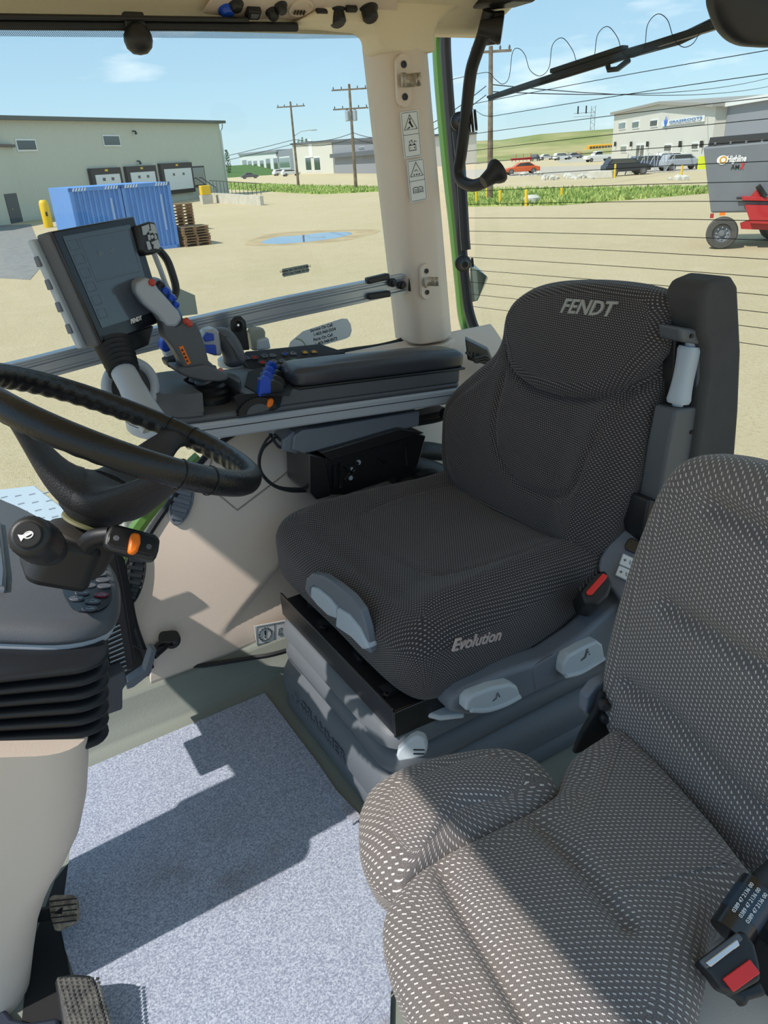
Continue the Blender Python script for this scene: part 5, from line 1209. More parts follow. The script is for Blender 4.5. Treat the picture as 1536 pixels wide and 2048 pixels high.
for k in range(17):
    t = k / 16; r = .0215 * (1 - .18 * math.sin(PI * t) ** .8); e = min(t, 1 - t); r *= (1 if e > .06 else .85 + .15 * e / .06)
    rg.append([fh.p(r * math.copysign(abs(math.cos(a)) ** .6, math.cos(a)) * (1 - .22 * math.exp(-((math.cos(a)) * 3) ** 2) * (sm((e - .08) * 8))), r * math.copysign(abs(math.sin(a)) ** .6, math.sin(a)) * (1 - .22 * math.exp(-((math.sin(a)) * 3) ** 2) * (sm((e - .08) * 8))), Lh * t) for a in [2 * PI * j / 40 for j in range(40)]])
g.loft(rg).obj('belt_handle', M['lgrey'], DS)
MB().tube([hA + (hA - hB) * .06, hA], .011, 12).obj('handle_pin', M['lgrey'], DS); MB().tube([hB, hB + (hB - hA) * .05], .011, 12).obj('handle_pin', M['lgrey'], DS)
for p in ((1382, 672), (1382, 864)): MB().lathe([(.0042, .0), (.0042, .003)], fr_n(aty(*p, .893), (0, -1, 0)), 12).obj('column_screw', M['ink'], DS)
# grey side trim with handles
pr_y('side_trim', [(899, 1426), (906, 1400), (930, 1380), (1010, 1345), (1100, 1316), (1160, 1276), (1200, 1242), (1240, 1210), (1290, 1160), (1330, 1050), (1380, 1040), (1360, 1340), (1225, 1322), (1130, 1364), (1048, 1400), (985, 1422), (940, 1433)], .895, .95, M['mgrey'], DS, bevel=.012, bseg=4)
ft_ = Fr(aty(1240, 1090, .95), (.52, -.75, .0), (.62, .35, .72)); ft_ = ft_ if ft_.N.z > 0 else Fr(ft_.O, ft_.V, ft_.U)
pt = [ft_.uv(*p) for p in ((1246, 1034), (1300, 1030), (1335, 1000), (1400, 1060), (1330, 1300), (1262, 1230), (1225, 1180), (1192, 1150), (1200, 1115))]
MB().prism(pt, ft_, -.05, 0).obj('switch_housing', M['mgrey'], DS, bevel=.006, bseg=3)
def on(fr, pts, n0, n1, m, name, parent, bevel=.002, lab=None):
    return MB().prism([fr.uv(*p, n1) for p in pts], fr, n0, n1).obj(name, m, parent, bevel=bevel, label=lab)
on(ft_, ((1256, 1078), (1263, 1075), (1296, 1090), (1288, 1114), (1250, 1098), (1249, 1090)), 0, .008, M['gloss'], 'seat_heater_switch', DS)
for k, pts in enumerate((((1246, 1106), (1284, 1124), (1278, 1145), (1238, 1128)), ((1238, 1130), (1278, 1147), (1270, 1168), (1230, 1150)))):
    s_ = on(ft_, pts, 0, .009, M['paper'], 'lumbar_switch', DS)
    c_ = ft_.uv(sum(p[0] for p in pts) / 4, sum(p[1] for p in pts) / 4, .009); d_ = (ft_.p(*ft_.uv(*pts[1], .009), .009) - ft_.p(*ft_.uv(*pts[0], .009), .009))
    fq = Fr(ft_.p(*c_, .0094), d_, ft_.N.cross(d_)); 
    if fq.N.dot(ft_.N) < 0: fq = Fr(fq.O, fq.U, -fq.V)
    mk = MB(); mk.box((-.013, 0, 0), (.006, .0012, .0008), fq); mk.box((-.013, 0, 0), (.0012, .006, .0008), fq); mk.box((.014, -.001, 0), (.006, .0012, .0008), fq)
    mk.tube([fq.p(u, v) for u, v in ((-.003, .004), (-.001, -.003), (.004, -.004))], .0006, 4); mk.tube([fq.p(u, v) for u, v in ((.0, .002), (.004, .001), (.005, .006))], .0006, 4)
    mk.obj('switch_symbols', M['ink'], s_, smooth=False)
bl = [(1228, 1018), (1262, 1010), (1302, 996), (1296, 1020), (1268, 1044)]
pr_y('recliner_gap', [(1262, 1018), (1284, 1008), (1305, 998), (1300, 1030), (1272, 1040)], .952, .97, M['blackmatte'], DS, bevel=.002)
def paddle(pts, Y0, Y1, nm, sym=None):
    o = pr_y(nm, pts, Y0, Y1, M['lgrey'], DS, bevel=.006, bseg=3); return o
h1 = paddle([(932, 1424), (934, 1404), (945, 1392), (985, 1376), (1022, 1368), (1036, 1374), (1044, 1396), (1036, 1402), (1010, 1416), (975, 1424), (945, 1421)], .872, .90, 'adjust_handle')
MB().tube(spline([aty(*p, .872) for p in ((942, 1420), (975, 1420), (1012, 1408), (1040, 1393))], 14, False), .005, 8).obj('handle_lip', M['lgrey'], h1)
h2 = paddle([(1126, 1350), (1127, 1330), (1138, 1312), (1170, 1294), (1196, 1282), (1206, 1290), (1211, 1318), (1205, 1326), (1175, 1342), (1150, 1355), (1134, 1356)], .872, .90, 'adjust_handle')
MB().tube(spline([aty(*p, .872) for p in ((1132, 1352), (1160, 1345), (1190, 1328), (1208, 1316))], 14, False), .005, 8).obj('handle_lip', M['lgrey'], h2)
h3 = MB().prism([(p.x, p.y) for p in [atz(*q, .27) for q in ((806, 1396), (815, 1385), (860, 1380), (915, 1392), (930, 1428), (880, 1434), (840, 1424), (812, 1410))]], frz((0, 0, .27)), -.012, .0).obj('front_paddle', M['lgrey'], DS, bevel=.005)
def seatmark(P, U_, V_, parent, k=1.0):
    f = Fr(P, U_, V_); mk = MB(); mk.tube([f.p(u * k, v * k) for u, v in ((-.008, -.008), (.002, -.006), (.008, .010))], .0007 * k, 4); mk.tube([f.p(u * k, v * k) for u, v in ((-.009, -.011), (.005, -.009), (.012, .010))], .0007 * k, 4); mk.prism(ell(.003, .003, 8, .013 * k, 0), f, 0, .0006); mk.prism(ell(.003, .003, 8, .015 * k, -.007 * k), f, 0, .0006)
    mk.obj('handle_symbol', M['ink'], parent, smooth=False)
seatmark(aty(1168, 1310, .8712), (1, 0, .12), (-.12, 0, 1), h2); seatmark(aty(990, 1394, .8712), (1, 0, .1), (-.1, 0, 1), h1, .7)
P = atz(886, 1405, .2712); seatmark(P, (1, .2, 0), (0, 1, 0), h3)
pr_y('trim_cover', [(1066, 1345), (1074, 1330), (1108, 1310), (1116, 1318), (1117, 1345), (1112, 1362), (1072, 1380)], .893, .90, M['mgrey'], DS, bevel=.002)
# front handles
fx = Fr((.556, 0, 0), (0, -1, 0), (0, 0, 1))
def pr_x(name, pts, X0, X1, m, parent, bevel=.004, **k):
    P = [atx(x, y, X0) for x, y in pts]; f = Fr((0, 0, 0), (0, -1, 0), (0, 0, 1)); return MB().prism([(-p.y, p.z) for p in P], f, -X0, -X1).obj(name, m, parent, bevel=bevel, bseg=3, **k)
pr_x('front_trim', [(609, 1178), (612, 1158), (622, 1147), (645, 1152), (672, 1170), (700, 1193), (720, 1220), (732, 1258), (741, 1308), (728, 1300), (715, 1262), (690, 1225), (655, 1190), (628, 1172), (620, 1178), (622, 1200)], .556, .575, M['mgrey'], DS)
pr_x('tilt_handle', [(621, 1174), (634, 1178), (656, 1196), (670, 1215), (671, 1238), (655, 1232), (634, 1212), (620, 1194)], .550, .575, M['lgrey'], DS, bevel=.005)
pr_x('depth_handle', [(673, 1216), (696, 1230), (718, 1258), (736, 1298), (725, 1300), (702, 1276), (670, 1254)], .550, .575, M['lgrey'], DS, bevel=.005)
# seat buckle
bk = fr_n(atz(1192, 1172, .455), (-.35, -.55, .75)); BK = thing('belt_buckle', atz(1200, 1200, .42), "black seat belt buckle with red button beside the driver's cushion", 'buckle')
on(bk, ((1160, 1180), (1186, 1145), (1212, 1140), (1226, 1165), (1218, 1190), (1196, 1212), (1168, 1206)), -.09, 0, M['black'], 'buckle_body', BK, .006)
on(bk, ((1172, 1184), (1206, 1146), (1216, 1151), (1212, 1158), (1184, 1190), (1176, 1190)), .0, .005, M['red'], 'release_button', BK, .0015, 'red release button')
mk = MB()
for k in range(7):
    a = bk.uv(1160 + 6.3 * k, 1178 - 6.6 * k, .002); mk.box((a[0], a[1], .0), (.0035, .010, .008), bk)
mk.obj('buckle_ribs', M['black'], BK, smooth=False)
# base: steel plate, bellows
SB = DS
MB().loft([[V3((x, y, z)) for x, y in ((.548, .96), (1.15, .93), (1.15, 1.46), (.548, 1.46))] for z in (.262, .298)]).obj('base_plate', M['gloss'], SB, bevel=.004)
mk = MB()
mk.loft([[V3((.542, .955, z)), V3((.548, .955, z)), V3((.548, 1.47, z)), V3((.542, 1.47, z))] for z in (.25, .312)]); mk.loft([[V3((.542, .949, z)), V3((1.12, .925, z)), V3((1.12, .931, z)), V3((.542, .955, z))] for z in (.245, .306)])
mk.obj('plate_flange', M['gloss'], SB, bevel=.002)
for i, (y, x) in enumerate(((1.40, .60), (1.30, .58), (1.24, .62), (1.15, .59), (1.07, .61), (1.02, .575))):
    mk = MB(); mk.box((x, y, .302), (.03, .02 + .01 * (i % 2), .008)); mk.lathe([(.008, 0), (.008, .006), (.003, .008)], frz((x - .012, y - .012, .298)), 10)
    mk.obj('plate_fitting', M['darkmetal'], SB)
mk = MB(); 
for k in range(5): mk.tube([V3((.60 + k * .015, 1.0 + .01 * k, .31)), V3((.66, .99 + .012 * k, .33 - .004 * k)), V3((.72, 1.02, .32))], .006, 6)
mk.obj('spring_linkage', M['darkmetal'], SB)
for (a, b) in (((.62, 1.50), (.66, 1.0)), ((1.0, 1.5), (1.04, 1.0))): MB().tube([V3((a[0], a[1], .315)), V3((b[0], b[1], .315))], .012, 8).obj('slide_rail', M['gloss'], SB)
def rring(x0, x1, y0, y1, z, r, n=6): return [V3((a, b, z)) for a, b in rrect(x1 - x0, y1 - y0, r, n, (x0 + x1) / 2, (y0 + y1) / 2)]
pf = [(.252, -.002, .05), (.240, -.016, .055), (.218, -.022, .06), (.205, -.010, .055), (.196, .004, .05), (.188, -.010, .055), (.165, -.022, .065), (.150, -.018, .06), (.140, .0, .05), (.128, -.020, .06), (.095, -.036, .075), (.062, -.038, .075), (.052, -.015, .06), (.040, -.03, .07), (.012, -.034, .07), (.009, -.02, .06)]
M['bellow'] = mat('seat bellows rubber', rgb(92, 98, 104), .42, bump=.25, bscale=900)
MB().loft([rring(.545 + i, 1.12 - i, .955 + i, 1.46 - i, z, r) for z, i, r in pf]).obj('bellows', M['bellow'], SB, ang=50)
A_, B_ = V3((.5045, 1.335, .085)), V3((.5045, 1.11, .085)); fg = Fr((A_ + B_) / 2, (0, -1, 0), (.05, 0, 1))
text_fit(MB(), 'GRAMMER', fg, .225, .026, .002, bold=.012, n=-.003).obj('embossed_lettering', M['bellow'], SB, smooth=False)
MB().tube([fg.p(.135 * -1 + .012 * math.cos(a), .012 * math.sin(a), .003) for a in [i * .4 for i in range(16)]], .0018, 5, closed=True).obj('embossed_emblem', M['bellow'], SB)
# light lever
lv = fr_n(atx(826, 1500, .53), (-.55, -.75, .35)); L1 = on(lv, ((793, 1512), (795, 1502), (820, 1478), (834, 1471), (850, 1477), (856, 1496), (850, 1512), (825, 1520), (797, 1524)), -.02, .008, M['lgrey'], 'height_lever', SB, .004)
mk = MB()
for k in range(2): a = lv.uv(838, 1500 + 8 * k, .009); mk.box((a[0], a[1], .006), (.02, .0022, .006), lv)
mk.obj('lever_grooves', M['ink'], L1, smooth=False)
# dark frame parts between the seats
MB().box((.90, .80, .02), (.62, .04, .035)).obj('floor_rail', M['mgrey'], label='dark grey floor rail between the two seats', cat='rail', bevel=.006)
MB().loft([[V3((x, y, z)) for x, y in ((1.18, 1.0), (1.5, 1.0), (1.5, 1.5), (1.18, 1.5))] for z in (.02, .36)]).obj('rear_housing', M['blackmatte'], label="matt black housing behind the driver's seat base", cat='housing', bevel=.02)

# ================================================================== INSTRUCTOR SEAT
IS = thing('instructor_seat', (.6, .4, 0), 'grey dotted folding passenger seat in the lower right foreground', 'seat')
fi = Fr((0, 0, .385), (1, 0, 0), (0, 1, 0))
def zi(pts, n=.0): return [fi.uv(*p, n) for p in pts]
i1 = zi([(718, 1660), (724, 1628), (745, 1592), (800, 1558), (870, 1534), (950, 1520), (1020, 1519), (1072, 1538), (1105, 1570), (1116, 1602), (1086, 1640), (1000, 1690), (890, 1750), (810, 1812), (788, 1812), (748, 1780), (722, 1720)])
def ih(u, v): return 0
i1x = i1
pillow('cushion_front_pad', i1, fi, M['fab2'], IS, safe=True, front=.045, back=.05, r=.042, rb=.04, crown=.018, N=140, K=24)
i2 = zi([(790, 1805), (835, 1760), (900, 1722), (980, 1682), (1060, 1640), (1108, 1608), (1118, 1575), (1140, 1535), (1180, 1505), (1235, 1480), (1300, 1530), (1400, 1640), (1480, 1740), (1520, 1810), (1440, 1850), (1416, 1900), (1410, 1980), (1385, 2080), (1350, 2160), (1200, 2260), (1020, 2260), (880, 2160), (815, 2040), (775, 1930), (766, 1860)])
gA = zi([(1075, 1628), (1120, 1690), (1160, 1734), (1205, 1795), (1250, 1845)], .05); gB = zi([(884, 1722), (905, 1775), (930, 1825), (975, 1901), (1025, 1985), (1070, 2060), (1110, 2140)], .05)
def i2h(u, v): return 0
pillow('seat_cushion', i2, fi, M['fab2'], IS, front=.045, back=.06, r=.045, rb=.04, crown=.016, grooves=[(gA, .017, .013), (gB, .017, .012)], N=180, K=40, ctr=fi.uv(1130, 1880))
IO = V3((.80, .45, .42)); ib = Fr(IO, (0, -1, 0), (.2, 0, .97))
b2 = [(1222, 1400), (1230, 1310), (1252, 1215), (1282, 1115), (1308, 1045), (1336, 978), (1370, 930), (1410, 910), (1470, 912), (1540, 928), (1640, 970), (1730, 1100), (1760, 1350), (1740, 1620), (1640, 1740), (1560, 1752), (1500, 1735), (1420, 1670), (1330, 1575), (1255, 1490), (1230, 1440)]
def ui(pts, n=.05): return [ib.uv(*p, n) for p in pts]
g1 = ui([(1425, 1015), (1460, 1030), (1500, 1052), (1560, 1080), (1640, 1110)]); g2 = ui([(1340, 1212), (1390, 1240), (1437, 1268), (1483, 1301), (1540, 1338), (1640, 1400)]); g3 = ui([(1255, 1372), (1310, 1402), (1362, 1449), (1410, 1500), (1470, 1570), (1540, 1640), (1600, 1700)])
def ibh(u, v): return 0
pillow('backrest', ui(b2, .0), ib, M['fab2'], IS, front=.05, back=.06, r=.045, rb=.04, crown=.016, grooves=[(g1, .020, .014), (g2, .020, .014), (g3, .020, .015)], N=180, K=40)
# side hinge
pr_y('hinge_cover', [(1172, 1425), (1175, 1395), (1195, 1370), (1222, 1355), (1250, 1360), (1240, 1400), (1215, 1430), (1185, 1440)], .66, .68, M['mgrey'], IS)
pr_y('hinge_bracket', [(1205, 1385), (1260, 1400), (1250, 1500), (1200, 1495), (1150, 1510), (1165, 1470), (1195, 1420)], .64, .65, M['blackmatte'], IS)
for p in ((1205, 1405), (1207, 1430)): MB().lathe([(.010, 0), (.010, .012), (.006, .018)], fr_n(aty(*p, .64), (-.5, -.8, .2)), 12).obj('hinge_bolt', M['darkmetal'], IS)
MB().prism([(p.x, p.y) for p in [atz(*q, .415) for q in ((1215, 1490), (1240, 1480), (1262, 1500), (1235, 1512))]], frz((0, 0, .40)), 0, .012).obj('label_tab', M['paper'], IS)
# pedestal of the seat
MB().loft([[V3((x, y, z)) for x, y in ((.37, -.1), (1.2, -.1), (1.2, .50), (.37, .50))] for z in (0.008, .33)]).obj('seat_pedestal', M['beige'], label='beige box under the grey passenger seat', cat='box', bevel=.02, bseg=4)
MB().loft([[V3((x, y, z)) for x, y in ((.345, .0), (.369, .0), (.369, .52), (.345, .52))] for z in (.008, .28)]).obj('kick_plate', M['blackmatte'], label='black kick plate on the front of the beige seat box', cat='plate', bevel=.003)
# instructor belt buckle
b3 = fr_n(atd(1460, 1930, .80), (-.35, -.35, .87)); IB = thing('passenger_belt_buckle', atd(1460, 1930, .82), 'large black belt buckle with red button beside the passenger cushion', 'buckle')
on(b3, ((1395, 1925), (1478, 1860), (1492, 1865), (1510, 1890), (1520, 1930), (1522, 1960), (1470, 1990), (1440, 1978), (1420, 1950)), -.035, 0, M['black'], 'buckle_body', IB, .005)
on(b3, ((1398, 1922), (1476, 1864), (1488, 1878), (1414, 1938)), 0, .006, M['dgrey'], 'latch_lip', IB, .002)
on(b3, ((1410, 1925), (1474, 1878), (1480, 1890), (1422, 1934)), .006, .008, M['chrome'], 'latch_slot', IB, .001)
on(b3, ((1446, 1957), (1500, 1918), (1521, 1946), (1468, 1984)), 0, .006, M['red'], 'release_button', IB, .001, 'red release button')
on(b3, ((1455, 1985), (1520, 1960), (1536, 1990), (1500, 2000), (1490, 2016), (1480, 2000)), -.05, -.02, M['black'], 'buckle_skirt', IB, .004)
s0, s1 = atd(1470, 1850, .84), atd(1520, 1775, .86)
BT = thing('belt_stalk', s0, 'black belt stalk with printed band above the passenger buckle', 'belt')
MB().tube([s0 + (s0 - s1) * .25, s0, s1], .022, 14).obj('stalk_sleeve', M['gloss'], BT)
MB().tube([s1, s1 + V3((.01, -.01, .03)), s1 + V3((.03, -.03, .045))], .016, 10).obj('stalk_loop', M['black'], BT)
MB().tube([s1.lerp(s0, .25), s1.lerp(s0, .85)], .0224, 14).obj('printed_band', mat('printed label band', rgb(40, 56, 72), .4), BT)
mk = MB(); fs_ = fr_ax(s0, s1)
dv = (CAM - s0).normalized(); dd = (dv - fs_.N * dv.dot(fs_.N)).normalized()
for k in range(3):
    f = Fr(s0.lerp(s1, .45) + dd.cross(fs_.N) * (.008 * (k - 1)) + dd * .0218, fs_.N, dd.cross(fs_.N)); mk.add(*text_mb('0389 47 2136 00', f, .006, .0004))
mk.obj('band_lettering', M['white'], BT, smooth=False)
MB().box((atd(1530, 1900, .86).x + .04, atd(1530, 1900, .86).y - .03, atd(1530, 1900, .86).z - .04), (.08, .1, .12)).obj('buckle_bracket', M['black'], BT, bevel=.01)
# ================================================================== ARMREST CONSOLE
slope = -.085
KU = V3((1, 0, slope)).normalized(); KV = V3((-KU.z * -1 * -1, 0, KU.x))
KF = Fr((.45, 1.6, .695), (1, 0, slope), (0, 1, 0))           # U back along the armrest, V across, N up
if KF.N.z < 0: KF = Fr(KF.O, KF.U, -KF.V)
AR = thing('armrest_console', (.8, 1.72, .5), "grey armrest console with padded rest and joysticks right of the driver's seat", 'console')
def kp(px, py, n): return KF.uv(px, py, n)
plan = [(.0, .0), (-.06, .022), (-.105, .07), (-.125, .13), (-.115, .2), (-.07, .26), (0, .29), (.15, .30), (.4, .30), (.74, .29), (.757, .26), (.757, .03), (.745, .004), (.70, 0), (.3, 0)]
ps = [(p.x, p.y) for p in spline([V3((a, b, 0)) for a, b in plan], 72)]
MB().prism(ps, KF, -.008, .034).obj('silver_band', M['silver'], AR, bevel=.006, bseg=3, ang=50)
MB().prism([(u * .985 + .005, v * .97 + .004) for u, v in ps], KF, .034, .05).obj('console_body', M['dgrey'], AR, bevel=.008, bseg=3, ang=50)
JB = kp(415, 793, .06)
def notch(poly, r, vfront=None):      # cut a round-backed slot, open towards the driver, into an outline
    n = len(poly); keep = [not (abs(p[0] - JB[0]) < r and p[1] < JB[1]) for p in poly]
    i0 = next(i for i in range(n) if not keep[i] and keep[i - 1]); out = []
    for k in range(n):
        i = (i0 + k) % n
        if keep[i]: out.append(poly[i])
    a, b = out[-1], out[0]; path = []
    sgn_ = 1 if a[0] > JB[0] else -1      # the side we arrive from
    a_, b_ = poly[i0 - 1], b
    s0 = 1 if poly[i0 - 1][0] > JB[0] else -1
    path.append((JB[0] + s0 * r, min(poly[i0 - 1][1], JB[1]) - .002)); 
    for q in range(0, 13): t = PI * q / 12; path.append((JB[0] + s0 * r * math.cos(t), JB[1] + r * .85 * math.sin(t)))
    path.append((JB[0] - s0 * r, min(b[1], JB[1]) - .002))
    return out[::1][:] + path

MB().tube([KF.p(u, v, .018) for u, v in ps], .0012, 4, closed=True).obj('band_joint', M['darkmetal'], AR)
# arm pad
pp_ = [(.255, .005), (.255, .10), (.28, .118), (.5, .122), (.70, .118), (.748, .10), (.752, .05), (.745, .006), (.6, .0), (.4, .0)]
pillow('arm_pad', pp_, KF.shift(0, 0, .10), mat('arm pad leather', rgb(58, 60, 66), .3, bump=.25, bscale=500), AR, front=.036, back=.010, r=.020, rb=.01, crown=.008, N=90, K=12)
MB().prism([(.25, .0), (.25, .12), (.755, .125), (.755, .0)], KF, .083, .09).obj('pad_base', M['black'], AR, bevel=.003)
# joystick pod
pc_ = (.02, .128); pod = KF.shift(*pc_)
MB().prism(notch([(u * .985 + .005, v * .97 + .004) for u, v in ps], .054), KF, .049, .085).obj('console_upper', M['dgrey'], AR, bevel=.004, bseg=2, ang=50)
def disk(R_, n=72): return [(pc_[0] + R_ * math.cos(2 * PI * k / n), pc_[1] + R_ * math.sin(2 * PI * k / n)) for k in range(n)]
MB().prism(notch(disk(.127), .054), KF, .06, .104).obj('joystick_pod', M['dgrey'], AR, bevel=.006, bseg=3, ang=50)
for a in (PI * .75, PI * 1.25): MB().lathe([(.007, .1095), (.007, .107), (.001, .105)], pod.shift(.095 * math.cos(a), .095 * math.sin(a), -.006), 12).obj('pod_screw', M['ink'], AR)
J = thing('joystick', pod.p(.01, -.01, .09), 'tall grey multifunction joystick with silver head and orange marks', 'joystick')
JF = KF.shift(JB[0], JB[1], -.037)
MB().lathe([(.056, .085), (.056, .10), (.052, .104), (.054, .112), (.046, .118), (.048, .126), (.040, .132), (.042, .139), (.034, .146), (.036, .152), (.028, .158), (.026, .17)], JF, 32).obj('boot', M['black'], J)
YJ = 1.70
def pj_y(name, pts, Y0, th, m, parent, bevel=.006, **k): return pr_y(name, pts, Y0 - th / 2, Y0 + th / 2, m, parent, bevel=bevel, **k)
pj_y('lever_grip', [(321, 626), (330, 675), (346, 695), (362, 722), (368, 745), (378, 756), (392, 762), (432, 763), (455, 758), (458, 751), (440, 742), (418, 722), (411, 693), (403, 668), (394, 647), (374, 640), (352, 655)], YJ, .05, M['dgrey'], J, bevel=.012)
pj_y('grip_skirt', [(352, 736), (360, 748), (380, 757), (410, 763), (440, 764), (457, 760), (457, 751), (436, 739), (410, 730), (380, 735)], YJ, .075, M['dgrey'], J, bevel=.012); MB().lathe([(.02, 0), (.03, .004), (.03, .009), (.02, .016)], Fr(aty(415, 762, YJ), (1, 0, .3), (0, 1, 0)), 24).obj('grip_collar', M['dgrey'], J)
pj_y('lever_head', [(270, 577), (275, 566), (293, 556), (307, 561), (318, 578), (340, 602), (358, 624), (366, 639), (355, 655), (333, 655), (316, 632), (288, 609), (273, 588)], YJ, .055, M['silver'], J, bevel=.010)
pj_y('thumb_plate', [(306, 560), (318, 556), (332, 566), (352, 596), (366, 628), (366, 640), (345, 612), (322, 584)], YJ + .022, .04, mat('pale blue grey plastic', rgb(120, 150, 185), .4), J, bevel=.006)
for (x, y, r, m) in ((320, 572, .009, M['darkmetal']), (330, 584, .010, M['blue']), (342, 598, .010, M['blue']), (350, 612, .008, M['blue'])):
    MB().lathe([(r, 0), (r, .008), (r * .6, .011), (.001, .011)], fr_n(aty(x, y, YJ - .01), (.5, -.3, .8)), 14).obj('thumb_button', m, J)
for (x, y) in ((303, 566), (372, 643), (378, 648)): MB().lathe([(.008, 0), (.007, .006), (.001, .008)], fr_n(aty(x, y, YJ - .026), (.3, -.8, .5)), 14).obj('red_button', mat('dull red', rgb(190, 70, 55), .4), J)
pj_y('orange_strip', [(358, 694), (366, 691), (382, 726), (375, 730)], YJ - .0255, .002, M['orange'], J, bevel=.0003)
mk = MB(); fo = Fr(aty(370, 711, YJ - .0268), aty(378, 727, YJ - .0268) - aty(363, 695, YJ - .0268), (1, 0, .5)); fo = fo if fo.N.y < 0 else Fr(fo.O, fo.U, -fo.V)
for k in range(4): mk.prism([(-.016 + .009 * k, -.0025), (-.011 + .009 * k, -.0025), (-.011 + .009 * k, .0025), (-.0135 + .009 * k, .001), (-.016 + .009 * k, .0025)], fo, 0, .0004)
mk.obj('strip_marks', M['ink'], J, smooth=False)
MB().lathe([(.007, 0), (.006, .003), (.001, .0035)], fr_n(aty(441, 741, YJ - .025), (0, -.6, .8)), 12).obj('grip_badge', mat('faded red', rgb(170, 110, 110), .5), J)
# second joystick
J2 = thing('short_joystick', KF.p(.12, .2, .085), 'short dark rounded joystick with blue buttons behind the tall one', 'joystick')
jf2 = KF.shift(*kp(468, 728, .085))
MB().lathe([(.042, .08), (.044, .085), (.044, .098), (.038, .104)], jf2, 28).obj('joystick_collar', M['lgrey'], J2)
pillow('joystick_cap', [SY.uv(0, 0)] and [(lambda q: (q.x, q.z))(aty(*p, 1.80)) for p in ((447, 712), (436, 690), (428, 672), (427, 662), (436, 655), (452, 656), (466, 666), (480, 688), (488, 712), (484, 728), (462, 734), (450, 728))], Fr((0, 1.80, 0), (1, 0, 0), (0, 0, 1)), M['dgrey'], J2, front=.03, back=.03, r=.026, crown=.006, N=60, K=8)
pj_y('joystick_nose', [(405, 673), (412, 662), (430, 656), (440, 664), (445, 712), (430, 712), (408, 704)], 1.80, .045, M['silver'], J2)
for pts in (((406, 676), (414, 665), (428, 668), (429, 681), (412, 684)), ((405, 690), (432, 690), (434, 710), (412, 706))): pj_y('blue_button', pts, 1.775, .008, M['blue'], J2, bevel=.002)
J3 = thing('mini_lever', KF.p(-.03, .25, .085), 'small blue and white lever peeking out left of the tall joystick', 'lever')
pj_y('lever_cap', [(322, 690), (326, 680), (336, 674), (344, 685), (344, 700), (332, 706), (323, 700)], 1.85, .035, M['blue'], J3)
pj_y('lever_stem', [(328, 702), (345, 698), (350, 716), (336, 722)], 1.85, .03, M['lgrey'], J3)
pj_y('lever_boot', [(332, 722), (360, 712), (372, 724), (340, 738)], 1.83, .05, M['black'], J3)
# button field
B0 = KF.p(*kp(500, 738, .086), .086); BFd = Fr(B0, KU, (0, .82, .42)); BFd = BFd if BFd.N.z > 0 else Fr(B0, -KU, BFd.V)
MB().prism([BFd.uv(*p, 0) for p in ((484, 708), (492, 702), (640, 687), (692, 704), (640, 712), (598, 716), (590, 744), (506, 742), (490, 726))], BFd, -.02, 0).obj('button_field', M['black'], AR, bevel=.003)
bt_ = [(493, 715, 'w'), (509, 714, 'r'), (529, 711, 'w'), (545, 710, 'w'), (570, 707, 'b'), (586, 706, 'w'), (610, 704, 'y'), (628, 703, 'y'), (525, 724, 'r'), (548, 722, 'w'), (564, 721, 'w'), (588, 719, 'g'), (566, 733, 'b'), (584, 731, 'b')]
bm_ = {'w': M['lgrey'], 'r': M['red'], 'b': M['blue'], 'y': mat('amber mark', rgb(230, 180, 60), .5), 'g': mat('green mark', rgb(80, 150, 110), .5)}
for i, (x, y, k) in enumerate(bt_):
    u, v = BFd.uv(x, y, .002); b_ = MB().prism(rrect(.021, .016, .007, 4, u, v), BFd, 0, .002).obj('membrane_button', M['dgrey'], AR, bevel=.001)
    MB().tube([BFd.p(u + a * .009, v + c * .006, .0024) for a, c in ((-1, -.8), (1, -.8) if i % 2 else (.9, -1), (0, 1))], .0009, 4, closed=True).obj('button_mark', bm_[k], b_, smooth=False)
    if k != 'w': MB().prism(ell(.012, .007, 10, u, v - .001), BFd, .002, .0026).obj('button_icon', bm_[k], b_, smooth=False)
# paddle levers
MB().prism([kp(*p, .086) for p in ((489, 772), (496, 745), (520, 735), (590, 742), (580, 792), (520, 790))], KF, .0855, .0875).obj('lever_well', M['blackmatte'], AR, smooth=False)
for k in range(4):
    x, y = 533 + 4.5 * k, 783 - 10.5 * k
    a = kp(x, y, .09); f = Fr(KF.p(a[0], a[1], .082), KF.U, KF.V); q = 1.3
    L_ = MB().prism([(-.018 * q, 0), (-.013 * q, .030 * q), (-.004 * q, .036 * q), (.004 * q, .032 * q), (.012 * q, .010 * q), (.014 * q, 0)], Fr(f.O, KF.U, KF.N), -.009, .009).obj('paddle_lever', M['blue'], AR, bevel=.002, label='blue paddle lever')
    MB().prism([(.004 * q, .002), (.004 * q, .022 * q), (.014 * q, .027 * q), (.030 * q, .018 * q), (.034 * q, .002)], Fr(f.O, KF.U, KF.N), -.0095, .0095).obj('paddle_back', M['black'], L_, bevel=.003)
    MB().tube([f.p(-.013 * q, -.007, .031 * q), f.p(-.013 * q, .007, .031 * q)], .002, 5).obj('paddle_mark', M['mgrey'], L_)
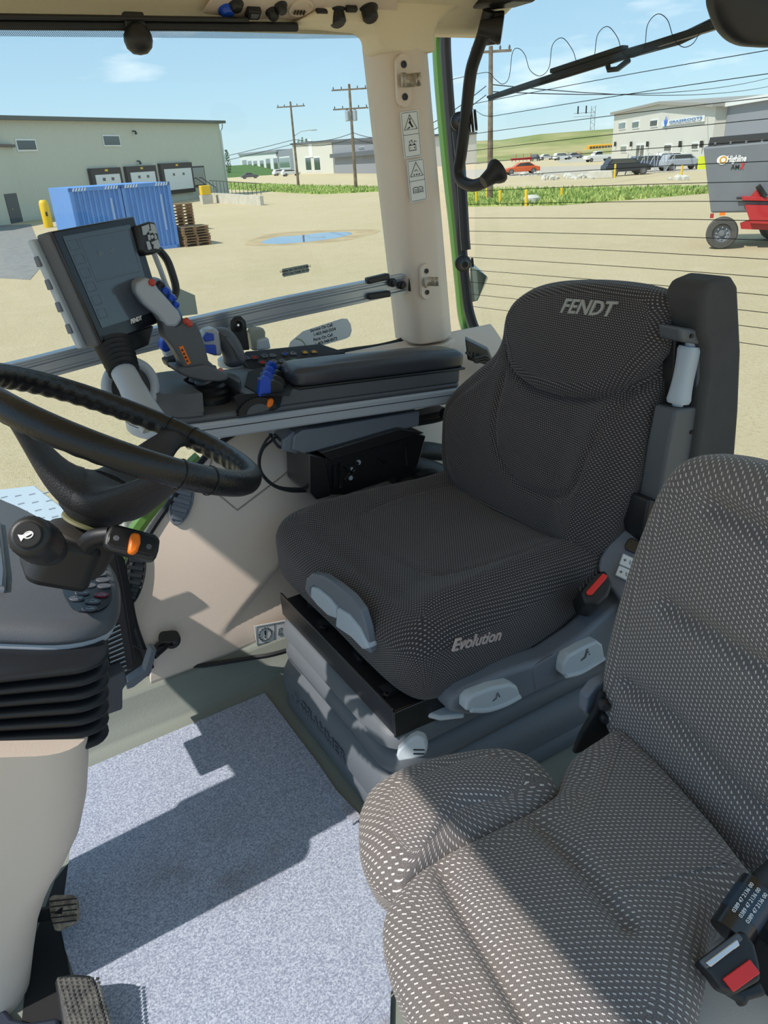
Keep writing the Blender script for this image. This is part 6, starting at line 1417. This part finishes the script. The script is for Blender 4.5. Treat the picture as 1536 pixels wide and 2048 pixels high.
# thumb dial in the side recess
kS = Fr((0, 1.6, 0), (1, 0, 0), (0, 0, 1)); 
rc_ = pr_y('dial_recess', [(468, 795), (476, 790), (560, 784), (566, 792), (560, 815), (548, 822), (500, 824), (480, 818)], 1.5985, 1.606, M['blackmatte'], AR, bevel=.002)
dc = aty(512, 822, 1.604); fd = Fr(dc, (1, 0, 0), (0, 0, 1)); teeth = []
for i in range(72): a = PI * (i / 71); r = .047 + (.0025 if (i // 2) % 2 else 0); teeth.append((r * math.cos(a), r * math.sin(a) * .72))
s_ = -1 if fd.N.y > 0 else 1
MB().prism(teeth, fd, s_ * -.005, s_ * .012).obj('thumb_dial', M['black'], AR)
MB().prism([(.028 * math.cos(PI * i / 20), .028 * .72 * math.sin(PI * i / 20)) for i in range(21)], fd, s_ * .012, s_ * .014).obj('dial_face', M['dgrey'], AR)
pr_y('orange_lever', [(535, 812), (538, 800), (545, 796), (549, 802), (546, 812), (538, 817)], 1.585, 1.6, M['orange'], AR, bevel=.003)
# below the console: grey box, black bracket, cables
pr_y('slide_housing', [(588, 872), (606, 860), (640, 856), (840, 822), (838, 852), (610, 908), (585, 900)], 1.62, 1.78, M['mgrey'], AR, bevel=.004)
pr_y('housing_foot', [(566, 880), (590, 862), (596, 908), (566, 902)], 1.63, 1.70, M['mgrey'], AR, bevel=.004)
BRK = thing('support_bracket', (.75, 1.65, .3), 'glossy black steel bracket carrying the armrest console', 'bracket')
pr_y('bracket_plate', [(650, 916), (820, 865), (852, 872), (838, 925), (828, 945), (690, 990), (660, 990)], 1.62, 1.70, M['gloss'], BRK, bevel=.003)
pr_y('bracket_top', [(640, 905), (800, 858), (850, 866), (660, 922)], 1.60, 1.72, M['gloss'], BRK, bevel=.003)
pr_y('bracket_side', [(618, 908), (650, 916), (662, 992), (634, 1000), (620, 985)], 1.60, 1.74, M['gloss'], BRK, bevel=.003)
for (x, y) in ((716, 924), (700, 955), (704, 938), (640, 930)): MB().lathe([(.007, 0), (.007, .005), (.003, .006), (.001, .006)], fr_n(aty(x, y, 1.62), (0, -1, 0)), 6).obj('bolt', M['silver'], BRK)
for (a, b) in (((690, 960), (716, 924)), ((690, 930), (712, 958)), ((756, 912), (770, 925)), ((668, 930), (668, 975)), ((680, 925), (682, 975)), ((812, 890), (815, 930))): MB().tube([aty(*a, 1.617), aty(*b, 1.617)], .005, 6).obj('bracket_rib', M['gloss'], BRK)
pr_y('cable_bracket', [(828, 835), (900, 818), (910, 832), (840, 850)], 1.66, 1.72, M['black'], BRK, bevel=.004)
MB().tube(spline([aty(*p, 1.64) for p in ((835, 848), (870, 842), (905, 832), (925, 826))], 12, False), .006, 6).obj('bracket_cable', M['rubber'], BRK)
MB().lathe([(.012, 0), (.016, .01), (.012, .02)], fr_n(aty(887, 826, 1.65), (-.3, -1, .2)), 12).obj('cable_gland', M['black'], BRK)
# wires hanging
CB_ = thing('control_cables', aty(560, 900, 1.66), 'thin black control cables looping under the front of the armrest', 'cable')
for pts in ([(545, 868), (530, 885), (518, 915), (522, 945), (545, 970), (580, 982), (620, 982)], [(556, 872), (545, 880), (525, 900), (519, 930), (530, 955), (560, 975), (620, 978)], [(540, 868), (560, 895), (575, 880), (588, 872)], [(548, 868), (572, 888), (590, 880)]):
    MB().tube(spline([aty(x, y, 1.645) for x, y in pts], 40, False), .0038, 6).obj('cable', M['rubber'], CB_)
MB().tube([aty(608, 978, 1.64), aty(634, 974, 1.64)], .006, 8).obj('cable_ferrule', M['chrome'], CB_)
# black hoses behind the seat
RG = thing('gaiter', aty(880, 930, 1.75), "black folded gaiter and hoses between bracket and driver's backrest", 'gaiter')
mk = MB(); mk.tube(spline([aty(*p, 1.74) for p in ((800, 935), (830, 905), (870, 905), (900, 915), (925, 940))], 20, False), [.03] * 20, 10); mk.obj('fold', M['rubber'], RG)
mk = MB(); mk.tube(spline([aty(*p, 1.68) for p in ((780, 950), (812, 935), (850, 940), (890, 955), (920, 975))], 20, False), .034, 10); mk.obj('fold', M['rubber'], RG)
mk = MB(); mk.tube(spline([aty(*p, 1.62) for p in ((836, 960), (860, 950), (885, 965), (900, 990))], 16, False), .02, 8); mk.obj('hose', M['blackmatte'], RG)
# hoses at the pillar foot
HS = thing('harness_plug', aty(965, 710, 1.9), 'black plug block with hanging wires at the foot of the rear window', 'plug')
MB().hexa([aty(*p, 1.78) for p in ((930, 678), (975, 700), (990, 735), (935, 720))], [aty(*p, 1.84) for p in ((930, 672), (975, 694), (990, 728), (935, 714))]).obj('plug_body', M['black'], HS, bevel=.004)
for k in range(3): MB().tube(spline([aty(x, y, 1.76) for x, y in ((932 + 8 * k, 705), (950, 716 + 4 * k), (972, 712 + 5 * k), (985, 728 + 3 * k))], 12, False), .004, 6).obj('wire', M['rubber'], HS)
# black phone-holder arm and clear clip
PH = thing('camera_bracket', aty(482, 690, 1.88), 'flat black upright bracket with round knob behind the console', 'bracket')
pj_y('bracket_arm', [(462, 655), (462, 642), (470, 633), (482, 632), (492, 642), (500, 700), (474, 702)], 1.88, .008, M['black'], PH, bevel=.003)
fk = fr_n(aty(475, 650, 1.876), (0, -1, .1)); MB().lathe([(.017, 0), (.017, .006), (.010, .010), (.006, .003), (.001, .003)], fk, 24).obj('knob', M['black'], PH)
MB().lathe([(.0035, .003), (.003, .006), (.001, .006)], fk, 10).obj('knob_screw', M['chrome'], PH)
PC2 = thing('clear_clip', aty(520, 690, 1.9), 'small clear plastic clip block behind the button field', 'clip')
clr = mat('smoky clear plastic', rgb(150, 155, 145), .15); 
pj_y('clip_block', [(500, 668), (504, 657), (528, 656), (532, 664), (532, 700), (506, 702)], 1.90, .03, clr, PC2); pj_y('clip_barrel', [(515, 680), (538, 675), (543, 698), (516, 702)], 1.885, .02, M['lgrey'], PC2, bevel=.006); MB().tube([aty(510, 650, 1.9), aty(512, 662, 1.9)], .003, 6).obj('clip_pin', M['lgrey'], PC2)

# ================================================================== MONITOR
mn = V3((math.sin(math.radians(36)) * math.cos(math.radians(10)), -math.cos(math.radians(36)) * math.cos(math.radians(10)), math.sin(math.radians(10))))
mc = atd(215, 565, 1.55); mf0 = fr_n(mc, mn)
TL = mf0.uv(104, 463); TR = mf0.uv(268, 432); BR = mf0.uv(332, 640); BLf = mf0.uv(205, 690)
ctr = ((TL[0] + TR[0] + BR[0] + BLf[0]) / 4, (TL[1] + TR[1] + BR[1] + BLf[1]) / 4)
MO = thing('touch_terminal', mf0.p(*ctr, -.03), 'tilted dark touchscreen terminal with grey casing above the steering wheel', 'monitor')
q4 = [BLf, BR, TR, TL]
def inset(q, k): return [(a + (ctr[0] - a) * k, b + (ctr[1] - b) * k) for a, b in q]
MB().prism(inset(q4, .0), mf0, -.008, 0).obj('bezel', M['bezel'], MO, bevel=.003)
MB().prism(inset(q4, -.01), mf0, -.045, -.008).obj('casing', M['dgrey'], MO, bevel=.005)
MB().prism(inset(q4, .12), mf0, -.07, -.045).obj('rear_casing', M['black'], MO, bevel=.01)
sq = [mf0.uv(*p, .001) for p in ((204, 656), (309, 623), (260, 449), (125, 473))]
scn = MB().prism(sq, mf0, 0, .0012).obj('screen', M['screen'], MO, smooth=False)
mk = MB(); fs2 = mf0.shift(0, 0, .0014)
def scr(a, b):   # bilinear place on the screen
    P0 = V3(sq[3] + (0,)).lerp(V3(sq[2] + (0,)), a); P1 = V3(sq[0] + (0,)).lerp(V3(sq[1] + (0,)), a); r = P0.lerp(P1, b); return (r.x, r.y)
for r_ in range(6): 
    a, b = .03, .05 + r_ * .15; mk.tube([fs2.p(*scr(*c)) for c in ((a, b), (a + .13, b), (a + .13, b + .1), (a, b + .1))], .0006, 4, closed=True)
mk.tube([fs2.p(*scr(*c)) for c in ((.2, .05), (.95, .05), (.95, .5), (.2, .5))], .0005, 4, closed=True); mk.tube([fs2.p(*scr(*c)) for c in ((.2, .52), (.95, .52))], .0005, 4)
mk.prism([scr(*c) for c in ((.38, .2), (.46, .24), (.38, .28))], fs2, 0, .0003); mk.prism([scr(*c) for c in ((.62, .2), (.54, .24), (.62, .28))], fs2, 0, .0003)
mk.obj('screen_symbols', mat('screen mark', rgb(98, 108, 120), .3), scn, smooth=False)
A_ = mf0.uv(272, 640, .001); 
vs, fs = text_mb('FENDT', Fr(mf0.p(*A_, .001), V3(mf0.p(*BR) - mf0.p(*BLf)), mf0.V), .012, .0004, shear=.3, bold=.0006); MB().add(vs, fs).obj('maker_lettering', M['white'], MO, smooth=False)
# pale strip with small ribs along the back of the side
a, b = V3(TL + (0,)), V3(BLf + (0,)); ls = a.lerp(b, .02); le = a.lerp(b, .99)
sg_ = MB().prism([(ls.x - .012, ls.y), (ls.x + .01, ls.y), (le.x + .01, le.y), (le.x - .012, le.y)], mf0, -.062, -.046).obj('side_strip', M['lgrey'], MO, bevel=.004)
for k in range(4):
    c = a.lerp(b, .2 + .2 * k); MB().box((c.x - .012, c.y, -.055), (.008, .02, .012), mf0).obj('strip_rib', M['mgrey'], sg_, bevel=.002)
# keypad on top right
kf = mf0.shift(0, 0, .012); KP = thing('keypad', mf0.p(*mf0.uv(300, 480), 0), 'small black keypad with grey buttons fixed to the terminal corner', 'keypad')
on(kf, ((271, 452), (300, 442), (312, 444), (318, 470), (324, 500), (308, 508), (292, 510), (282, 500)), -.02, .0, M['black'], 'keypad_body', KP, .005)
for pts in (((284, 453), (298, 448), (300, 458), (292, 470), (287, 470)), ((301, 447), (310, 449), (315, 466), (308, 468), (302, 458)), ((293, 483), (299, 482), (304, 497), (300, 500), (297, 499)), ((308, 482), (316, 478), (321, 492), (318, 498), (308, 497)), ((297, 462), (304, 460), (306, 465), (300, 467)), ((296, 470), (300, 468), (302, 480), (298, 481)), ((309, 469), (312, 468), (315, 477), (311, 479)), ((303, 484), (309, 482), (311, 487), (306, 489)), ((301, 471), (306, 469), (309, 475), (304, 478))):
    on(kf, pts, 0, .0025, M['lgrey'], 'keypad_button', KP, .0006)
# handle beside the screen
HD = MB().tube(spline([mf0.p(*mf0.uv(*p, .0), .0) for p in ((318, 500), (334, 520), (346, 552), (352, 580), (345, 598), (332, 602))], 24, False), .009, 10).obj('side_handle', M['black'], MO)
MB().tube(spline([mf0.p(*mf0.uv(*p, .0), -.004) for p in ((310, 505), (322, 535), (335, 570), (343, 585))], 16, False), .006, 8).obj('handle_inner', M['silver'], MO)
on(mf0, ((345, 568), (362, 578), (390, 590), (396, 628), (362, 632), (350, 600)), -.055, -.05, mat('dusty mirror', rgb(150, 160, 150), .3), 'rear_cover', MO, .001)
# neck
N0, N1 = atd(228, 690, 1.57), atd(248, 742, 1.55)
rr_ = []
for k in range(13): rr_.append((.040 - .0006 * k) if k % 2 == 0 else .034 - .0006 * k)
MB().tube([N0.lerp(N1, k / 12) for k in range(13)], rr_, 24).obj('bellows_neck', M['rubber'], MO)
on(mf0, ((232, 672), (300, 650), (310, 650), (300, 690), (262, 705), (240, 700)), -.055, -.02, M['black'], 'tilt_joint', MO, .006)
ARM = thing('terminal_arm', atd(270, 790, 1.5), 'silver support arm below the terminal bellows', 'arm')
MB().tube(spline([atd(246, 742, 1.55), atd(262, 772, 1.54), atd(285, 815, 1.53), atd(310, 850, 1.53)], 12, False), [.026, .026, .026, .026, .027, .028, .028, .029, .03, .03, .03, .03], 16).obj('arm_tube', M['silver'], ARM)
lf = fr_n(atd(262, 775, 1.62), (.2, -.95, .1))
MB().tube([lf.p(.055 * math.cos(a), .055 * math.sin(a)) for a in [i * 2 * PI / 40 for i in range(40)]], .011, 12, closed=True).obj('cable_loop', M['silver'], ARM)
MB().lathe([(.045, -.006), (.045, .0), (.001, .0)], lf, 28).obj('loop_cover', M['black'], ARM)
# ================================================================== STEERING WHEEL
wc = V3((.207, 1.155, .893)); wn_ = V3((math.cos(math.radians(59)), 0, math.sin(math.radians(59)))); wu = V3((0, 1, 0)); ww = wn_.cross(wu)
WF = Fr(wc, wu, ww); 
if WF.N.dot(wn_) < 0: WF = Fr(wc, wu, -ww)
RR = .21
SWh = thing('steering_wheel', wc - wn_ * .1, 'black leather steering wheel with textured spokes at the left', 'steering wheel')
def rp(a, r=RR, n=0): return WF.p(r * math.cos(a), r * math.sin(a), n)
rings = []; NA = 220
for i in range(NA):
    a = 2 * PI * i / NA; ring = []
    for j in range(18):
        b = 2 * PI * j / 18; r = .0185
        inner = max(0, -math.cos(b) * .9 - math.sin(b) * .5)   # finger waves on the inside and underneath
        r -= .0028 * inner * (.5 - .5 * math.cos(a * 50))
        ring.append(WF.p((RR + r * math.cos(b)) * math.cos(a), (RR + r * math.cos(b)) * math.sin(a), r * 1.1 * math.sin(b)))
    rings.append(ring)
rings.append(rings[0]); MB().loft(rings, cap=False).obj('rim', M['wheel'], SWh, ang=180)
def ang_of(px, py): u, v = WF.uv(px, py); return math.atan2(v, u)
a2 = ang_of(396, 868); 
M['tex'] = mat('textured black plastic', rgb(38, 38, 40), .5, bump=.8, bscale=420)
hubc = wc - wn_ * .112
spk = [a2, a2 + 2.15, a2 - 2.1, ]
for i, a in enumerate(spk):
    rg = []
    tang = V3(WF.U) * -math.sin(a) + WF.V * math.cos(a); rad = WF.U * math.cos(a) + WF.V * math.sin(a)
    for k in range(15):
        t = k / 14; r = .03 + (RR - .03 - .008) * t; n_ = -.112 + .105 * sm(t * .98) ** 1.0 
        wdt = .046 * (1 - t) ** 1.4 + .0205 + (.012 * sm((t - .82) / .18)); th = .022 * (1 - t) + .010
        c = wc + rad * r + WF.N * n_
        rg.append([c + tang * (wdt * math.cos(b)) * 1.0 + (WF.N * math.sin(b) * th) for b in [2 * PI * j / 16 for j in range(16)]])
    MB().loft(rg).obj('spoke', M['tex'], SWh, ang=60)
    sl_ = []
    for da in (-.12, .12):
        sl_.append(MB().tube([WF.p((RR + .0195 * math.cos(b)) * math.cos(a + da), (RR + .0195 * math.cos(b)) * math.sin(a + da), .0213 * math.sin(b)) for b in [2 * PI * j / 20 for j in range(20)]], .0007, 4, closed=True))
    for s_ in sl_: s_.obj('rim_seam', M['blackmatte'], SWh)
hf = Fr(hubc, WF.U, WF.V)
MB().lathe([(.032, -.045), (.05, -.03), (.062, .0), (.060, .018), (.045, .026), (.0, .028)], hf, 36).obj('hub', M['tex'], SWh)
MB().lathe([(.038, -.050), (.0405, -.048), (.040, -.044), (.03, -.040)], hf, 36).obj('hub_ring', mat('grease yellowed ring', rgb(112, 110, 78), .5), SWh)
# ---- column under the wheel
def ax(s): return wc - wn_ * s
SC_ = thing('steering_column', ax(.2), 'black steering column with stalks below the wheel', 'column')
cf = Fr(ax(.17), WF.U, WF.V)
MB().lathe([(.042, .0), (.052, -.006), (.055, -.03), (.050, -.06), (.04, -.075)], cf, 32).obj('column_collar', mat('dusty dark plastic', rgb(50, 47, 43), .6, var=.15, vscale=30), SC_)
cb = Fr(ax(.195) + V3((-.030, -.012, 0)), WF.U, WF.V)
MB().prism(rrect(.105, .095, .022, 5, .0, .0), cb, -.045, .03).obj('switch_housing', M['black'], SC_, bevel=.01)
# left stalk with horn knob
kA = atd(64, 1085, .98); kB = atd(100, 1105, 1.12); kd = (kA - kB).normalized()
LS = thing('horn_stalk', kB, 'ribbed black stalk knob with a white horn sign on its end', 'stalk')
k0 = atd(56, 1070, .93); kn = (k0 - atd(110, 1105, 1.10)).normalized(); fk = fr_n(k0, kn)
rg = [(.014, -.18), (.020, -.15), (.024, -.14), (.020, -.13), (.026, -.12), (.021, -.11), (.028, -.10), (.023, -.09), (.024, -.078)]
MB().lathe(rg, fk, 28).obj('stalk_gaiter', M['rubber'], LS)
mb = MB(); rg = []
for r, h in ((.026, -.085), (.029, -.078), (.0275, -.03), (.0265, -.012), (.023, -.004), (.018, -.002)):
    rg.append([fk.p((r + (.0008 if (j % 2) and -.08 < h < -.01 else 0)) * math.cos(2 * PI * j / 56), (r + (.0008 if (j % 2) and -.08 < h < -.01 else 0)) * math.sin(2 * PI * j / 56), h) for j in range(56)])
mb.loft(rg).obj('knob_body', M['black'], LS, ang=50)
btn = MB().lathe([(.0175, -.004), (.0175, .001), (.0155, .003), (.001, .0035)], fk, 32).obj('horn_button', M['blackmatte'], LS)
mk = MB(); fz = Fr(fk.p(0, 0, .0038), fk.U, fk.V); hd = fk.uv(72, 1062, .0038)
ca = math.radians(15); fz = Fr(fk.p(0, 0, .0038), fk.U * math.cos(ca) + fk.V * math.sin(ca), -fk.U * math.sin(ca) + fk.V * math.cos(ca))
mk.prism([(-.010, .005), (-.010, -.005), (-.006, -.0022), (.006, -.0012), (.006, .0012), (-.006, .0022)], fz, 0, .0004); mk.tube([fz.p(.001 + .0055 * math.cos(a), -.001 + .004 * math.sin(a)) for a in [i * 2 * PI / 18 for i in range(18)]], .0009, 4, closed=True)
mk.obj('horn_symbol', M['white'], btn, smooth=False)
# right stalk
RS = thing('reverser_stalk', atd(265, 1085, 1.12), 'black stalk head with an orange slider right of the column', 'stalk')
MB().tube(spline([atd(150, 1150, 1.17), atd(165, 1105, 1.14), atd(185, 1078, 1.12), atd(222, 1070, 1.11)], 18, False), [.018 - .0003 * k for k in range(18)], 14, flat=(1, .85)).obj('stalk_arm', M['black'], RS)
rf = fr_n(atd(265, 1083, 1.10), (.12, -.72, .6))
hdp = ((212, 1068), (222, 1050), (236, 1048), (312, 1068), (321, 1078), (318, 1100), (312, 1118), (300, 1119), (222, 1100), (209, 1090))
on(rf, hdp, -.02, 0, M['black'], 'stalk_head', RS, .004)
on(rf, ((219, 1068), (228, 1055), (238, 1054), (306, 1073), (314, 1082), (310, 1106), (304, 1110), (226, 1092), (216, 1085)), 0, .0015, M['gloss'], 'head_face', RS, .001)
on(rf, ((262, 1066), (272, 1063), (282, 1068), (282, 1085), (276, 1102), (268, 1108), (256, 1104), (259, 1086)), .0, .012, M['orange'], 'orange_slider', RS, .004, 'orange slider')
for (x, y) in ((233, 1076), (298, 1093)): MB().lathe([(.0045, 0), (.004, .0006)], Fr(rf.p(*rf.uv(x, y, .002), .0016), rf.U, rf.V), 12).obj('head_screw', M['dgrey'], RS)
# ---- dashboard pod
DP = thing('dashboard_pod', (-.05, 1.12, .55), 'dark grey dashboard pod with button field under the steering column', 'dashboard')
dn = V3((.28, -.12, .95)).normalized(); df = Fr(atz(120, 1180, .615), (1, 0, -.29), (0, 1, 0)); df = df if df.N.z > 0 else Fr(df.O, df.U, -df.V)
po = [(242, 1185), (240, 1215), (222, 1245), (180, 1262), (120, 1270), (40, 1268), (-60, 1262), (-200, 1240), (-220, 1050), (-60, 990), (20, 1010), (100, 1050), (180, 1090), (222, 1130), (238, 1160)]
pu_ = [df.uv(*p) for p in po]; psx = [(p.x, p.y) for p in spline([V3((a, b, 0)) for a, b in pu_], 80)]
cxp = sum(p[0] for p in psx) / 80; cyp = sum(p[1] for p in psx) / 80
def sc_(k): return [(cxp + (u - cxp) * k, cyp + (v - cyp) * k) for u, v in psx]
mb = MB(); lay = [(.90, .012), (.96, .008), (.985, .0), (1.0, -.010), (1.0, -.016), (.985, -.020)]
mb.loft([[df.p(u, v, n_) for u, v in sc_(k)] for k, n_ in lay]).obj('pod_body', M['dgrey'], DP, ang=60)
MB().loft([[df.p(u, v, n_) for u, v in sc_(k)] for k, n_ in ((.98, -.018), (.99, -.024), (.975, -.036), (.93, -.042))]).obj('pod_silver_band', M['silver'], DP, ang=60)
fpn = [df.uv(*p, .013) for p in ((128, 1168), (190, 1130), (214, 1160), (224, 1190), (214, 1212), (190, 1224), (160, 1224), (142, 1212))]
fld = MB().prism([(p.x, p.y) for p in spline([V3((a, b, 0)) for a, b in fpn], 40)], df, .011, .014).obj('button_field', M['bezel'], DP, smooth=False)
for i, (x, y) in enumerate(((196, 1136), (200, 1148), (206, 1160), (209, 1172), (178, 1171), (165, 1186), (203, 1190), (154, 1197), (186, 1203), (179, 1217), (202, 1128))):
    u, v = df.uv(x, y, .015); b_ = MB().prism(ell(.024, .018, 18, u, v), df, .0135, .0165).obj('pod_button', M['dgrey'] if i != 6 else mat('dark red', rgb(120, 30, 45), .4), DP, bevel=.001)
    if i in (6, 7, 8, 5, 9): MB().tube([df.p(u + a * .006, v + c * .005, .0168) for a, c in ((-1, -.8), (1, -.8), (0, 1))], .0005, 4, closed=True).obj('button_mark', M['lgrey'], b_, smooth=False)
ds = [df.uv(*p, .016) for p in ((-80, 1035), (2, 1046), (14, 1150), (12, 1182), (-80, 1170))]
MB().prism(ds, df, .008, .020).obj('display_surround', M['mgrey'], DP, bevel=.004); MB().prism([(a * .9 + ds[0][0] * .1, b * .94 + .06 * sum(q[1] for q in ds) / 5) for a, b in ds], df, .020, .022).obj('display_glass', M['screen'], DP, bevel=.001)
# ---- bellows under the pod
def yy(px, py, Y): return aty(px, py, Y)
YB = 1.06; bx1 = aty(213, 1400, YB).x
BE = thing('column_bellows', (-.1, 1.12, .38), 'black ribbed rubber bellows under the dashboard pod', 'bellows')
rg = []; nF = 7
zt = aty(206, 1300, YB).z; zb = aty(206, 1485, YB).z
for k in range(nF * 6 + 1):
    t = k / (nF * 6); z = zt + (zb - zt) * t; ph = (t * nF) % 1; o_ = .020 * abs(math.sin(PI * ph)) ** .55
    x1 = aty(196, 1300 + 185 * t, YB).x + o_; rg.append([V3((a, b, z - (.28 + .22 * t) * (a - x1))) for a, b in rrect(x1 + .30, .21 + 2 * o_, .06, 7, (x1 - .30) / 2, 1.145)])
MB().loft(rg).obj('bellows_folds', M['rubber'], BE, ang=75)
# ---- beige column foot
CO = [((185, 1478), 1.02), ((186, 1530), 1.02), ((182, 1600), 1.02), ((168, 1668), 1.02), ((140, 1725), 1.02), ((118, 1760), 1.02), ((100, 1800), 1.02), ((84, 1850), 1.02), ((74, 1920), 1.02), ((66, 1990), 1.02), ((62, 2030), 1.02)]
rg = []
for i, (p, Y) in enumerate(CO):
    P = aty(*p, Y); x1 = P.x; t = i / 10; hw = .14 - .02 * t
    rg.append([V3((a, b, P.z + .5 * (x1 - a) * max(0, 1 - i / 4))) for a, b in rrect(x1 + .34, 2 * hw, .08 - .02 * t, 8, (x1 - .34) / 2, 1.12)])
MB().loft(rg).obj('column_cover', M['beige'], label='beige moulded steering column foot at the lower left', cat='cover', ang=60)
# black panel and bracket right of the bellows
SP = thing('side_console', aty(240, 1300, 1.38), 'black console with vent slots behind the dashboard bellows', 'console')
pr_y('console_shell', [(150, 1090), (232, 1100), (248, 1180), (272, 1330), (262, 1345), (250, 1340), (215, 1360), (150, 1380)], 1.36, 1.5, M['black'], SP, bevel=.006)
mk = MB()
for k in range(11): 
    A_, B_ = aty(214 + k * .9, 1262 + 9 * k, 1.358), aty(240 + k * 1.4, 1250 + 9 * k, 1.358); mk.tube([A_, B_], .0018, 4)
mk.obj('vent_slots', M['lgrey'], SP, smooth=False)
pr_y('console_block', [(150, 1380), (210, 1362), (250, 1342), (256, 1368), (246, 1380), (246, 1420), (212, 1432), (150, 1440)], 1.32, 1.45, M['dgrey'], SP, bevel=.005)
pr_y('console_arm', [(252, 1368), (290, 1342), (304, 1298), (314, 1300), (302, 1348), (268, 1375), (254, 1380)], 1.50, 1.53, M['mgrey'], SP, bevel=.003)
# pedals
MB().prism([(p.x, p.y) for p in [atz(*q, .003) for q in ((165, 1690), (150, 1720), (136, 1800), (128, 1860), (130, 1900), (150, 2000), (160, 2070), (40, 2070), (60, 1900), (110, 1760))]], frz(), .0003, .003).obj('trim_13', M['blackmatte'], kind='structure', smooth=False)
BP = thing('brake_pedal', atz(165, 2000, .06), 'black pedal with a dusty metal grid tread at the bottom left corner', 'pedal')
pf_ = Fr(atz(160, 2010, .075), atz(205, 2010, .075) - atz(120, 2010, .075), (0, 1, .25)); pf_ = pf_ if pf_.N.z > 0 else Fr(pf_.O, pf_.U, -pf_.V)
ped = [pf_.uv(*p) for p in ((108, 1965), (112, 1952), (150, 1947), (182, 1950), (190, 1965), (203, 2010), (214, 2060), (210, 2100), (130, 2100), (122, 2050))]
MB().prism(ped, pf_, -.02, 0).obj('pedal_pad', M['black'], BP, bevel=.005)
mk = MB()
for i in range(8):
    for j in range(18):
        u0, v0 = pf_.uv(118 + i * 11 + j * 2.2, 1958 + j * 8.0)
        mk.add([pf_.p(u0 - .003, v0 - .0025, 0), pf_.p(u0 + .003, v0 - .0025, 0), pf_.p(u0 + .003, v0 + .0025, 0), pf_.p(u0 - .003, v0 + .0025, 0), pf_.p(u0, v0, .0045)], [(0, 1, 4), (1, 2, 4), (2, 3, 4), (3, 0, 4)])
mk.obj('tread_studs', nmat('dusty metal', rgb(120, 118, 110), rgb(70, 70, 68), 60, .6), BP, smooth=False)
CP = thing('clutch_pedal', atz(125, 1820, .05), 'small worn pedal pad with ribbed beige dust below the column', 'pedal')
pf2 = Fr(atz(126, 1822, .06), atz(150, 1820, .06) - atz(100, 1825, .06), (0, 1, .5)); pf2 = pf2 if pf2.N.z > 0 else Fr(pf2.O, pf2.U, -pf2.V)
MB().prism([pf2.uv(*p) for p in ((96, 1797), (104, 1790), (146, 1789), (153, 1798), (158, 1836), (150, 1845), (116, 1862), (108, 1860), (100, 1835))], pf2, -.012, 0).obj('pedal_pad', nmat('dusty tan rubber', rgb(168, 156, 138), rgb(120, 110, 98), 80), CP, bevel=.003)
mk = MB()
for k in range(5): A_, B_ = pf2.uv(100 + k, 1803 + 11 * k), pf2.uv(154, 1797 + 11 * k); mk.tube([pf2.p(*A_, .001), pf2.p(*B_, .001)], .0012, 4)
mk.obj('pad_ribs', M['blackmatte'], CP, smooth=False)
MB().tube([pf2.p(0, 0, -.01), pf2.p(-.1, 0, -.02)], .012, 8).obj('pedal_lever', M['blackmatte'], CP)
# door sill
MB().prism([(p.x, p.y) for p in [atz(*q, .01) for q in ((-300, 1960), (-20, 1975), (10, 2020), (28, 2042), (60, 2050), (120, 2040), (150, 2300), (-300, 2300))]], frz(), .001, .02).obj('trim_12', mat('blue black sill', rgb(40, 48, 62), .5), kind='structure', bevel=.006)
